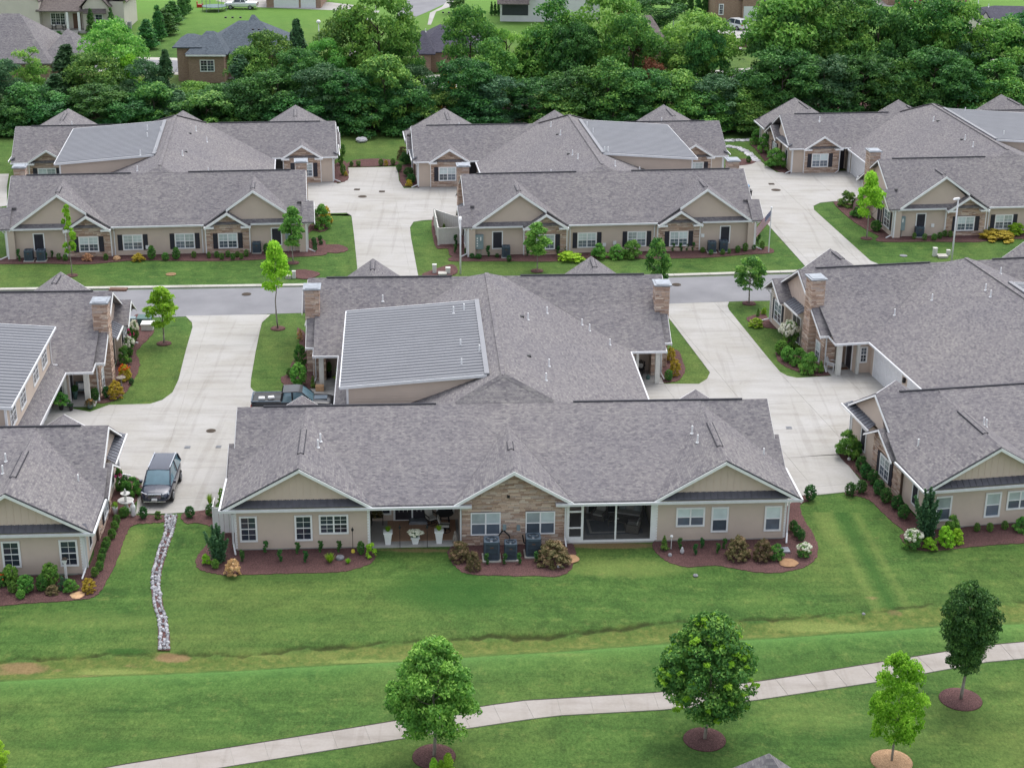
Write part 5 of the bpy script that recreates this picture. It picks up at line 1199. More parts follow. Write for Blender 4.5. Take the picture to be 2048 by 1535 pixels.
def blades(name, mat, n, seed, spread=.5, wd=.03):
    rs = np.random.RandomState(seed); th = rs.uniform(0, 6.28, n); ln = rs.uniform(.6, 1, n); ti = rs.uniform(.05, spread, n)
    vs = []; 
    d = np.stack([np.cos(th)*ti, np.sin(th)*ti, np.ones(n)*(1-ti*.4)], 1)*ln[:, None]; sd_ = np.stack([-np.sin(th), np.cos(th), np.zeros(n)], 1)*wd
    b = np.stack([np.cos(th)*.08, np.sin(th)*.08, np.zeros(n)], 1)
    v = np.stack([b-sd_, b+sd_, b+d+sd_*.2, b+d-sd_*.2], 1).reshape(-1, 3)
    return mesh_leaves(name, v, np.repeat(rs.uniform(0, 1, n), 4), mat)
SH['tuft'] = blades('grass_leaves', 'leaf_lime', 260, 83, .7); SH['hosta'] = foliage('shrub_leaves', 'leaf_lime', 500, .11, dome(.7), 18, .2, 84)
def juniper(name, n, seed):
    """upright plumes fanning out from the base"""
    rs = np.random.RandomState(seed); pl = 34; th = rs.uniform(0, 6.28, pl); ti = rs.uniform(.02, .42, pl); ln = rs.uniform(.55, 1.0, pl)*(1-ti*.45); k = rs.randint(0, pl, n); t = rs.uniform(.05, 1, n)**.8
    p = np.stack([np.cos(th[k])*ti[k]*t*ln[k], np.sin(th[k])*ti[k]*t*ln[k], t*ln[k]], 1)+rs.normal(size=(n, 3))*(.052*(1.15-t))[:, None]
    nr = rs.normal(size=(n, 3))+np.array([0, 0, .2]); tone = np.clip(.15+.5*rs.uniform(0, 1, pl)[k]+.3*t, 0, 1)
    v, tt = leaf_arrays(p, nr, .03*rs.uniform(.7, 1.3, n), tone, rs); return mesh_leaves(name, v, tt, 'leaf_blue')
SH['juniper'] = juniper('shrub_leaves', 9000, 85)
def flower_mesh(mat, n, seed, r=.09, R=.5):
    rs = np.random.RandomState(seed); V_, T_ = [], []
    for i in range(n):
        th = rs.uniform(0, 6.28); u = rs.uniform(0, 1)**.6*R; c = np.array([math.cos(th)*u, math.sin(th)*u, .45+.5*math.sqrt(max(0, 1-(u/R)**2*.8))*rs.uniform(.8, 1.1)])
        k = 40; d = rs.normal(size=(k, 3)); d /= np.linalg.norm(d, axis=1, keepdims=True); v, t = leaf_arrays(c+d*r*rs.uniform(.6, 1.1), d, np.full(k, r*.55), rs.uniform(.2, 1, k), rs); V_.append(v); T_.append(t)
    return mesh_leaves('flowers', np.concatenate(V_), np.concatenate(T_), mat)
FL = {'white': flower_mesh('petal_white', 34, 90, .115), 'pink': flower_mesh('petal_pink', 12, 91, .12, .4), 'orange': flower_mesh('petal_orange', 18, 92, .08, .5)}
def shrub(kind, x, y, wpx, hpx, label, group=None, name='shrub', cat='shrub', fl=None, wr=None, P=None):
    P = P or at(x, y, .03); k = mpp(P); h = hpx*k*1.1; W_ = wpx*k
    u = {'column': .46, 'cone': .72, 'arb': .52, 'arby': .45, 'juniper': .6, 'tuft': 1.2, 'hosta': 1.5, 'brown': 1.6, 'tan': 1.55, 'lime': 1.4, 'yellow': 1.4, 'loose': 1.5, 'loosey': 1.5, 'blue': 1.4}.get(kind, 1.15)
    e = empty(name, P, (x*7.3+y*3.1) % 6.28, label, cat, group)
    me = SH[kind]; c = bpy.data.objects.new('leaves', me); COL.objects.link(c); c.parent = e; c.scale = (W_/u, W_/u, h)
    if fl: f_ = bpy.data.objects.new('flowers', FL[fl]); COL.objects.link(f_); f_.parent = e; f_.scale = (W_/1.05, W_/1.05, h)
    m = MB(); m.tube((0, 0, -.05), (0, 0, h*.35), max(.015, h*.02), 6); st = m.build('stem', M['bark_dark'], e, uv=False)
    return e
def row(kind, pts, w, h, fmt, group, **kw):
    for i, p in enumerate(pts): shrub(kind, p[0], p[1], p[2] if len(p) > 2 else w, p[3] if len(p) > 3 else h, fmt % ORD[i], group, **kw)
# front bed, left
row('column', [(485, 1123), (532, 1104), (560, 1122), (596, 1107), (612, 1124), (642, 1104), (679, 1104)], 10, 23, '%s small columnar shrub from the left in the bed under the left wing windows', 'columnar shrubs under the left wing windows')
shrub('juniper', 438, 1122, 56, 78, 'tall blue-green plumed juniper at the left corner of the middle block', name='juniper', cat='juniper')
shrub('lime', 413, 1128, 22, 20, 'yellow-green shrub left of the tall juniper'); shrub('ballb', 431, 1136, 18, 18, 'round green shrub at the foot of the tall juniper')
shrub('tan', 466, 1150, 38, 30, 'dried tan shrub at the left front of the bed'); shrub('tuft', 660, 1124, 24, 20, 'yellow-green grass tuft in the left front bed', name='ornamental_grass', cat='ornamental grass'); shrub('tuft', 696, 1126, 14, 11, 'tiny grass tuft beside the grey boulder', name='ornamental_grass', cat='ornamental grass')
shrub('ball', 722, 1108, 18, 26, 'round dark green shrub at the patio corner'); shrub('hosta', 742, 1112, 28, 24, 'lime leafy hosta at the patio corner', name='hosta', cat='hosta')
# middle bed
shrub('brown', 920, 1118, 50, 34, 'bronze shrub at the left end of the bed by the three air conditioners'); shrub('brown', 948, 1138, 36, 34, 'bronze and green shrub just left of the tallest air conditioner'); shrub('brown', 1108, 1124, 78, 40, 'wide bronze shrub right of the three air conditioners')
row('column', [(973, 1128), (1010, 1127), (1038, 1127), (1072, 1124)], 9, 21, '%s small columnar shrub from the left before the three air conditioners', 'columnar shrubs before the air conditioners')
# right bed
shrub('cone', 1328, 1100, 17, 30, 'small pointed conifer by the screened porch corner'); row('column', [(1359, 1096), (1390, 1108), (1404, 1096), (1436, 1106), (1449, 1096)], 9, 20, '%s small columnar shrub from the left in the bed under the right wing', 'columnar shrubs under the right wing windows')
shrub('brown', 1476, 1116, 54, 42, 'bronze shrub under the right wing windows'); shrub('brown', 1525, 1118, 46, 38, 'bronze-green shrub in the middle of the right wing bed'); shrub('loose', 1553, 1118, 34, 28, 'green shrub by the right downspout')
shrub('loose', 1608, 1112, 30, 26, 'white hydrangea on the right end of the front bed', name='hydrangea', cat='hydrangea', fl='white'); row('balld', [(1586, 1062), (1594, 1072), (1602, 1080)], 20, 22, '%s low dark shrub from the back beside the right corner wall', 'low shrubs beside the right corner')
shrub('balld', 1620, 999, 28, 29, 'round dark boxwood at the bottom of the right drive, alone')
# pad
shrub('balld', 287, 1036, 21, 23, 'round boxwood in front of the dark SUV'); shrub('balld', 380, 1034, 22, 22, 'round boxwood right of the stone channel head'); shrub('balld', 421, 1032, 22, 25, 'round shrub at the villa corner beside the drive'); shrub('tuft', 420, 1008, 16, 24, 'spiky grass behind the round shrub at the villa corner', name='ornamental_grass', cat='ornamental grass'); shrub('lime', 443, 1004, 16, 26, 'yellow-green shrub against the left side wall of the middle block')
# block B
shrub('ballb', 22, 1168, 36, 38, 'big round bright green shrub under the left window'); shrub('ballb', 52, 1184, 38, 34, 'big bright green shrub with pale blooms in the front left bed', fl=None); shrub('ballb', 101, 1170, 40, 44, 'tallest round bright green shrub left of the short white lamp post')
shrub('ballb', 42, 1196, 20, 18, 'small round bright green shrub at the front edge of the left bed'); shrub('ball', 84, 1180, 26, 30, 'green shrub between two bright round shrubs'); shrub('ball', 26, 1184, 22, 22, 'green shrub in front of the big round one under the left window')
shrub('loose', 4, 1172, 24, 26, 'orange flowering plant at the left edge', name='flowering_plant', cat='flowers', fl='orange'); shrub('brown', 105, 1186, 30, 16, 'low bronze ground shrub behind the left bed edge'); shrub('blue', 128, 1176, 26, 24, 'feathery blue-green plant at the white lamp post'); shrub('loosey', 142, 1182, 32, 24, 'feathery green plant right of the white lamp post'); shrub('yellow', 178, 1182, 34, 26, 'tan and yellow feathery shrub at the house corner')
row('ball', [(190, 1152), (200, 1140), (203, 1125), (206, 1114), (211, 1100), (214, 1092), (225, 1076), (230, 1060), (234, 1048), (246, 1034), (251, 1032)], 19, 19, '%s small round shrub from the front along the side wall of the left block', 'small round shrubs along the left block side wall')
shrub('loosey', 268, 990, 34, 34, 'bright green mounded shrub beside the parked dark SUV'); shrub('ballb', 252, 988, 22, 26, 'green shrub behind the fountain'); shrub('balld', 250, 972, 18, 22, 'dark green shrub under the pink flowers')
shrub('loose', 240, 982, 20, 44, 'pink flowers in a tall planter by the side wall', name='flowering_plant', cat='flowers', fl='pink')
shrub('loose', 316, 1036, 16, 14, 'small dry plant in a pot at the end of the parking pad')
# block C
shrub('loosey', 1694, 914, 52, 50, 'bright lime shrub by the back corner of the right block'); shrub('ball', 1714, 914, 22, 32, 'green shrub next to the bright lime one')
row('balld', [(1722, 941), (1731, 956), (1746, 968), (1757, 988), (1771, 1004), (1793, 1018), (1806, 1036)], 27, 28, '%s round boxwood from the back along the side wall of the right block', 'round boxwoods along the right block side wall')
row('balld', [(1700, 990), (1722, 985)], 26, 25, '%s of the pair of round boxwoods at the foot of the right drive', 'pair of boxwoods at the right drive foot')
shrub('juniper', 1852, 1080, 64, 108, 'very tall blue-green juniper at the corner of the right block', name='juniper', cat='juniper')
shrub('loose', 1824, 1094, 40, 34, 'white hydrangea left of the very tall juniper', name='hydrangea', cat='hydrangea', fl='white'); shrub('loosey', 1903, 1072, 38, 40, 'green shrub under the window right of the very tall juniper'); shrub('lime', 1888, 1092, 42, 38, 'yellow-green shrub right of the very tall juniper'); shrub('lime', 1858, 1098, 34, 22, 'lime shrub in front of the very tall juniper'); shrub('lime', 1912, 1086, 30, 28, 'small lime shrub at the right end of the juniper group')
row('ball', [(1953, 1062), (1979, 1062), (2009, 1058)], 16, 17, '%s small round shrub from the left under the right block windows', 'small round shrubs under the right block windows'); shrub('loosey', 2042, 1062, 34, 26, 'wide green shrub cut off by the right edge')
# block A courtyard beds
shrub('ballb', 597, 770, 38, 42, 'big bright green shrub in the corner bed left of the middle block'); shrub('ball', 601, 737, 30, 46, 'darker tall shrub behind the big bright one'); shrub('cone', 626, 776, 12, 24, 'small cone shrub beside the left porch'); shrub('tan', 600, 680, 14, 20, 'small dried plant beside the left end wall', name='dried_plant', cat='plant'); shrub('ball', 582, 752, 22, 16, 'low olive shrub at the edge of the left corner bed')
shrub('yellow', 1349, 750, 28, 32, 'golden round shrub by the right porch of the middle block'); shrub('yellow', 1342, 722, 22, 26, 'golden shrub behind the round one at the right porch'); shrub('ball', 1337, 760, 20, 20, 'green shrub in front of the golden ones')
# block B courtyard bed
shrub('yellow', 233, 795, 36, 32, 'golden mounded shrub by the left block porch'); shrub('yellow', 250, 760, 30, 30, 'golden shrub with orange flowers behind the mounded one', fl='orange'); shrub('balld', 190, 800, 20, 24, 'dark shrub beside the left block downspout'); shrub('balld', 213, 795, 18, 22, 'dark green shrub under the chimney base'); shrub('balld', 263, 768, 12, 12, 'tiny dark shrub beside the birdbath')
shrub('loose', 250, 728, 26, 34, 'leafy green plant at the chimney foot'); shrub('ball', 258, 712, 26, 36, 'dark green shrub with white blooms by the shuttered window', fl='white'); shrub('loose', 262, 692, 20, 34, 'magenta flowering shrub by the shuttered window', fl='pink'); shrub('ball', 270, 680, 20, 36, 'white hydrangea near the white utility box', fl='white', name='hydrangea', cat='hydrangea')
# block C courtyard bed
shrub('loose', 1577, 696, 42, 50, 'large white hydrangea at the chimney foot of the right block', name='hydrangea', cat='hydrangea', fl='white'); shrub('ballb', 1562, 708, 30, 26, 'bright shrub under the large hydrangea'); shrub('ballb', 1574, 722, 30, 28, 'bright green shrub, second below the hydrangea'); shrub('loosey', 1596, 730, 36, 32, 'wide bright shrub in the middle of the right corner bed'); shrub('loosey', 1616, 744, 42, 36, 'widest bright shrub near the right block porch'); shrub('cone', 1641, 746, 14, 24, 'small cone shrub beside the right block porch')
shrub('lime', 1512, 652, 34, 14, 'low yellow-green shrub in the street corner bed'); shrub('lime', 1528, 628, 14, 12, 'yellow-leaved plant below the shuttered bump window'); shrub('cone', 1516, 632, 9, 16, 'tiny cone shrub in the street corner bed')
# block D street bed
row('column', [(38, 522, 7, 22), (62, 521, 7, 14), (92, 520, 7, 14), (105, 515, 5, 13)], 7, 16, '%s dark columnar shrub from the left near the two left air conditioners', 'columnar shrubs of the back left block')
row('ball', [(118, 519, 11, 12), (131, 521, 13, 12), (212, 520, 12, 12), (353, 518, 20, 22), (331, 520, 18, 14), (304, 518, 20, 25), (388, 515, 12, 12), (418, 516, 10, 12), (434, 515, 12, 12), (444, 519, 12, 12), (456, 514, 12, 12), (466, 519, 12, 12), (475, 514, 11, 11), (483, 518, 10, 11), (493, 513, 12, 13)], 12, 12, '%s round shrub from the left in the street bed of the back left block', 'round shrubs of the back left block')
shrub('tan', 176, 521, 24, 13, 'brown flowering shrub under the stone gable window of the back left block'); shrub('yellow', 277, 521, 30, 13, 'straggly olive shrub before the back left block')
row('balld', [(628, 485, 12, 10), (640, 480, 11, 9), (630, 493, 12, 10), (642, 489, 10, 8), (630, 502, 10, 11), (533, 508, 14, 20), (545, 504, 9, 18)], 10, 10, '%s dark low shrub around the right corner of the back left block', 'low shrubs at the back left block corner')
shrub('loosey', 642, 455, 44, 40, 'green and golden mounded shrub at the end wall of the back left block'); shrub('yellow', 652, 446, 28, 30, 'golden shrub on the mound beside the back left block')
row('ball', [(686, 350, 13, 20), (682, 330, 13, 22), (686, 310, 12, 20)], 12, 20, '%s clipped shrub from the front beside the right end wall of the back left block', 'clipped shrubs at the back left block right end'); shrub('yellow', 692, 352, 8, 9, 'small yellow flower clump on the bed corner of the back left block')
row('ball', [(703, 332, 10, 9), (717, 332, 12, 10), (762, 331, 12, 12), (786, 330, 12, 12)], 12, 11, '%s small round shrub from the left at the end of the middle back driveway', 'shrubs ending the middle back driveway'); shrub('yellow', 772, 331, 10, 10, 'yellow shrub at the end of the middle back driveway')
# block E
row('balld', [(798, 343, 14, 14), (811, 328, 24, 22), (818, 352, 24, 16), (822, 365, 22, 16)], 20, 18, '%s round shrub from the back along the left end of the back middle block', 'round shrubs at the back middle block left end'); shrub('brown', 806, 318, 26, 22, 'bronze shrub at the back of the back middle block'); shrub('yellow', 818, 372, 16, 12, 'yellow flower clump by the downspout of the back middle block', name='flowering_plant', cat='flowers')
row('column', [(911, 490, 7, 19), (911, 505, 7, 15), (932, 511, 7, 14), (976, 513, 8, 20), (996, 509, 5, 12), (1055, 512, 7, 18), (1116, 509, 7, 16), (1130, 507, 7, 16)], 7, 16, '%s columnar shrub from the left before the left half of the back middle block', 'columnar shrubs of the back middle block, left half')
row('balld', [(944, 516, 12, 9), (957, 517, 16, 9), (994, 515, 10, 8), (1018, 522, 12, 11)], 12, 9, '%s low round shrub from the left before the left half of the back middle block', 'low shrubs of the back middle block, left half')
shrub('lime', 1140, 520, 60, 14, 'long low lime shrub before the back middle block'); row('loosey', [(1198, 516, 34, 26), (1232, 516, 36, 24), (1262, 514, 44, 30)], 36, 26, '%s bright green bush from the left under the middle windows of the back middle block', 'bright bushes of the back middle block')
row('column', [(1346, 502, 7, 15), (1361, 502, 7, 15), (1374, 501, 7, 13), (1386, 501, 7, 16)], 7, 15, '%s columnar shrub from the left under the back middle block right gable window', 'columnar shrubs of the back middle block, right half')
row('ball', [(1405, 505, 12, 10), (1422, 509, 11, 9), (1445, 509, 12, 10), (1458, 507, 8, 9), (1475, 505, 13, 13), (1490, 502, 14, 15), (1507, 499, 10, 10), (1524, 498, 13, 15)], 12, 11, '%s small round shrub from the left before the right end of the back middle block', 'small round shrubs of the back middle block, right end')
row('column', [(1512, 480, 7, 24), (1517, 486, 8, 17)], 7, 18, '%s columnar shrub on the right end wall of the back middle block', 'columnar shrubs at the back middle block right end'); shrub('ball', 1497, 325, 12, 12, 'round shrub on the small bed at the end of the back right driveway'); shrub('cone', 888, 462, 10, 14, 'small cone shrub inside the white fence'); shrub('yellow', 912, 462, 12, 14, 'yellow-green shrub inside the white fence')
# block F
row('loosey', [(1512, 288, 28, 26), (1530, 305, 34, 32), (1552, 335, 46, 34)], 36, 30, '%s bright mounded shrub from the back along the left end of the back right block', 'mounded shrubs of the back right block')
shrub('loose', 1694, 412, 40, 26, 'large-leaved shrub at the chimney foot of the back right block'); shrub('loosey', 1712, 434, 28, 18, 'lime-edged low shrub below the chimney of the back right block'); shrub('ball', 1752, 462, 26, 20, 'green shrub behind the bright oval tree')
row('ball', [(1828, 478, 10, 12), (1849, 480, 12, 12), (1868, 480, 14, 12), (1879, 477, 12, 12), (1889, 473, 12, 12), (1900, 474, 12, 12)], 12, 12, '%s small round shrub from the left before the back right block', 'small round shrubs of the back right block')
row('column', [(1902, 470), (1922, 469), (1938, 469), (1949, 469), (1963, 469), (1975, 468)], 7, 16, '%s columnar shrub from the left under the stone gable window of the back right block', 'columnar shrubs of the back right block')
shrub('yellow', 1994, 476, 84, 14, 'long low olive shrub before the back right block'); shrub('lime', 2032, 470, 40, 22, 'lime bush under the rightmost window of the back right block')
# far lots
row('arb', [(296, 98, 44, 52), (318, 82, 30, 62), (330, 70, 50, 46), (345, 48, 44, 40), (364, 36, 24, 44), (374, 26, 22, 40)], 36, 48, '%s big evergreen from the front of the screen row on the far green lot', 'evergreen screen row on the far lot', name='arborvitae', cat='evergreen')
row('arb', [(76, 60, 15, 36), (224, 68, 17, 46), (263, 30, 16, 34)], 15, 38, '%s narrow dark arborvitae from the left beside the cream farmhouse', 'narrow arborvitae at the cream farmhouse', name='arborvitae', cat='evergreen'); shrub('arb', 184, 70, 20, 46, 'green columnar evergreen in front of the cream farmhouse porch end', name='arborvitae', cat='evergreen'); row('balld', [(103, 74, 12, 10), (118, 74, 13, 11), (200, 66, 14, 16)], 12, 10, '%s small round shrub from the left before the cream farmhouse', 'round shrubs at the cream farmhouse'); shrub('lime', 259, 44, 22, 18, 'pale green shrub at the right corner of the cream farmhouse')
row('arb', [(983, 31), (990, 31), (997, 31)], 8, 24, '%s narrow arborvitae from the left beside the white house', 'narrow arborvitae at the white house', name='arborvitae', cat='evergreen'); row('arb', [(1352, 24), (1366, 26), (1380, 26), (1396, 27), (1410, 26), (1422, 24)], 18, 40, '%s arborvitae from the left in the hedge left of the brick house', 'arborvitae hedge at the brick house', name='arborvitae', cat='evergreen')
simple_tree('maple_tree', at(910, 28), hgt(910, -14, at(910, 28)), 46*mpp(at(910, 28)), 'belt1', .25, 'small dark lollipop tree on the far corner lawn', 'tree'); simple_tree('broadleaf_tree', at(1300, 60), hgt(1300, -5, at(1300, 60)), 130*mpp(at(1300, 60)), 'belt1', .05, 'wide dark tree between the white house and the brown roof', 'tree'); simple_tree('broadleaf_tree', at(1712, 40), hgt(1712, -20, at(1712, 40)), 90*mpp(at(1712, 40)), 'belt0', .05, 'green tree right of the far brick house', 'tree')
simple_tree('broadleaf_tree', at(1240, 30), hgt(1240, -10, at(1240, 30)), 40*mpp(at(1240, 30)), 'rust', .05, 'purple-brown small tree beside the blue parasols', 'tree'); shrub('arby', 868, 1552, 22, 38, 'left yellow-tipped arborvitae at the bottom edge', name='arborvitae', cat='evergreen'); shrub('arby', 882, 1548, 18, 30, 'small middle yellow-tipped arborvitae at the bottom edge', name='arborvitae', cat='evergreen'); shrub('arby', 896, 1552, 26, 48, 'tallest yellow-tipped arborvitae at the bottom edge', name='arborvitae', cat='evergreen')
M['yellowp'] = plain('yellow_plastic', (.75,.62,.08), .5)
# ------------------------------------------------------------ small things
def P_(name, mb, mat, par, **kw): return mb.build(name, M[mat], par, **kw)
def ac_unit(x, y, wpx, hpx, label, rz=0.07):
    P = at(x, y, .03); k = mpp(P); w = wpx*k/2; h = hpx*k*1.0
    e = empty('air_conditioner', P, rz, label, 'air conditioner', 'outdoor air conditioner units')
    m = MB(); c = w*.22; prof = [(-w, -w+c), (-w+c, -w), (w-c, -w), (w, -w+c), (w, w-c), (w-c, w), (-w+c, w), (-w, w-c)]
    n = 8; m.add([(a, b, .08) for a, b in prof]+[(a, b, h) for a, b in prof], [list(range(8))[::-1]]+[(i, (i+1) % 8, 8+(i+1) % 8, 8+i) for i in range(8)]); P_('casing', m, 'ac', e)
    m = MB()
    for i in range(int(h/.085)-2):
        z = .16+i*.085; m.box(-w+c, w-c, -w-.012, -w, z, z+.035); m.box(-w-.012, -w, -w+c, w-c, z, z+.035); m.box(w, w+.012, -w+c, w-c, z, z+.035)
    P_('louver', m, 'ac_dark', e)['kind'] = 'stuff'
    m = MB(); m.lathe([(w*.78, h-.10), (w*.78, h-.002)], (0, 0, 0), 20); P_('fan_well', m, 'ac_dark', e, uv=False)
    m = MB(); k8 = 24
    ring = [(w*.80*math.cos(2*math.pi*i/k8), w*.80*math.sin(2*math.pi*i/k8)) for i in range(k8)]
    sq = [(max(-w*.99, min(w*.99, 1.35*w*math.cos(2*math.pi*i/k8))), max(-w*.99, min(w*.99, 1.35*w*math.sin(2*math.pi*i/k8)))) for i in range(k8)]
    m.add([(a, b, h+.03) for a, b in ring]+[(a, b, h+.03) for a, b in sq]+[(a, b, h-.03) for a, b in sq], [(i, k8+i, k8+(i+1) % k8, (i+1) % k8) for i in range(k8)]+[(k8+i, 2*k8+i, 2*k8+(i+1) % k8, k8+(i+1) % k8) for i in range(k8)]); P_('top_panel', m, 'ac', e)
    m = MB()
    for i in range(10):
        t = math.pi*i/10; m.bar((-w*.8*math.cos(t), -w*.8*math.sin(t), h+.02), (w*.8*math.cos(t), w*.8*math.sin(t), h+.02), .012, .012)
    m.lathe([(w*.22, h+.025), (w*.22, h+.04)], (0, 0, 0), 12); P_('fan_guard', m, 'ac', e)
    m = MB()
    for i in range(3):
        t = 2*math.pi*i/3+.4; m.bar((0, 0, h+.0), (w*.7*math.cos(t), w*.7*math.sin(t), h+.0), .16*w*2, .02)
    P_('fan_blade', m, 'grey', e)['kind'] = 'stuff'
    m = MB(); m.box(-w*.22, w*.22, -w-.014, -w-.003, h*.72, h*.78); P_('badge', m, 'terra', e)
    m = MB(); m.box(-w*1.2, w*1.2, -w*1.2, w*1.2, -.03, .08); P_('pad', m, 'kerb', e)
    return e
ac_unit(983, 1116, 31, 42, 'tall left air conditioner unit before the middle stone gable'); ac_unit(1021, 1116, 25, 36, 'smallest air conditioner unit, between two taller ones'); ac_unit(1066, 1108, 30, 40, 'right air conditioner unit before the middle stone gable')
ac_unit(59, 521, 17, 22, 'left one of two air conditioners before the back left block'); ac_unit(84, 521, 17, 22, 'right one of two air conditioners before the back left block'); ac_unit(514, 505, 16, 22, 'single air conditioner near the right end of the back left block')
ac_unit(1012, 514, 16, 23, 'single air conditioner right of the narrow shuttered window, back middle block'); ac_unit(1423, 504, 16, 22, 'left one of two air conditioners at the back middle block'); ac_unit(1446, 502, 16, 22, 'right one of two air conditioners at the back middle block'); ac_unit(1837, 473, 17, 21, 'air conditioner under the narrow window of the back right block')
def hose(pts, label, par=None):
    m = MB()
    for p, q in zip(pts, pts[1:]): m.tube(p, q, .045, 8)
    return P_('pipe_sleeve', m, 'black', par, smooth=True)
Vh = VILLAS['A']
for pts in ([(-.62, -.1, 1.0), (-.9, -.35, .75), (-1.05, -.7, .45)], [(-.55, -.1, 1.0), (-.25, -.4, .8), (-.2, -.8, .5)], [(.55, -.1, .7), (.62, -.3, .3), (.9, -.5, .15), (1.2, -.6, .25)]): hose(pts, '', Vh)
for a0, z0 in ((-.62, 1.05), (.2, 1.0)):
    m = MB(); m.box(a0, a0+.2, -.16, -.05, z0, z0+.34); P_('disconnect_box', m, 'cabinet', Vh)
# wall-mounted meter cabinets, dryer vents and lights (fixed to the villas)
def wall_box(key, face, c, a0, a1, z0, z1, d, mat, name):
    m = MB(); fbox(m, FR(face, c), a0, a1, 0, d, z0, z1); return P_(name, m, mat, VILLAS[key])
for key, a in (('E', 11.9), ('D', -12.3), ('F', 12.2)):
    w_ = wall_box(key, 'N', 37.52, a-.05, a+.95, .7, 2.05, .28, 'cabinet', 'meter_cabinet')
    m = MB(); f = FR('N', 37.80)
    for i in range(4): fbox(m, f, a+.45, a+.57, 0, .012, .95+i*.24, 1.08+i*.24); 
    fbox(m, f, a+.15, a+.25, 0, .012, 1.5, 1.85)
    P_('plate', m, 'white', w_)
    for q in (.1, .4, .7): wall_box(key, 'N', 37.52, a+q, a+q+.08, 0, .7, .1, 'kerb', 'conduit')
for key, a, z in (('E', -.4, .75), ('E', .55, .6), ('D', .9, .6), ('D', -7.5, 1.2), ('E', -8.6, 1.25), ('D', 8.0, 1.1), ('F', 9.2, .9)): wall_box(key, 'N', 37.52, a, a+.3, z, z+.32, .12, 'white', 'wall_box')
wall_box('D', 'N', 13.2, -13.6, -12.3, 1.95, 2.35, .12, 'white', 'wall_box')
# vent pipes on the roofs (listed by where they stand on the villa)
def on_roof(key, px, py, zf, n=14):
    z = 5.0
    for _ in range(n):
        P = at(px, py, z); ox, oy, a = POSE[key]; c, s = math.cos(a), math.sin(a); x = (P[0]-ox)*c+(P[1]-oy)*s; y = -(P[0]-ox)*s+(P[1]-oy)*c; z = zf(x, y)
    return x, y, z
cf = lambda x, y: 6.74-.398*abs(x)
ff = lambda x, y: 2.955+(y+.45)*.2845
gf = lambda x, y: 5.4-.57*abs(abs(x)-12.35)
mf = lambda x, y: 6.42-.075*(abs(x)-1.0)
sf = lambda x, y: 6.26-.6*(32.17-y) if y < 32.17 else 6.26-.583*(y-32.17)
pf = lambda x, y: 5.53-.57*(y-8.6)
VENTS = {'A': [(927, 582, sf), (766, 612, sf), (907, 622, mf), (928, 617, mf), (921, 688, mf), (959, 700, mf), (923, 727, mf), (1056, 635, cf), (1094, 622, cf), (1179, 657, cf), (1098, 728, cf), (1092, 756, cf), (641, 878, gf), (636, 890, gf), (482, 904, pf), (1384, 862, gf), (1395, 880, gf), (1527, 907, gf)],
 'B': [(157, 960, gf), (12, 918, gf), (6, 942, gf)], 'C': [(1789, 626, cf), (1864, 596, cf), (1971, 576, cf), (1981, 589, cf), (2001, 543, cf), (1967, 845, ff), (1972, 849, ff), (1836, 888, gf)],
 'D': [(295, 256, mf), (295, 271, mf), (322, 260, mf), (281, 306, mf), (312, 299, mf), (392, 258, cf), (414, 280, cf), (365, 307, cf), (417, 341, cf), (275, 338, cf), (144, 248, gf)],
 'E': [(1102, 249, cf), (1121, 266, cf), (1145, 306, cf), (1156, 313, cf), (1102, 345, cf), (1230, 328, cf), (1279, 340, cf), (1174, 249, mf), (1186, 262, mf), (1209, 299, mf), (1216, 299, mf), (918, 250, gf), (1323, 240, gf)],
 'F': [(1867, 238, cf), (1930, 275, cf), (1946, 289, cf), (1930, 220, mf), (2007, 267, mf), (1639, 238, gf)]}
for key, L_ in VENTS.items():
    for x, y, zf in L_:
        X, Y, Z = on_roof(key, x, y+4, zf)
        if key in 'DEF' and zf in (gf,): pass
        pipe(VILLAS[key], X, Y, Z, .5)
for key, x, y, zf in (('A', 1044, 633, cf), ('A', 1058, 712, cf), ('D', 380, 267, cf), ('D', 372, 304, cf), ('E', 1115, 269, cf), ('E', 1137, 308, cf), ('F', 1876, 242, cf), ('F', 1924, 279, cf)):
    X, Y, Z = on_roof(key, x, y, zf); flat_vent(VILLAS[key], X, Y, Z)
# ---- patio of the middle block (frame of villa A)
def AW(x, y, z=.1): return lw('A', x, y, z)
RA = POSE['A'][2]
def thing(name, mb, mat, P, rz, label, cat, group=None, **kw):
    o = mb.build(name, M[mat], None, P, **kw); o.rotation_euler = (0, 0, rz); return tag(o, label, cat, group)
m = MB(); m.box(-2.05, 2.05, -1.35, 1.35, 0, .015)
for i in range(24): m.box(-2.04+i*.17, -2.0+i*.17, -1.34, 1.34, .015, .018)
thing('patio_rug', m, 'rug', AW(-5.35, 1.95), RA, 'brown striped rug on the open patio', 'rug')
def planter(x, y, h, label, plant='tuft'):
    P = AW(x, y); e = empty('planter', P, RA, label, 'planter', 'white planters on the patio edge')
    m = MB(); a, b = .15, .24; m.hexa([(-a, -a, 0), (a, -a, 0), (a, a, 0), (-a, a, 0), (-b, -b, h), (b, -b, h), (b, b, h), (-b, b, h)]); m.box(-b-.03, b+.03, -b-.03, b+.03, h-.04, h+.03); P_('pot', m, 'white', e)
    c = bpy.data.objects.new('leaves', SH[plant]); COL.objects.link(c); c.parent = e; c.location = (0, 0, h); c.scale = (.4, .4, .38)
    if plant == 'hosta': c.data = SH['blue']; f = bpy.data.objects.new('flowers', FL['white']); COL.objects.link(f); f.parent = e; f.location = (0, 0, h-.05); f.scale = (.9, .9, .45)
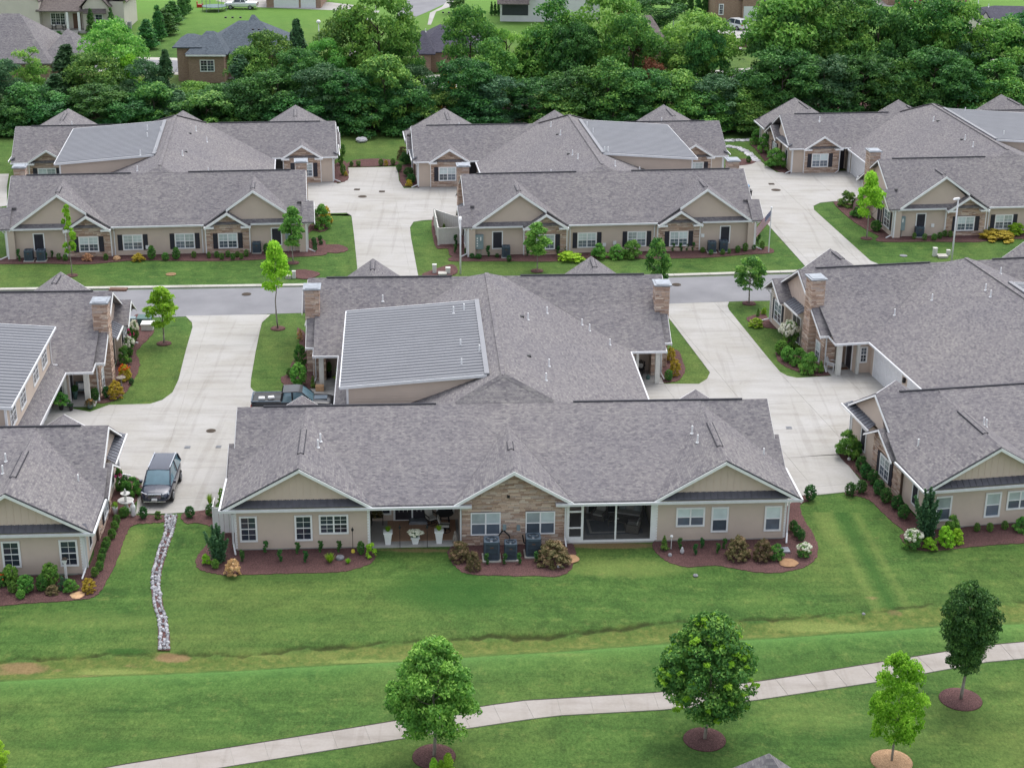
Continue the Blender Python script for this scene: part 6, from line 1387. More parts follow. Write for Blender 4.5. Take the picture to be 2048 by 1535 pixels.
planter(-7.35, .3, .78, 'tall white tapered planter at the left of the patio edge'); planter(-5.75, .3, .42, 'short white planter with white flowers in the middle of the patio edge', 'hosta'); planter(-4.35, .3, .78, 'tall white tapered planter at the right of the patio edge')
def torch(P, h, label):
    m = MB(); m.tube((0, 0, 0), (0, 0, h), .018, 6); m.lathe([(.03, h), (.07, h+.05), (.07, h+.16), (.02, h+.22), (.015, h+.28)], (0, 0, 0), 8); thing('garden_torch', m, 'black', P, 0, label, 'torch', 'black garden torches')
torch(AW(-6.65, -.12, 0), 1.25, 'black garden torch between the left tall and short planter'); torch(AW(-5.05, -.12, 0), 1.25, 'black garden torch between the short and right tall planter'); torch(at(706, 1102), 1.3, 'black garden torch in the mulch left of the patio'); P = at(706, 1102); m = MB(); m.lathe([(.12, 0), (.09, .16), (.02, .18)], (0, 0, 0), 10); thing('yellow_bucket', m, 'yellowp', (P[0]+.02, P[1]-.15, .03), 0, 'small yellow cap at the foot of the mulch bed torch', 'marker')
m = MB(); m.box(-.55, .55, -.3, .3, 0, .17); m.box(-.5, .5, -.25, .25, .17, .19); thing('door_step', m, 'cap', AW(-5.55, 3.0), RA, 'pale grey step below the patio double door', 'step')
def swivel_chair(P, rz, label):
    e = empty('swivel_chair', P, rz, label, 'chair', 'swivel chairs at the patio table')
    m = MB(); n = 18
    for i in range(n):
        a, b = 2*math.pi*i/n, 2*math.pi*(i+1)/n; m.tube((.30*math.cos(a), .30*math.sin(a), .04), (.30*math.cos(b), .30*math.sin(b), .04), .022, 6)
    m.bar((-.3, 0, .04), (.3, 0, .04), .04, .03); m.tube((0, 0, .04), (0, 0, .34), .035, 8); P_('swivel_base', m, 'black', e)
    m = MB(); m.box(-.27, .27, -.27, .25, .38, .48); P_('seat_cushion', m, 'cushion', e, bevel=.03)
    m = MB(); m.hexa([(-.25, .24, .46), (.25, .24, .46), (.25, .32, .46), (-.25, .32, .46), (-.24, .42, 1.02), (.24, .42, 1.02), (.24, .5, 1.0), (-.24, .5, 1.0)]); P_('back_cushion', m, 'cushion', e, bevel=.02)
    m = MB(); m.box(-.3, .3, -.28, .3, .33, .38)
    for s in (-1, 1):
        m.bar((s*.3, .3, .36), (s*.27, .5, 1.05), .03, .03); m.bar((s*.31, -.26, .36), (s*.31, -.26, .62), .03, .03); m.bar((s*.31, -.28, .62), (s*.31, .36, .64), .05, .03)
    m.bar((-.27, .5, 1.05), (.27, .5, 1.05), .03, .03); P_('frame', m, 'black', e)
swivel_chair(AW(-4.75, 2.75), RA+.5, 'pale-cushioned swivel chair left of the round patio table'); swivel_chair(AW(-3.95, 1.75), RA+1.5, 'pale-cushioned swivel chair in front of the round patio table')
e = empty('patio_table', AW(-3.95, 2.75), RA, 'round dark table in the back corner of the patio', 'table'); m = MB(); m.lathe([(.02, .70), (.52, .70), (.54, .72), (.54, .74), (.02, .75)], (0, 0, 0), 22); P_('table_top', m, 'black', e)
for s in range(4):
    m = MB(); a = s*math.pi/2+.7; m.tube((.38*math.cos(a), .38*math.sin(a), 0), (.3*math.cos(a), .3*math.sin(a), .7), .025, 6); P_('leg', m, 'black', e)
e = empty('plant_stand', AW(-8.0, 2.9), RA, 'dark plant stand with bronze leaves in the left patio corner', 'plant stand'); m = MB(); m.box(-.35, .35, -.2, .2, .5, .54); P_('shelf', m, 'black', e)
for a, b in ((-.33, -.18), (.33, -.18), (-.33, .18), (.33, .18)): m = MB(); m.tube((a, b, 0), (a, b, .5), .02, 6); P_('leg', m, 'black', e)
c = bpy.data.objects.new('leaves', SH['brown']); COL.objects.link(c); c.parent = e; c.location = (0, 0, .5); c.scale = (.5, .4, .55)
m = MB(); m.lathe([(.12, 0), (.2, .06), (.13, .12), (.17, .3), (.12, .5), (.07, .62), (.09, .7), (.02, .8)], (0, 0, 0), 12); thing('garden_statue', m, 'bark', AW(-3.4, .2), RA, 'grey stone figure at the right end of the patio edge', 'statue', smooth=True)
# ---- screened porch furniture
m = MB(); m.box(-1.7, 1.7, -1.15, 1.15, 0, .012); e = thing('porch_rug', m, 'grey', AW(6.15, 2.05), RA+.02, 'dark grey bordered rug in the screened porch', 'rug')
m = MB()
for x0, x1, y0, y1 in ((-1.5, 1.5, -.95, -.8), (-1.5, 1.5, .8, .95), (-1.5, -1.35, -.8, .8), (1.35, 1.5, -.8, .8)): m.box(x0, x1, y0, y1, .012, .018)
P_('rug_border', m, 'cushion', e)
def wchair(P, rz, w, label, name='wicker_chair', cat='chair', group='wicker chairs in the screened porch', pillow=False):
    e = empty(name, P, rz, label, cat, group); m = MB(); m.box(-w/2, w/2, -.38, .38, .05, .36); m.hexa([(-w/2, .28, .3), (w/2, .28, .3), (w/2, .42, .3), (-w/2, .42, .3), (-w/2, .36, .85), (w/2, .36, .85), (w/2, .48, .85), (-w/2, .48, .85)])
    for s in (-1, 1): m.box(s*w/2-.05, s*w/2+.05, -.4, .4, .05, .6)
    P_('wicker_body', m, 'wicker', e, bevel=.03); m = MB(); m.box(-w/2+.07, w/2-.07, -.36, .28, .36, .47); P_('seat_cushion', m, 'cushion', e, bevel=.03)
    m = MB(); m.hexa([(-w/2+.08, .2, .47), (w/2-.08, .2, .47), (w/2-.08, .3, .47), (-w/2+.08, .3, .47), (-w/2+.1, .28, .84), (w/2-.1, .28, .84), (w/2-.1, .38, .84), (-w/2+.1, .38, .84)]); P_('back_cushion', m, 'cushion', e, bevel=.03)
    if pillow:
        for s in (-1, 1): m = MB(); m.box(-.2, .2, -.06, .06, -.18, .18); o = P_('pillow', m, 'blind', e, bevel=.04); o.location = (s*(w/2-.35), .12, .68); o.rotation_euler = (-.3, s*.2, s*.3)
wchair(AW(5.45, 3.0), RA-.5, .75, 'wicker chair at the back left of the screened porch rug'); wchair(AW(7.3, 1.25), RA-1.9, .8, 'wicker chair at the front right of the screened porch rug'); wchair(AW(7.3, 3.05), RA-.35, 1.6, 'wicker sofa with two pillows in the screened porch', 'wicker_sofa', 'sofa', None, True)
e = empty('coffee_table', AW(6.45, 2.05), RA-.35, 'low wooden coffee table on the porch rug', 'coffee table'); m = MB(); m.box(-.55, .55, -.32, .32, .38, .43); P_('table_top', m, 'wicker', e)
for a in (-1, 1):
    for b in (-1, 1): m = MB(); m.box(a*.5-.03, a*.5+.03, b*.28-.03, b*.28+.03, 0, .38); P_('leg', m, 'wicker', e)
m = MB(); m.lathe([(.05, 0), (.09, .05), (.07, .09)], (0, 0, 0), 10); thing('bowl', m, 'white', AW(6.45, 2.05, .54), 0, 'small white bowl on the coffee table', 'bowl')
# ---- garden ornaments
def ball_thing(x, y, r, mat, label, name='boulder', cat='boulder', sz=.6, seed=1):
    rr = random.Random(seed); P = at(x, y, .03); m = MB(); m.ball((0, 0, r*sz*.5), r, 12, 8, sz); m.v = [(a*(1+rr.uniform(-.12, .12)), b*(1+rr.uniform(-.12, .12)), c_*(1+rr.uniform(-.08, .08))) for a, b, c_ in m.v]; thing(name, m, mat, P, 0, label, cat, uv=False)
ball_thing(680, 1117, .26, 'rock', 'grey boulder beside the grass tuft in the left front bed'); ball_thing(1577, 1126, .55, 'tanrock', 'tan flat stones below the right downspout', 'flat_stones', 'stones', .15, 2); ball_thing(1143, 1118, .5, 'tanrock', 'tan flat stones at the right edge of the air conditioner bed', 'flat_stones', 'stones', .15, 3)
ball_thing(155, 1190, .4, 'tanrock', 'tan flat stones at the front edge of the left bed', 'flat_stones', 'stones', .15, 4); ball_thing(234, 519, .35, 'tanrock', 'tan boulder in the street bed of the back left block', sz=.7, seed=5); ball_thing(660, 443, .3, 'tanrock', 'pale boulder on the lawn by the back left driveway', sz=.5, seed=6); ball_thing(723, 283, .7, 'rock', 'large white boulder on the grass behind the middle back driveway', sz=.5, seed=7)
ball_thing(1698, 919, .12, 'white', 'white globe in the mulch below the bright lime shrub', 'garden_globe', 'globe', 1); ball_thing(1117, 1134, .09, 'rock', 'left one of two small white stones in the air conditioner bed', 'stone', 'stone', 1, 8); ball_thing(1124, 1134, .09, 'rock', 'right one of two small white stones in the air conditioner bed', 'stone', 'stone', 1, 9); ball_thing(1340, 1111, .12, 'rock', 'white stone in the right wing bed by the pointed conifer', 'stone', 'stone', 1, 10); ball_thing(1391, 1151+0, .15, 'rock', 'pale stone lying on the lawn below the right wing bed', 'stone', 'stone', .5, 11); ball_thing(1727, 1228, .1, 'rock', 'white stone lying in the grass swale', 'stone', 'stone', .7, 12)
m = MB(); m.lathe([(.06, 0), (.12, .08), (.12, .2), (.06, .3), (.07, .36), (.02, .42)], (0, 0, 0), 10); thing('bird_statue', m, 'rock', at(1364, 1106, .03), 0, 'small grey bird statue in the right wing bed', 'statue', smooth=True)
m = MB(); m.tube((0, 0, 0), (0, 0, .75), .02, 6); m.ball((0, 0, .82), .1, 8, 6); thing('garden_light', m, 'white', at(1342, 1097, .03), 0, 'white solar garden light by the pointed conifer', 'garden light')
m = MB(); m.box(-.22, .22, -.3, .3, 0, .1); thing('splash_block', m, 'cap', at(1571, 1101, .03), .1, 'grey splash block under the right front downspout', 'splash block')
e = empty('fountain', at(253, 1021, .03), 0, 'white two-tiered garden fountain by the left block', 'fountain'); m = MB(); m.lathe([(.28, 0), (.3, .08), (.16, .2), (.12, .45), (.16, .55)], (0, 0, 0), 16); P_('pedestal', m, 'concrete_orn', e, smooth=True)
m = MB(); m.lathe([(.1, .52), (.42, .62), (.5, .72), (.46, .74), (.38, .66), (.02, .64)], (0, 0, 0), 22); P_('basin', m, 'concrete_orn', e, smooth=True); m = MB(); m.lathe([(.08, .62), (.07, 1.05), (.26, 1.13), (.3, 1.2), (.26, 1.2), (.02, 1.14)], (0, 0, 0), 18); P_('upper_basin', m, 'concrete_orn', e, smooth=True); m = MB(); m.lathe([(.05, 1.12), (.09, 1.25), (.04, 1.36), (.06, 1.42), (.01, 1.5)], (0, 0, 0), 10); P_('finial', m, 'concrete_orn', e, smooth=True)
m = MB(); m.lathe([(.15, 0), (.17, .1), (.14, .35), (.17, .6), (.13, .72), (.07, .78), (.09, .88), (.02, .97)], (0, 0, 0), 12); thing('garden_statue', m, 'white', at(267, 1031, .03), 0, 'white robed statue right of the fountain', 'statue', smooth=True)
def pot(P, r, h, label, plant=None, ph=.5, mat='terracotta', fl=None, pw=None, group=None):
    e = empty('plant_pot', P, 0, label, 'plant pot', group); m = MB(); m.lathe([(r*.7, 0), (r, h*.85), (r*1.1, h), (r*.85, h), (.02, h*.9)], (0, 0, 0), 14); P_('pot', m, mat, e, smooth=True, uv=False)
    if plant: c = bpy.data.objects.new('leaves', SH[plant]); COL.objects.link(c); c.parent = e; c.location = (0, 0, h*.9); k = (pw or r*2.2); c.scale = (k, k, ph)
    if fl: f = bpy.data.objects.new('flowers', FL[fl]); COL.objects.link(f); f.parent = e; f.location = (0, 0, h*.9); f.scale = (pw or r*2.2, pw or r*2.2, ph)
pot(at(231, 1029, .03), .16, .5, 'white urn with a yellow-green plant behind the fountain', 'hosta', .35, 'white'); ball_thing(249, 1023, .12, 'rock', 'small white stone at the foot of the fountain', 'stone', 'stone', .8, 13)
e = empty('garden_lantern', at(133, 1158, .03), 0, 'short white lamp post at the left block corner', 'lamp post'); m = MB(); m.box(-.06, .06, -.06, .06, 0, 1.05); P_('post', m, 'white', e); m = MB(); m.hexa([(-.08, -.08, 1.05), (.08, -.08, 1.05), (.08, .08, 1.05), (-.08, .08, 1.05), (-.13, -.13, 1.28), (.13, -.13, 1.28), (.13, .13, 1.28), (-.13, .13, 1.28)]); P_('lamp_head', m, 'white', e); m = MB(); m.hexa([(-.15, -.15, 1.28), (.15, -.15, 1.28), (.15, .15, 1.28), (-.15, .15, 1.28), (-.03, -.03, 1.4), (.03, -.03, 1.4), (.03, .03, 1.4), (-.03, .03, 1.4)]); P_('cap', m, 'bark_dark', e)
m = MB(); m.lathe([(.06, 0), (.13, .12), (.09, .3), (.02, .4)], (0, 0, 0), 8); thing('garden_gnome', m, 'rock', at(63, 1180, .03), 0, 'blue-white garden figurine in the left front bed', 'figurine')
m = MB(); m.lathe([(.16, 0), (.07, .1), (.07, .6), (.1, .66), (.36, .76), (.34, .78), (.02, .7)], (0, 0, 0), 16); thing('birdbath', m, 'bark', at(243, 774, .03), 0, 'grey birdbath behind the golden shrub', 'birdbath', smooth=True)
# white storage tank / fence panel at the left wall of the middle block
e = empty('vinyl_screen', lw('A', -16.9, 2.2, 0), RA, 'white vinyl screen panel at the left corner of the middle block', 'fence')
for i in range(4): m = MB(); m.box(-.75+i*.3, -.47+i*.3, -.02, .02, .1, 1.75); P_('plank', m, 'white', e)
for x in (-.78, .48): m = MB(); m.box(x-.05, x+.05, -.05, .05, 0, 1.85); P_('post', m, 'white', e)
for i in range(5): m = MB(); m.box(-.83, -.79, .05+i*.28, .3+i*.28, .1, 1.75); P_('plank', m, 'white', e)
# ---- porches
pot(lw('A', -11.8, 27.5, .06), .18, .5, 'left dark pot with a tall green plant, left porch of the middle block', 'ball', .75, 'terracotta', None, .4); pot(lw('A', -11.1, 27.3, .06), .18, .45, 'right dark pot with a green plant, left porch of the middle block', 'ballb', .6, 'terracotta', None, .5); pot(lw('A', -11.05, 26.3, .06), .24, .35, 'dark pot with lime leaves at the front of the left porch', 'hosta', .35, 'bark_dark', None, .7)
m = MB(); m.box(-.3, .3, -.22, .22, 0, .4); thing('package_box', m, 'tanrock', lw('A', -12.4, 25.0, .04), RA, 'tan box outside the left porch of the middle block', 'box', uv=False)
def porch_chair(P, rz, label, mat='black', cush='cushion'):
    e = empty('porch_chair', P, rz, label, 'chair'); m = MB(); m.box(-.28, .28, -.28, .28, .38, .43); P_('seat', m, mat, e); m = MB()
    for i in range(5): m.bar((-.24+i*.12, .27, .4), (-.26+i*.13, .42, 1.0-.04*abs(i-2)), .09, .025)
    P_('backrest', m, mat, e); m = MB()
    for s in (-1, 1): m.bar((s*.31, -.3, .62), (s*.31, .36, .64), .1, .03)
    P_('armrest', m, mat, e)
    for a in (-1, 1):
        for b in (-1, 1): m = MB(); m.bar((a*.28, b*.26, 0), (a*.28, b*.26, .62 if b < 0 else .45), .06, .05); P_('leg', m, mat, e)
    if cush: m = MB(); m.box(-.2, .2, .12, .24, .45, .8); P_('pillow', m, cush, e, bevel=.04)
porch_chair(lw('A', 11.2, 27.2, .06), RA-.4, 'black porch chair with a pale pillow at the right porch of the middle block'); porch_chair(lw('C', -12.3, 26.6, .06), POSE['C'][2]+.8, 'white porch chair at the right block porch', 'white', None)
pot(lw('A', 10.5, 27.2, .06), .16, .6, 'dark urn beside the black porch chair'); m = MB(); m.lathe([(.14, 0), (.16, .2), (.1, .3), (.02, .34)], (0, 0, 0), 12); thing('watering_can', m, 'teal', lw('A', 11.7, 26.2, .06), 0, 'small green watering can beside the black porch chair', 'watering can')
m = MB(); m.box(-.4, .4, -.25, .25, 0, .02); thing('door_mat', m, 'terra', lw('C', -11.4, 26.6, .065), POSE['C'][2], 'brown door mat in the right block porch', 'door mat')
RB = POSE['B'][2]
e = empty('porch_bench', lw('B', 11.75, 27.4, .06), RB, 'grey porch bench with a white pillow at the left block', 'bench')
m = MB(); m.box(-.7, .7, -.25, .25, .4, .45); P_('seat', m, 'cabinet', e); m = MB(); m.box(-.7, .7, .22, .27, .45, .9); P_('backrest', m, 'cabinet', e)
for a in (-.65, .65): m = MB(); m.box(a-.04, a+.04, -.24, .24, 0, .6); P_('leg', m, 'cabinet', e)
m = MB(); m.box(-.24, .24, -.07, .07, -.22, .22); thing('pillow', m, 'white', lw('B', 11.5, 27.35, .75), RB+.15, 'white square pillow on the porch bench', 'pillow', bevel=.05)
pot(lw('B', 9.6+.9, 24.7, .04), .2, .5, 'dark pot with a green palm beside the white garage door', 'loosey', .75, 'terracotta', None, .85); pot(lw('B', 10.2+1.0, 24.5, .04), .16, .35, 'small dark pot next to the potted palm', 'blue', .3); pot(lw('B', 12.45, 24.9, .04), .25, .3, 'blue-grey pot with orange flowers by the porch post', 'brown', .4, 'cabinet', 'orange', .5); pot(lw('B', 10.85+.3, 26.6, .06), .18, .6, 'dark pot with a clipped shrub inside the left block porch', 'balld', .5, 'teal', None, .45)
def flag(par, P, rz, label, w=1.4, h=.8, droop=.35, nm='flag', tilt=0):
    e = empty(nm, P, rz, label, 'flag', 'flags of stars and stripes')
    def pt(u, v): return (u*w*.8, .08*math.sin(u*7)*w*.6, -v*h-u*droop*w*.9)
    for i in range(13):
        m = MB(); n = 8; v0, v1 = i/13, (i+1)/13; u0 = .4 if i < 7 else 0
        vs = []; fs = []
        for j in range(n+1):
            u = u0+(1-u0)*j/n; vs += [pt(u, v0), pt(u, v1)]
        for j in range(n): fs.append((2*j, 2*j+1, 2*j+3, 2*j+2))
        m.add(vs, fs); P_('stripe', m, 'flag_red' if i % 2 == 0 else 'flag_white', e, uv=False)
    m = MB(); vs = []; fs = []; n = 6
    for j in range(n+1):
        u = .4*j/n; vs += [pt(u, 0), pt(u, 7/13)]
    for j in range(n): fs.append((2*j, 2*j+1, 2*j+3, 2*j+2))
    m.add(vs, fs); P_('canton', m, 'flag_blue', e, uv=False)
    m = MB()
    for r in range(5):
        for c in range(6):
            u, v = .035+c*.064, .05+r*.108; a = pt(u, v); s = .022*w
            for sg in (-1, 1): m.poly([(a[0]-s, a[1]+sg*.006, a[2]), (a[0], a[1]+sg*.006, a[2]-s), (a[0]+s, a[1]+sg*.006, a[2]), (a[0], a[1]+sg*.006, a[2]+s)])
    o = P_('star', m, 'flag_white', e, uv=False); o['kind'] = 'stuff'
    return e
M['flag_red'] = plain('flag_red', (.42,.06,.09), .8, var=.05); M['flag_white'] = plain('flag_white', (.72,.70,.72), .8, var=.03); M['flag_blue'] = plain('flag_blue', (.04,.06,.20), .8, var=.05)
fl = flag(None, lw('B', 11.75, 27.86, 2.3), RB, 'flag hung flat on the wall of the left block porch', 1.1, .8, 0)
P = at(1537, 450); e = empty('flagpole', P, 0, 'white flagpole at the right end of the back middle block', 'flagpole'); hp = hgt(1537, 415, P); m = MB(); m.tube((0, 0, 0), (0, 0, hp), .05, 8, .035); P_('pole', m, 'white_metal', e)
m = MB(); m.ball((0, 0, hp+.08), .11, 10, 6); P_('finial', m, 'white', e)
P = at(1531, 505); e.location = at(1537, 505); P = e.location; hp = hgt(1541, 417, P)
for ch in e.children: bpy.data.objects.remove(ch)
m = MB(); m.tube((0, 0, 0), (0, 0, hp), .05, 8, .035); P_('pole', m, 'white_metal', e); m = MB(); m.ball((0, 0, hp+.08), .11, 10, 6); P_('finial', m, 'white', e)
flag(None, (P[0]-.02, P[1], hp-.1), 2.9, 'drooping flag on the white flagpole beside the back right driveway', 1.5, 1.0, 1.3)
flag(None, lw('F', 14.0, 30.5, 2.9), 3.6, 'drooping flag on the chimney side of the back right block', 1.4, .9, 1.1, 'flag')
# ---- street lamps, far lamps
def lamp(x, yb, yt, label, head=True, big=False):
    P = at(x, yb); h = hgt(x, yt, P); e = empty('street_lamp', P, 0, label, 'street lamp', 'white lamp posts'); m = MB(); m.tube((0, 0, 0), (0, 0, h), .09 if big else .1, 10, .06); P_('pole', m, 'white_metal', e, smooth=True)
    m = MB()
    if big: m.hexa([(-.14, -.5, h-.02), (.14, -.5, h-.02), (.1, .15, h-.02), (-.1, .15, h-.02), (-.1, -.4, h+.12), (.1, -.4, h+.12), (.07, .1, h+.14), (-.07, .1, h+.14)])
    else: m.ball((0, 0, h+.15), .32, 12, 8, .9)
    P_('lamp_head', m, 'white', e, smooth=not big)
    return e
a = lamp(921, 548, 436, 'white street lamp rising beside the white fence', big=True); b = lamp(1903, 522, 398, 'white street lamp before the back right block', big=True); b.rotation_euler = (0, 0, -1.2)
for x, yb, yt in ((639, 105, 46), (752, 28, -22), (1346, 56, 27), (1953, 40, -8)): lamp(x, yb, yt, '%s white globe lamp post beyond the wood line, counted from the left' % ORD[[639, 752, 1346, 1953].index(x)])
def pedestal(x, y, w, h, label, mat='offwhite', name='utility_pedestal', d=None):
    P = at(x, y); k = mpp(P); W_ = w*k/2; H_ = h*k*1.1; D_ = d or W_; m = MB(); m.box(-W_, W_, -D_, D_, 0, H_*.86); m.box(-W_*1.1, W_*1.1, -D_*1.1, D_*1.1, H_*.86, H_); thing(name, m, mat, P, .05, label, 'utility box', bevel=.02)
pedestal(869, 546, 8, 17, 'tall white utility pedestal left of the street lamp'); pedestal(896, 547, 9, 12, 'short white utility pedestal nearest the street lamp'); pedestal(885, 550, 16, 5, 'low white concrete box between two pedestals', 'kerb'); pedestal(588, 556, 7, 14, 'white pedestal in the mulch behind the tall young maple'); pedestal(577, 556, 12, 6, 'low white box in the mulch behind the tall young maple', 'kerb')
pedestal(1869, 512, 8, 16, 'white utility pedestal left of the right street lamp'); pedestal(1896, 510, 7, 10, 'short grey pedestal beside the right street lamp'); pedestal(1884, 514, 18, 4, 'low white concrete box beside the right street lamp', 'kerb')
pedestal(290, 647, 26, 14, 'dark green transformer box on the corner bed of the left block', 'teal'); pedestal(296, 658, 23, 13, 'white low utility box in front of the green transformer', 'offwhite'); pedestal(266, 655, 12, 20, 'tall pale green utility cabinet by the left block end wall', 'cabinet')
# white vinyl fence at the back middle block
e = empty('vinyl_fence', at(870, 490), 0, 'white vinyl privacy fence around the small bed at the back middle block', 'fence'); E0 = Vector(at(870, 490))
c1, c2, c3, c4 = Vector(lw('E', 13.2, 30.9)), Vector(at(869, 452)), Vector(at(877, 491)), Vector(at(921, 489))
for a, b, n in ((c1, c2, 12), (c2, c3, 18), (c3, c4, 14)):
    dv = (b-a)
    for i in range(n):
        p = a+dv*(i/n)-E0; q = a+dv*((i+.93)/n)-E0; m = MB(); m.bar(p+Vector((0, 0, .85)), q+Vector((0, 0, .85)), .04, 1.5); P_('plank', m, 'offwhite', e)
    m = MB(); m.bar(a-E0+Vector((0, 0, 1.64)), b-E0+Vector((0, 0, 1.64)), .1, .08); P_('rail', m, 'offwhite', e)
for p in (c1, c2, c3, c4, (c2+c3)/2): m = MB(); q = p-E0; m.box(q.x-.08, q.x+.08, q.y-.08, q.y+.08, 0, 1.75); P_('post', m, 'offwhite', e)
# pale stones edging the bed behind the back right driveway
e = empty('stone_edging', at(1480, 300), 0, 'line of pale flat stones edging the grass behind the back right driveway', 'stones'); E0 = Vector(at(1480, 300)); rr = random.Random(4)
for path in ([(1455, 283), (1470, 281), (1490, 281), (1508, 279)], [(1455, 293), (1475, 296), (1490, 303), (1502, 312), (1512, 322)]):
    for a, b in zip(path, path[1:]):
        for i in range(7):
            t = (i+.5)/7; P = Vector(at(a[0]+(b[0]-a[0])*t, a[1]+(b[1]-a[1])*t)); o = bpy.data.objects.new('rock', ROCKS[rr.randrange(5)]); COL.objects.link(o); o.parent = e; o.location = P-E0+Vector((rr.uniform(-.15, .15), rr.uniform(-.2, .2), .05)); s = rr.uniform(.6, 1.0); o.scale = (s, s, .25); o.rotation_euler = (0, 0, rr.uniform(0, 6))
# wheelie bins behind the back middle block's right end
for x, y, mt, lb in ((1496, 382, 'blue', 'blue wheeled bin against the roof edge of the back middle block'), (1501, 392, 'black', 'dark wheeled bin in front of the blue one')):
    P = at(x-6, y+8); e = empty('wheeled_bin', P, .1, lb, 'bin'); m = MB(); m.hexa([(-.26, -.3, .05), (.26, -.3, .05), (.26, .3, .05), (-.26, .3, .05), (-.33, -.4, 1.0), (.33, -.4, 1.0), (.33, .36, 1.0), (-.33, .36, 1.0)]); P_('bin_body', m, mt, e); m = MB(); m.box(-.36, .36, -.42, .4, 1.0, 1.07); P_('lid', m, mt, e)
# pavilion roof at the bottom edge
P = at(1523, 1700); e = empty('pavilion', (P[0], P[1], 0), .05, 'peaked shingle roof of a small pavilion at the bottom edge', 'pavilion'); z = hgt(1523, 1505, P)
m = MB(); 
for i in range(4):
    a, b = math.pi/4+i*math.pi/2, math.pi/4+(i+1)*math.pi/2; m.slab([(3.6*math.cos(a), 3.6*math.sin(a), z-3.2), (3.6*math.cos(b), 3.6*math.sin(b), z-3.2), (0, 0, z)], .1)
P_('roof', m, 'shingle', e)
for a in (-1.9, 1.9):
    for b in (-1.9, 1.9): m = MB(); m.box(a-.1, a+.1, b-.1, b+.1, 0, z-2.4); P_('post', m, 'white', e)
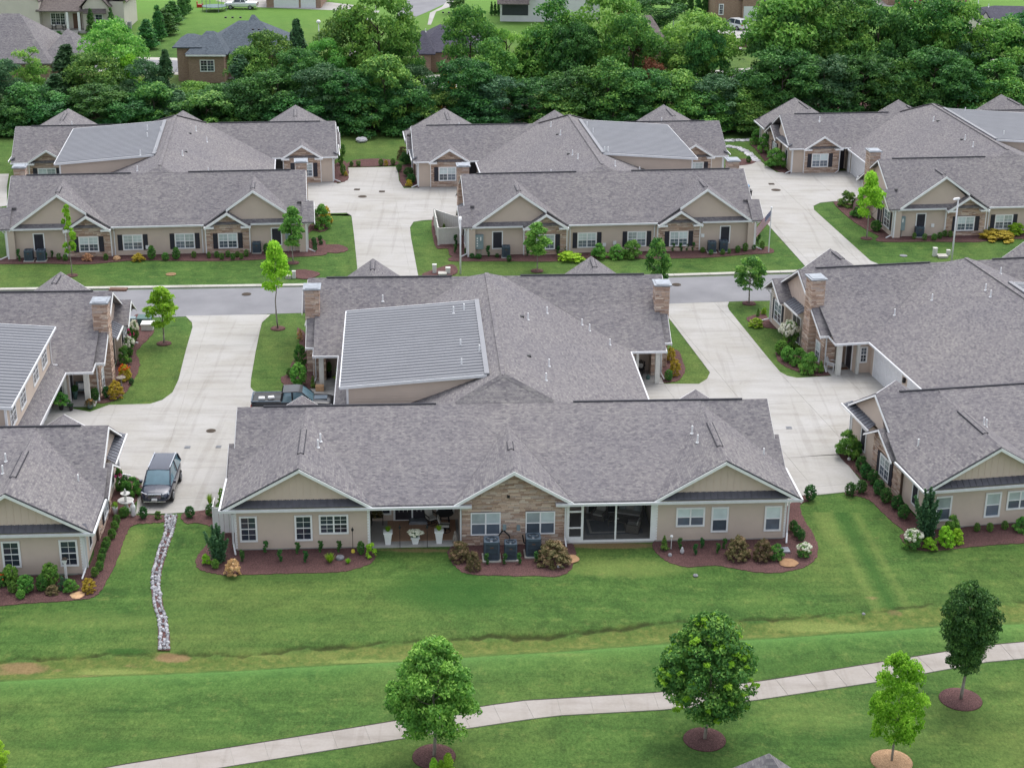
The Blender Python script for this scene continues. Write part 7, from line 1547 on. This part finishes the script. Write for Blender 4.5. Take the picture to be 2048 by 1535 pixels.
# ------------------------------------------------------------ vehicles
def loft(m, st):
    """st: list of cross-sections, each a list of (x, y, z) for the left half from bottom outward to the centre top; mirrored"""
    n = len(st[0]); full = []
    for s in st: full.append([tuple(p) for p in s]+[(p[0], -p[1], p[2]) for p in s[::-1]])
    k = 2*n; vs = [p for s in full for p in s]; fs = []
    for i in range(len(st)-1):
        for j in range(k): fs.append((i*k+j, i*k+(j+1) % k, (i+1)*k+(j+1) % k, (i+1)*k+j))
    fs.append(list(range(k))[::-1]); fs.append([(len(st)-1)*k+j for j in range(k)]); m.add(vs, fs)
def vehicle(name, label, cat, P, rz, paint, kind='suv', L_=4.9, W_=1.95, group=None, glassm='glass', simple=False):
    e = empty(name, P, rz, label, cat, group); hw = W_/2
    if kind == 'suv': body = [(-L_/2, .80, .45, .95), (-L_/2+.08, .92, .32, 1.05), (-L_/2+.9, 1, .25, 1.08), (0, 1, .25, 1.06), (L_/2-1.35, 1, .25, 1.03), (L_/2-.55, .98, .27, .97), (L_/2-.12, .86, .32, .82), (L_/2, .72, .42, .66)]; gh = [(-L_/2+.10, .78, 1.05, 1.08), (-L_/2+.45, .84, 1.05, 1.66), (-.1, .84, 1.05, 1.72), (.55, .82, 1.03, 1.66), (1.35, .80, 1.01, 1.04)]
    elif kind == 'pickup': body = [(-L_/2, .88, .5, 1.2), (-L_/2+.1, .95, .42, 1.25), (-.75, 1, .35, 1.25), (-.70, 1, .35, 1.27), (L_/2-1.5, 1, .35, 1.2), (L_/2-.5, .98, .38, 1.14), (L_/2-.1, .9, .42, 1.0), (L_/2, .8, .5, .8)]; gh = [(-.85, .80, 1.24, 1.3), (-.72, .82, 1.24, 1.86), (.2, .82, 1.24, 1.9), (.62, .8, 1.22, 1.84), (1.35, .80, 1.18, 1.22)]
    else: body = [(-L_/2, .8, .4, .85), (-L_/2+.1, .92, .3, .92), (0, 1, .24, .92), (L_/2-1.3, 1, .24, .9), (L_/2-.4, .95, .27, .8), (L_/2, .75, .4, .6)]; gh = [(-L_/2+.4, .8, .9, .94), (-L_/2+1.2, .78, .9, 1.36), (.2, .78, .9, 1.42), (1.2, .8, .88, .92)]
    m = MB(); st = []
    for x, w, zb, zt in body:
        h = hw*w; st.append([(x, h*.82, zb), (x, h*.97, zb+.12), (x, h, (zb+zt)/2), (x, h*.97, zt-.12), (x, h*.88, zt-.01), (x, h*.45, zt+.03), (x, .001, zt+.04)])
    loft(m, st)
    bo = m.build('body', M[paint], e, smooth=True, uv=False)
    md = bo.modifiers.new('ss', 'SUBSURF'); md.levels = 2; md.render_levels = 2
    m = MB(); st = [[(x, hw*.90, zb-.02), (x, hw*w*.93, zb+(zt-zb)*.5), (x, hw*w*(.86 if zt-zb > .2 else .95), zt-.01), (x, .001, zt+.02)] for x, w, zb, zt in gh]; loft(m, st); g = m.build('windows', M[glassm], e, smooth=True, uv=False); md = g.modifiers.new('bv', 'BEVEL'); md.width = .06; md.segments = 3; md.limit_method = 'ANGLE'; md.angle_limit = R_(25)
    m = MB(); r = [q for q in gh if q[3]-q[2] > .3]; xs = [q[0] for q in r]; zt = [q[3] for q in r]
    st = [[(r[i][0], hw*.72, zt[i]+.0), (r[i][0], hw*.70, zt[i]+.035), (r[i][0], .001, zt[i]+.05)] for i in range(len(r))]; loft(m, st); rp = m.build('roof_panel', M[paint], e, smooth=True, uv=False); md = rp.modifiers.new('es', 'EDGE_SPLIT'); md.split_angle = R_(15)
    m = MB()
    for s in (-1, 1):
        m.bar((gh[-1][0], s*hw*.86, gh[-1][3]), (r[-1][0], s*hw*.72, r[-1][3]+.01), .07, .05)
        m.bar((gh[0][0], s*hw*.84, gh[0][3]), (r[0][0], s*hw*.72, r[0][3]+.01), .16, .05)
        for fx in (.5,): x = r[0][0]+(r[-1][0]-r[0][0])*fx; m.bar((x, s*hw*.93, r[0][2]), (x-.03, s*hw*.74, (r[1][3] if len(r) > 1 else r[0][3])), .10, .04)
    P_('pillar', m, paint, e, uv=False)['kind'] = 'stuff'
    wr = .37 if kind != 'car' else .32; wb = L_*.295
    for a in (-1, 1):
        for s in (-1, 1):
            m = MB(); m.tube((a*wb, s*(hw-.24), wr), (a*wb, s*(hw+.01), wr), wr, 20); w_ = m.build('wheel', M['rubber'], e, smooth=False, uv=False)
            m = MB(); m.tube((a*wb, s*(hw+.0), wr), (a*wb, s*(hw+.02), wr), wr*.62, 14)
            P_('rim', m, 'grey' if not simple else 'grey', w_, uv=False)
            if simple: continue
            m = MB()
            for q in range(5): t = q*1.257; m.bar((a*wb, s*(hw+.025), wr), (a*wb+math.cos(t)*wr*.58, s*(hw+.025), wr+math.sin(t)*wr*.58), .05, .02)
            P_('spoke', m, 'chrome', w_, uv=False)
    fx = L_/2
    for s in (-1, 1):
        zh = {'suv': .78, 'pickup': .95, 'car': .62}[kind]
        m = MB(); m.hexa([(fx-.12, s*hw*.5, zh-.07), (fx-.02, s*hw*.5, zh-.08), (fx-.28, s*hw*.9, zh-.05), (fx-.4, s*hw*.88, zh-.03), (fx-.2, s*hw*.5, zh+.06), (fx-.08, s*hw*.5, zh+.05), (fx-.34, s*hw*.88, zh+.08), (fx-.45, s*hw*.84, zh+.08)]); P_('headlight', m, 'chrome', e, uv=False)
        m = MB(); m.box(-fx-.01, -fx+.1, s*hw*.7-.12, s*hw*.7+.12, .8, 1.0); P_('taillight', m, 'red', e, uv=False)
        m = MB(); m.box(gh[-1][0]-.42, gh[-1][0]-.2, s*hw*1.0+(-.02 if s > 0 else -.16), s*hw*1.0+(.16 if s > 0 else .02), gh[-1][2]+.02, gh[-1][2]+.2); P_('mirror', m, paint, e, bevel=.03, uv=False)
    if simple: return e
    zg = .74 if kind == 'suv' else .9; m = MB()
    for i in range(4): m.box(fx-.12+.012*(3-i), fx+.015-.01*i, -hw*.42, hw*.42, zg-.16+i*.075, zg-.12+i*.075)
    P_('grille', m, 'chrome', e, uv=False)
    m = MB(); m.box(fx-.03, fx+.06, -hw*.7, hw*.7, .36, .44); P_('bumper_trim', m, 'chrome', e, uv=False); m = MB(); m.box(fx+.02, fx+.075, -.17, .17, .47, .58); P_('number_plate', m, 'white', e, uv=False)
    if kind == 'suv':
        for s in (-1, 1): m = MB(); m.bar((-1.9, s*hw*.68, 1.77), (.4, s*hw*.68, 1.77), .05, .04); P_('roof_rail', m, 'chrome', e, uv=False)
        m = MB(); m.hexa([(.78, -.55, 1.52), (.80, .05, 1.52), (1.15, .08, 1.2), (1.1, -.6, 1.2), (.79, -.5, 1.54), (.81, .0, 1.54), (1.17, .0, 1.22), (1.12, -.55, 1.22)])
    return e
def mk_paint(name, col, rough=.18, coat=1.0):
    t = NT(name); t.out(col, rough, .25, .6); t.b.inputs['Coat Weight'].default_value = coat*.6; t.b.inputs['Coat Roughness'].default_value = .05; return t.m
M['navy'] = mk_paint('dark_blue_grey_paint', (.018,.024,.05), .22); M['blackcar'] = mk_paint('black_car_paint', (.006,.007,.012), .3, .5); M['whitecar'] = mk_paint('white_car_paint', (.72,.74,.76), .3); M['redcar'] = mk_paint('red_car_paint', (.5,.04,.04), .3)
M['carglass'] = mk_glass('car_glass', (.12,.21,.26), .05)
pf_ = Vector(at(316, 1001)); pr_ = Vector(at(332, 962)); c = (pf_+pr_)/2; d = pf_-pr_
vehicle('suv', 'dark navy SUV parked nose-out at the end of the left driveway', 'car', (c.x, c.y, .034), math.atan2(d.y, d.x), 'navy', 'suv', 4.85, 1.95, glassm='carglass')
P = at(588, 792, 1.35); pk = vehicle('pickup_truck', 'black pickup truck with an open bed at the left porch of the middle block', 'truck', (P[0], P[1], .034), RA, 'blackcar', 'pickup', 5.9, 2.0, glassm='carglass')
m = MB(); m.box(-2.8, -.95, -.8, .8, 1.262, 1.29); P_('bed_floor', m, 'black', pk); m = MB()
for s in (-1, 1): m.box(-2.85, -.9, s*.88-.05, s*.88+.05, 1.29, 1.34)
m.box(-2.92, -2.83, -.9, .9, 1.26, 1.34); P_('bed_rail', m, 'ac', pk); m = MB(); m.box(.9+.5, 2.3, -.35, .35, 1.2, 1.235); P_('hood_scoop', m, 'ac', pk)
for i, (x, y) in enumerate(((-2.2, -.45), (-1.55, -.35))):
    m = MB(); m.box(-.22, .22, -.16, .16, 0, .2); q = Matrix.Rotation(RA, 4, 'Z') @ Vector((x, y, 1.29)); thing('cargo_bag', m, 'white', (P[0]+q.x, P[1]+q.y, .034+q.z), RA+.3*i, ('small' if i == 0 else 'large')+' white bag in the black pickup bed', 'bag', bevel=.06)
P = at(483, 18); vehicle('pickup_truck', 'white pickup truck beside the far trampoline', 'truck', P, -.05+math.pi, 'whitecar', 'pickup', 5.6, 2.0, simple=True)
P = at(1470, 58); vehicle('suv', 'white SUV on the drive of the far brick house', 'car', P, 2.2, 'whitecar', 'suv', 4.6, 1.85, simple=True)
P = at(1822, 14); vehicle('parked_car', 'red car parked before the far right brick houses', 'car', P, 3.1, 'redcar', 'car', 4.5, 1.8, simple=True)
# trailer heap behind the trees
P = at(1462, 100); e = empty('utility_trailer', P, .05, 'dark loaded trailer parked on the far street', 'trailer'); m = MB(); m.box(-2.2, 2.2, -.9, .9, .5, .62); P_('deck', m, 'terra', e); m = MB(); rr = random.Random(2)
for i in range(14): x = rr.uniform(-2.1, 1.8); y = rr.uniform(-.8, .6); m.box(x, x+rr.uniform(.2, .7), y, y+.3, .62, .8+rr.uniform(.1, .9))
P_('load', m, 'bark_dark', e)['kind'] = 'stuff'
for a in (-.5, .5):
    for s in (-1, 1): m = MB(); m.tube((a, s*.85, .32), (a, s*1.05, .32), .32, 12); P_('wheel', m, 'rubber', e, uv=False)
# trampoline
P = at(429, 22); e = empty('trampoline', P, 0, 'round black trampoline with net poles on the far lawn', 'trampoline'); m = MB(); R = 24*mpp(P); m.lathe([(R, .75), (R, .82), (R*.85, .82), (.02, .80)], (0, 0, 0), 24); P_('mat', m, 'teal', e)
for i in range(6):
    t = i*1.047; m = MB(); m.tube((R*math.cos(t), R*math.sin(t), 0), (R*math.cos(t), R*math.sin(t), 2.6), .05, 6); P_('pole', m, 'grey', e)
P = at(400, 15); m = MB(); m.box(-.5, .5, -.3, .3, 0, .5); m.box(-.5, -.4, -.3, .3, .5, 1.0); m.box(.4, .5, -.3, .3, .5, .7); thing('lawn_chair', m, 'red', P, 0, 'red lawn chair left of the trampoline', 'chair')
for i, x in enumerate((1215, 1248)):
    P = at(x, 22); e = empty('parasol', P, 0, ('left' if i == 0 else 'right')+' closed blue parasol beside the white house', 'parasol'); m = MB(); m.tube((0, 0, 0), (0, 0, 2.6), .04, 6); P_('pole', m, 'grey', e); m = MB(); m.lathe([(.05, .9), (.28, 1.1), (.2, 1.9), (.03, 2.6)], (0, 0, 0), 8); P_('canopy', m, 'blue', e)
# ------------------------------------------------------------ houses beyond the wood
def hip(m, x0, x1, y0, y1, z0, z1, ins=None, o=.4):
    """hip roof; ins = ridge inset from each end (None = square hip)"""
    x0 -= o; x1 += o; y0 -= o; y1 += o; ym = (y0+y1)/2; ins = (y1-y0)/2 if ins is None else ins
    a, b = x0+ins, x1-ins; z0 -= .0
    if a > b: a = b = (x0+x1)/2
    m.slab([(x0, y0, z0), (x1, y0, z0), (b, ym, z1), (a, ym, z1)], .15); m.slab([(x1, y1, z0), (x0, y1, z0), (a, ym, z1), (b, ym, z1)], .15)
    m.slab([(x1, y0, z0), (x1, y1, z0), (b, ym, z1)], .15); m.slab([(x0, y1, z0), (x0, y0, z0), (a, ym, z1)], .15)
def gab(m, x0, x1, y0, y1, z0, z1, o=.4):
    """gable roof with its ridge running away from the camera"""
    xm = (x0+x1)/2; m.slab([(x0-o, y0-o, z0-.2), (xm, y0-o, z1), (xm, y1, z1), (x0-o, y1, z0-.2)], .15); m.slab([(x1+o, y0-o, z0-.2), (xm, y0-o, z1), (xm, y1, z1), (x1+o, y1, z0-.2)], .15)
def far_house(name, label, P, rz=0): return empty(name, P, rz, label, 'house')
def walls(e, x0, x1, y0, y1, z1, mat, z0=0):
    for face, c, a, b in (('S', y0, x0, x1), ('N', y1, x0, x1), ('W', x0, y0, y1), ('E', x1, y0, y1)):
        m = MB(); back(m, FR(face, c), [(a, z0), (b, z0), (b, z1), (a, z1)], .2); P_('wall', m, mat, e)
def X_(p, x): return (x-p)  # px offset
def HZ(P, py, d): return hgt(1024, py, (0, P[1]+d))
# H1 cream farmhouse
P = at(85, 66); k = mpp(P); e = far_house('farmhouse', 'cream farmhouse with a columned porch at the top left corner', P, .03); u = lambda px: (px-85)*k
walls(e, u(-40), u(82), 0, 9, 6.2, 'cream_siding'); walls(e, u(82), u(168), 1.8, 9, 3.4, 'cream_siding'); walls(e, u(168), u(218), .2, 9, 4.0, 'cream_siding'); walls(e, u(218), u(246), 1.5, 12, 4.6, 'cream_siding')
m = MB(); gab(m, u(-66), u(80), 0, 9, 5.0, 12.5, .3); P_('gable_roof', m, 'shingle_brown', e); m = MB(); m.poly([(u(-40), 0, 5.9), (u(82), 0, 5.0), (u(8), 0, 12.2)]); P_('gable_wall', m, 'cream_siding', e)
m = MB(); m.slab([(u(76), -.3, 3.4), (u(172), -.3, 3.4), (u(168), 3.2, 4.9), (u(76), 3.2, 4.9)], .15); P_('porch_roof', m, 'shingle_brown', e); m = MB(); m.slab([(u(76), 3.2, 4.9), (u(172), 3.2, 4.9), (u(160), 8, 9.5), (u(88), 8, 9.5)], .15); P_('roof', m, 'shingle_brown', e)
m = MB(); gab(m, u(166), u(220), 0, 9, 4.2, 6.6, .3); P_('gable_roof', m, 'shingle_brown', e); m = MB(); m.poly([(u(168), .18, 4.0), (u(218), .18, 4.0), (u(193), .18, 6.3)]); P_('gable_wall', m, 'cream_siding', e); m = MB(); gab(m, u(214), u(250), 1.3, 13, 4.8, 7.2, .3); P_('gable_roof', m, 'shingle_brown', e)
m = MB(); m.slab([(u(170), -.5, 3.1), (u(216), -.5, 3.1), (u(214), .2, 3.7), (u(172), .2, 3.7)], .1); P_('bay_roof', m, 'shingle_brown', e)
for px in (137, 160): m = MB(); m.box(u(px)-.18, u(px)+.18, -.2, .16, .4, 3.25); P_('column', m, 'white', e)
m = MB(); m.box(u(80), u(172), -.3, 1.8, -.1, .4); P_('porch_slab', m, 'kerb', e); m = MB()
for i in range(3): m.box(u(142), u(158), -1.2+i*.3, -.3, -.05, .12+.12*i)
P_('step', m, 'kerb', e)
m = MB(); fbox(m, FR('S', 1.78), u(143), u(159), 0, .06, .4, 2.7); P_('door', m, 'terra', e)
for a, b, z0, z1, c, n in ((20, 43, 5.6, 7.4, -.02, 2), (98, 128, .9, 2.8, 1.78, 3), (191, 207, 1.0, 2.9, .16, 1), (90, 121, 5.6, 7.4, 4.6, 2)): window(e, 'S', c, u(a), u(b), z0, z1, n, 'glass', None, .12)
for x in (u(86), u(92), u(118), u(124)): pass
m = MB(); m.box(u(88), u(123), 4.62, 8, 4.8, 7.8); P_('dormer', m, 'cream_siding', e)
for i, px in enumerate((107, 128)): porch_chair((P[0]+u(px), P[1]+.6, .4), .1+i*.5, ('left' if i == 0 else 'right')+' dark chair with a white cushion on the farmhouse porch')
m = MB(); m.box(-.7, .7, -.4, .4, 0, 1.1); thing('air_conditioner', m, 'grey', at(254, 58), 0, 'grey air conditioner right of the cream farmhouse', 'air conditioner')
# H2 big grey-brown roof at the left
P = at(60, 168); k = mpp(P); e = far_house('bungalow', 'low house with a wide brown-grey roof at the left edge beyond the trees', P, .02); u = lambda px: (px-60)*k
walls(e, u(-80), u(100), 0, 14, 2.8, 'brick'); m = MB(); hip(m, u(-90), u(100), 0, 14.5, 2.8, HZ(P, 37, 7.2), 5.5); P_('roof', m, 'shingle', e); walls(e, u(100), u(150), 2, 11, 2.7, 'brick'); m = MB(); hip(m, u(80), u(158), 1.5, 12, 2.7, HZ(P, 66, 6.7), 4.0); P_('roof', m, 'shingle', e)
# H3 brick house with slate hip roof
P = at(415, 166); k = mpp(P); e = far_house('brick_house', 'brick house with a slate-grey hip roof beyond the trees, one white window in view', P, .03); u = lambda px: (px-415)*k
walls(e, u(380), u(450), 0, 8, 3.9, 'brick'); walls(e, u(355), u(385), 1.2, 8, 4.6, 'brick'); walls(e, u(440), u(570), 4, 14, 3.4, 'brick')
m = MB(); hip(m, u(380), u(452), 0, 9, 3.9, HZ(P, 68, 4.5), 2.3); P_('roof', m, 'shingle_slate', e); m = MB(); hip(m, u(353), u(400), 1.2, 8, 4.6, HZ(P, 78, 4.6)+.3, 1.5); P_('roof', m, 'shingle_slate', e); m = MB(); hip(m, u(400), u(575), 2.5, 15, 3.5, HZ(P, 47, 8.7), 4.8); P_('roof', m, 'shingle_slate', e); m = MB(); hip(m, u(470), u(512), 8, 15, 4.2, HZ(P, 35, 11.5), 1.6); P_('roof', m, 'shingle_slate', e)
window(e, 'S', -.02, u(402), u(431), 1.5, 3.1, 2, 'glass', None, .12)
for px, y, z in ((444, 4.7, 7.6), (458, 4.7, 7.6), (474, 4.7, 7.6), (500, 3.6, 6.2), (512, 3.6, 6.2)): flat_vent(e, u(px), y+2, z)
m = MB(); m.box(u(376), u(455), -.5, -.42, 3.62, 3.82); P_('gutter', m, 'white', e)
# H4 slate
P = at(890, 145); k = mpp(P); e = far_house('slate_house', 'house with a dark slate roof between the trees, top middle', P, .02); u = lambda px: (px-890)*k
walls(e, u(835), u(950), 0, 12, 2.9, 'brick'); m = MB(); hip(m, u(838), u(958), 0, 13, 2.9, HZ(P, 50, 6.5), 3.2); P_('roof', m, 'shingle_dark', e); walls(e, u(826), u(862), -1.5, 4, 2.9, 'brick'); m = MB(); hip(m, u(826), u(866), -1.5, 6, 2.9, HZ(P, 63, 2.2), 1.6); P_('roof', m, 'shingle_dark', e)
for px in (885, 897, 918): flat_vent(e, u(px), 5.2, 7.4)
pipe(e, u(851), 2.2, 5.2); pipe(e, u(944), 3.0, 5.2)
# H5 white farmhouse
P = at(1090, 44); k = mpp(P); e = far_house('white_farmhouse', 'white farmhouse cut off by the top edge, with a brown porch roof', P, .0); u = lambda px: (px-1090)*k
walls(e, u(1000), u(1172), 0, 12, 6.0, 'white_siding'); m = MB(); m.slab([(u(994), -2.4, 3.2), (u(1058), -2.4, 3.2), (u(1058), 0, 4.6), (u(994), 0, 4.6)], .15); P_('porch_roof', m, 'shingle_brown', e); m = MB(); m.slab([(u(1058), 0, 4.4), (u(1058), -.1, 4.4), (u(1190), -.1, 4.2), (u(1190), 0, 4.2)], .1); P_('trim', m, 'white', e)
m = MB(); gab(m, u(1000), u(1172), 0, 12, 6.2, 11.5); P_('gable_roof', m, 'shingle_brown', e); walls(e, u(1172), u(1200), 3, 10, 3.0, 'white_siding'); m = MB(); hip(m, u(1168), u(1204), 3, 10, 3.0, 4.5, 1.5); P_('roof', m, 'shingle_brown', e)
for a in (1066, 1098): window(e, 'S', -.02, u(a-4), u(a+5), 3.4, 4.9, 1, 'glass', None, .1)
m = MB(); m.box(u(1004), u(1056), -.05, -.01, 1.0, 2.9); P_('screen_wall', m, 'screen', e)
P2 = at(987, 22); flag(None, (P2[0], P2[1], 4.0), 3.4, 'small drooping flag at the left corner of the white farmhouse', 1.2, .9, 1.1)
# H6 brown roof
P = at(1300, 140); k = mpp(P); e = far_house('brown_roof_house', 'house showing only its brown hip roof right of the rusty tree', P, .03); u = lambda px: (px-1300)*k
walls(e, u(1262), u(1336), 0, 14, 2.9, 'brick'); m = MB(); hip(m, u(1262), u(1338), 0, 15, 2.9, HZ(P, 28, 7.5), 2.4); P_('roof', m, 'shingle_brown', e)
# H7 brick house with white SUV
P = at(1470, 40); k = mpp(P); e = far_house('tall_brick_house', 'tall brick house with a white garage door behind the white SUV', P, .05); u = lambda px: (px-1470)*k
walls(e, u(1428), u(1482), 0, 12, 6.5, 'brick'); walls(e, u(1482), u(1518), -.6, 10, 3.6, 'brick'); m = MB(); hip(m, u(1428), u(1482), 0, 12, 6.5, 9.5, 1.8); P_('roof', m, 'shingle_dark', e); m = MB(); gab(m, u(1480), u(1520), -.6, 10, 3.6, 5.8); P_('gable_roof', m, 'shingle_dark', e); m = MB(); hip(m, u(1515), u(1665), 1, 12, 3.0, 6.5, 3); P_('roof', m, 'shingle_dark', e); walls(e, u(1515), u(1660), 1, 12, 3.0, 'brick')
m = MB(); fbox(m, FR('S', -.62), u(1485), u(1512), 0, .06, 0, 2.3); P_('garage_door', m, 'garage', e); window(e, 'S', -.02, u(1436), u(1446), .8, 2.6, 1, 'glass', None, .15)
# H8 brick houses with the red car
P = at(1880, 12); k = mpp(P); e = far_house('far_brick_house', 'brick houses cut off by the top right edge behind the red car', P, .0); u = lambda px: (px-1880)*k
walls(e, u(1775), u(1815), 0, 8, 3.5, 'brick'); walls(e, u(1850), u(1940), .5, 8, 3.5, 'brick'); m = MB(); fbox(m, FR('S', .48), u(1862), u(1902), 0, .06, 0, 2.6); P_('garage_door', m, 'terra', e); m = MB(); hip(m, u(1770), u(1945), 0, 9, 3.5, 7.5, 3); P_('roof', m, 'shingle_dark', e)
# H9 grey roof at the right edge
P = at(1995, 88); k = mpp(P); e = far_house('grey_roof_house', 'house with a grey roof and a small cream gable at the top right corner', P, -.05); u = lambda px: (px-1995)*k
walls(e, u(1958), u(2080), 0, 14, 2.8, 'cream_siding'); m = MB(); hip(m, u(1964), u(2100), 0, 15, 2.8, HZ(P, 2, 7.5), 3.4); P_('roof', m, 'shingle_dark', e); m = MB(); gab(m, u(1960), u(1984), 2.5, 9, 3.2, 4.5, .2); P_('gable_roof', m, 'shingle_dark', e); m = MB(); m.poly([(u(1960), 2.35, 2.9), (u(1984), 2.35, 2.9), (u(1972), 2.35, 4.35)]); P_('gable_wall', m, 'cream_siding', e)
pipe(e, u(1981), 4, 5.0); flat_vent(e, u(2033), 6.5, 7.6); flat_vent(e, u(1985), 5.2, 6.4)
# H10 garage with white doors at the top
P = at(590, 16); k = mpp(P); e = far_house('garage_house', 'brick garage with white doors cut off by the top edge', P, -.02); u = lambda px: (px-590)*k
walls(e, u(533), u(642), 0, 9, 3.2, 'brick'); m = MB(); fbox(m, FR('S', -.02), u(548), u(598), 0, .06, 0, 2.4); P_('garage_door', m, 'garage', e); m = MB(); fbox(m, FR('S', -.02), u(602), u(632), 0, .06, 0, 2.4); P_('garage_door', m, 'garage', e); m = MB(); hip(m, u(530), u(646), 0, 9, 3.2, 6.8, 3); P_('roof', m, 'shingle_brown', e)
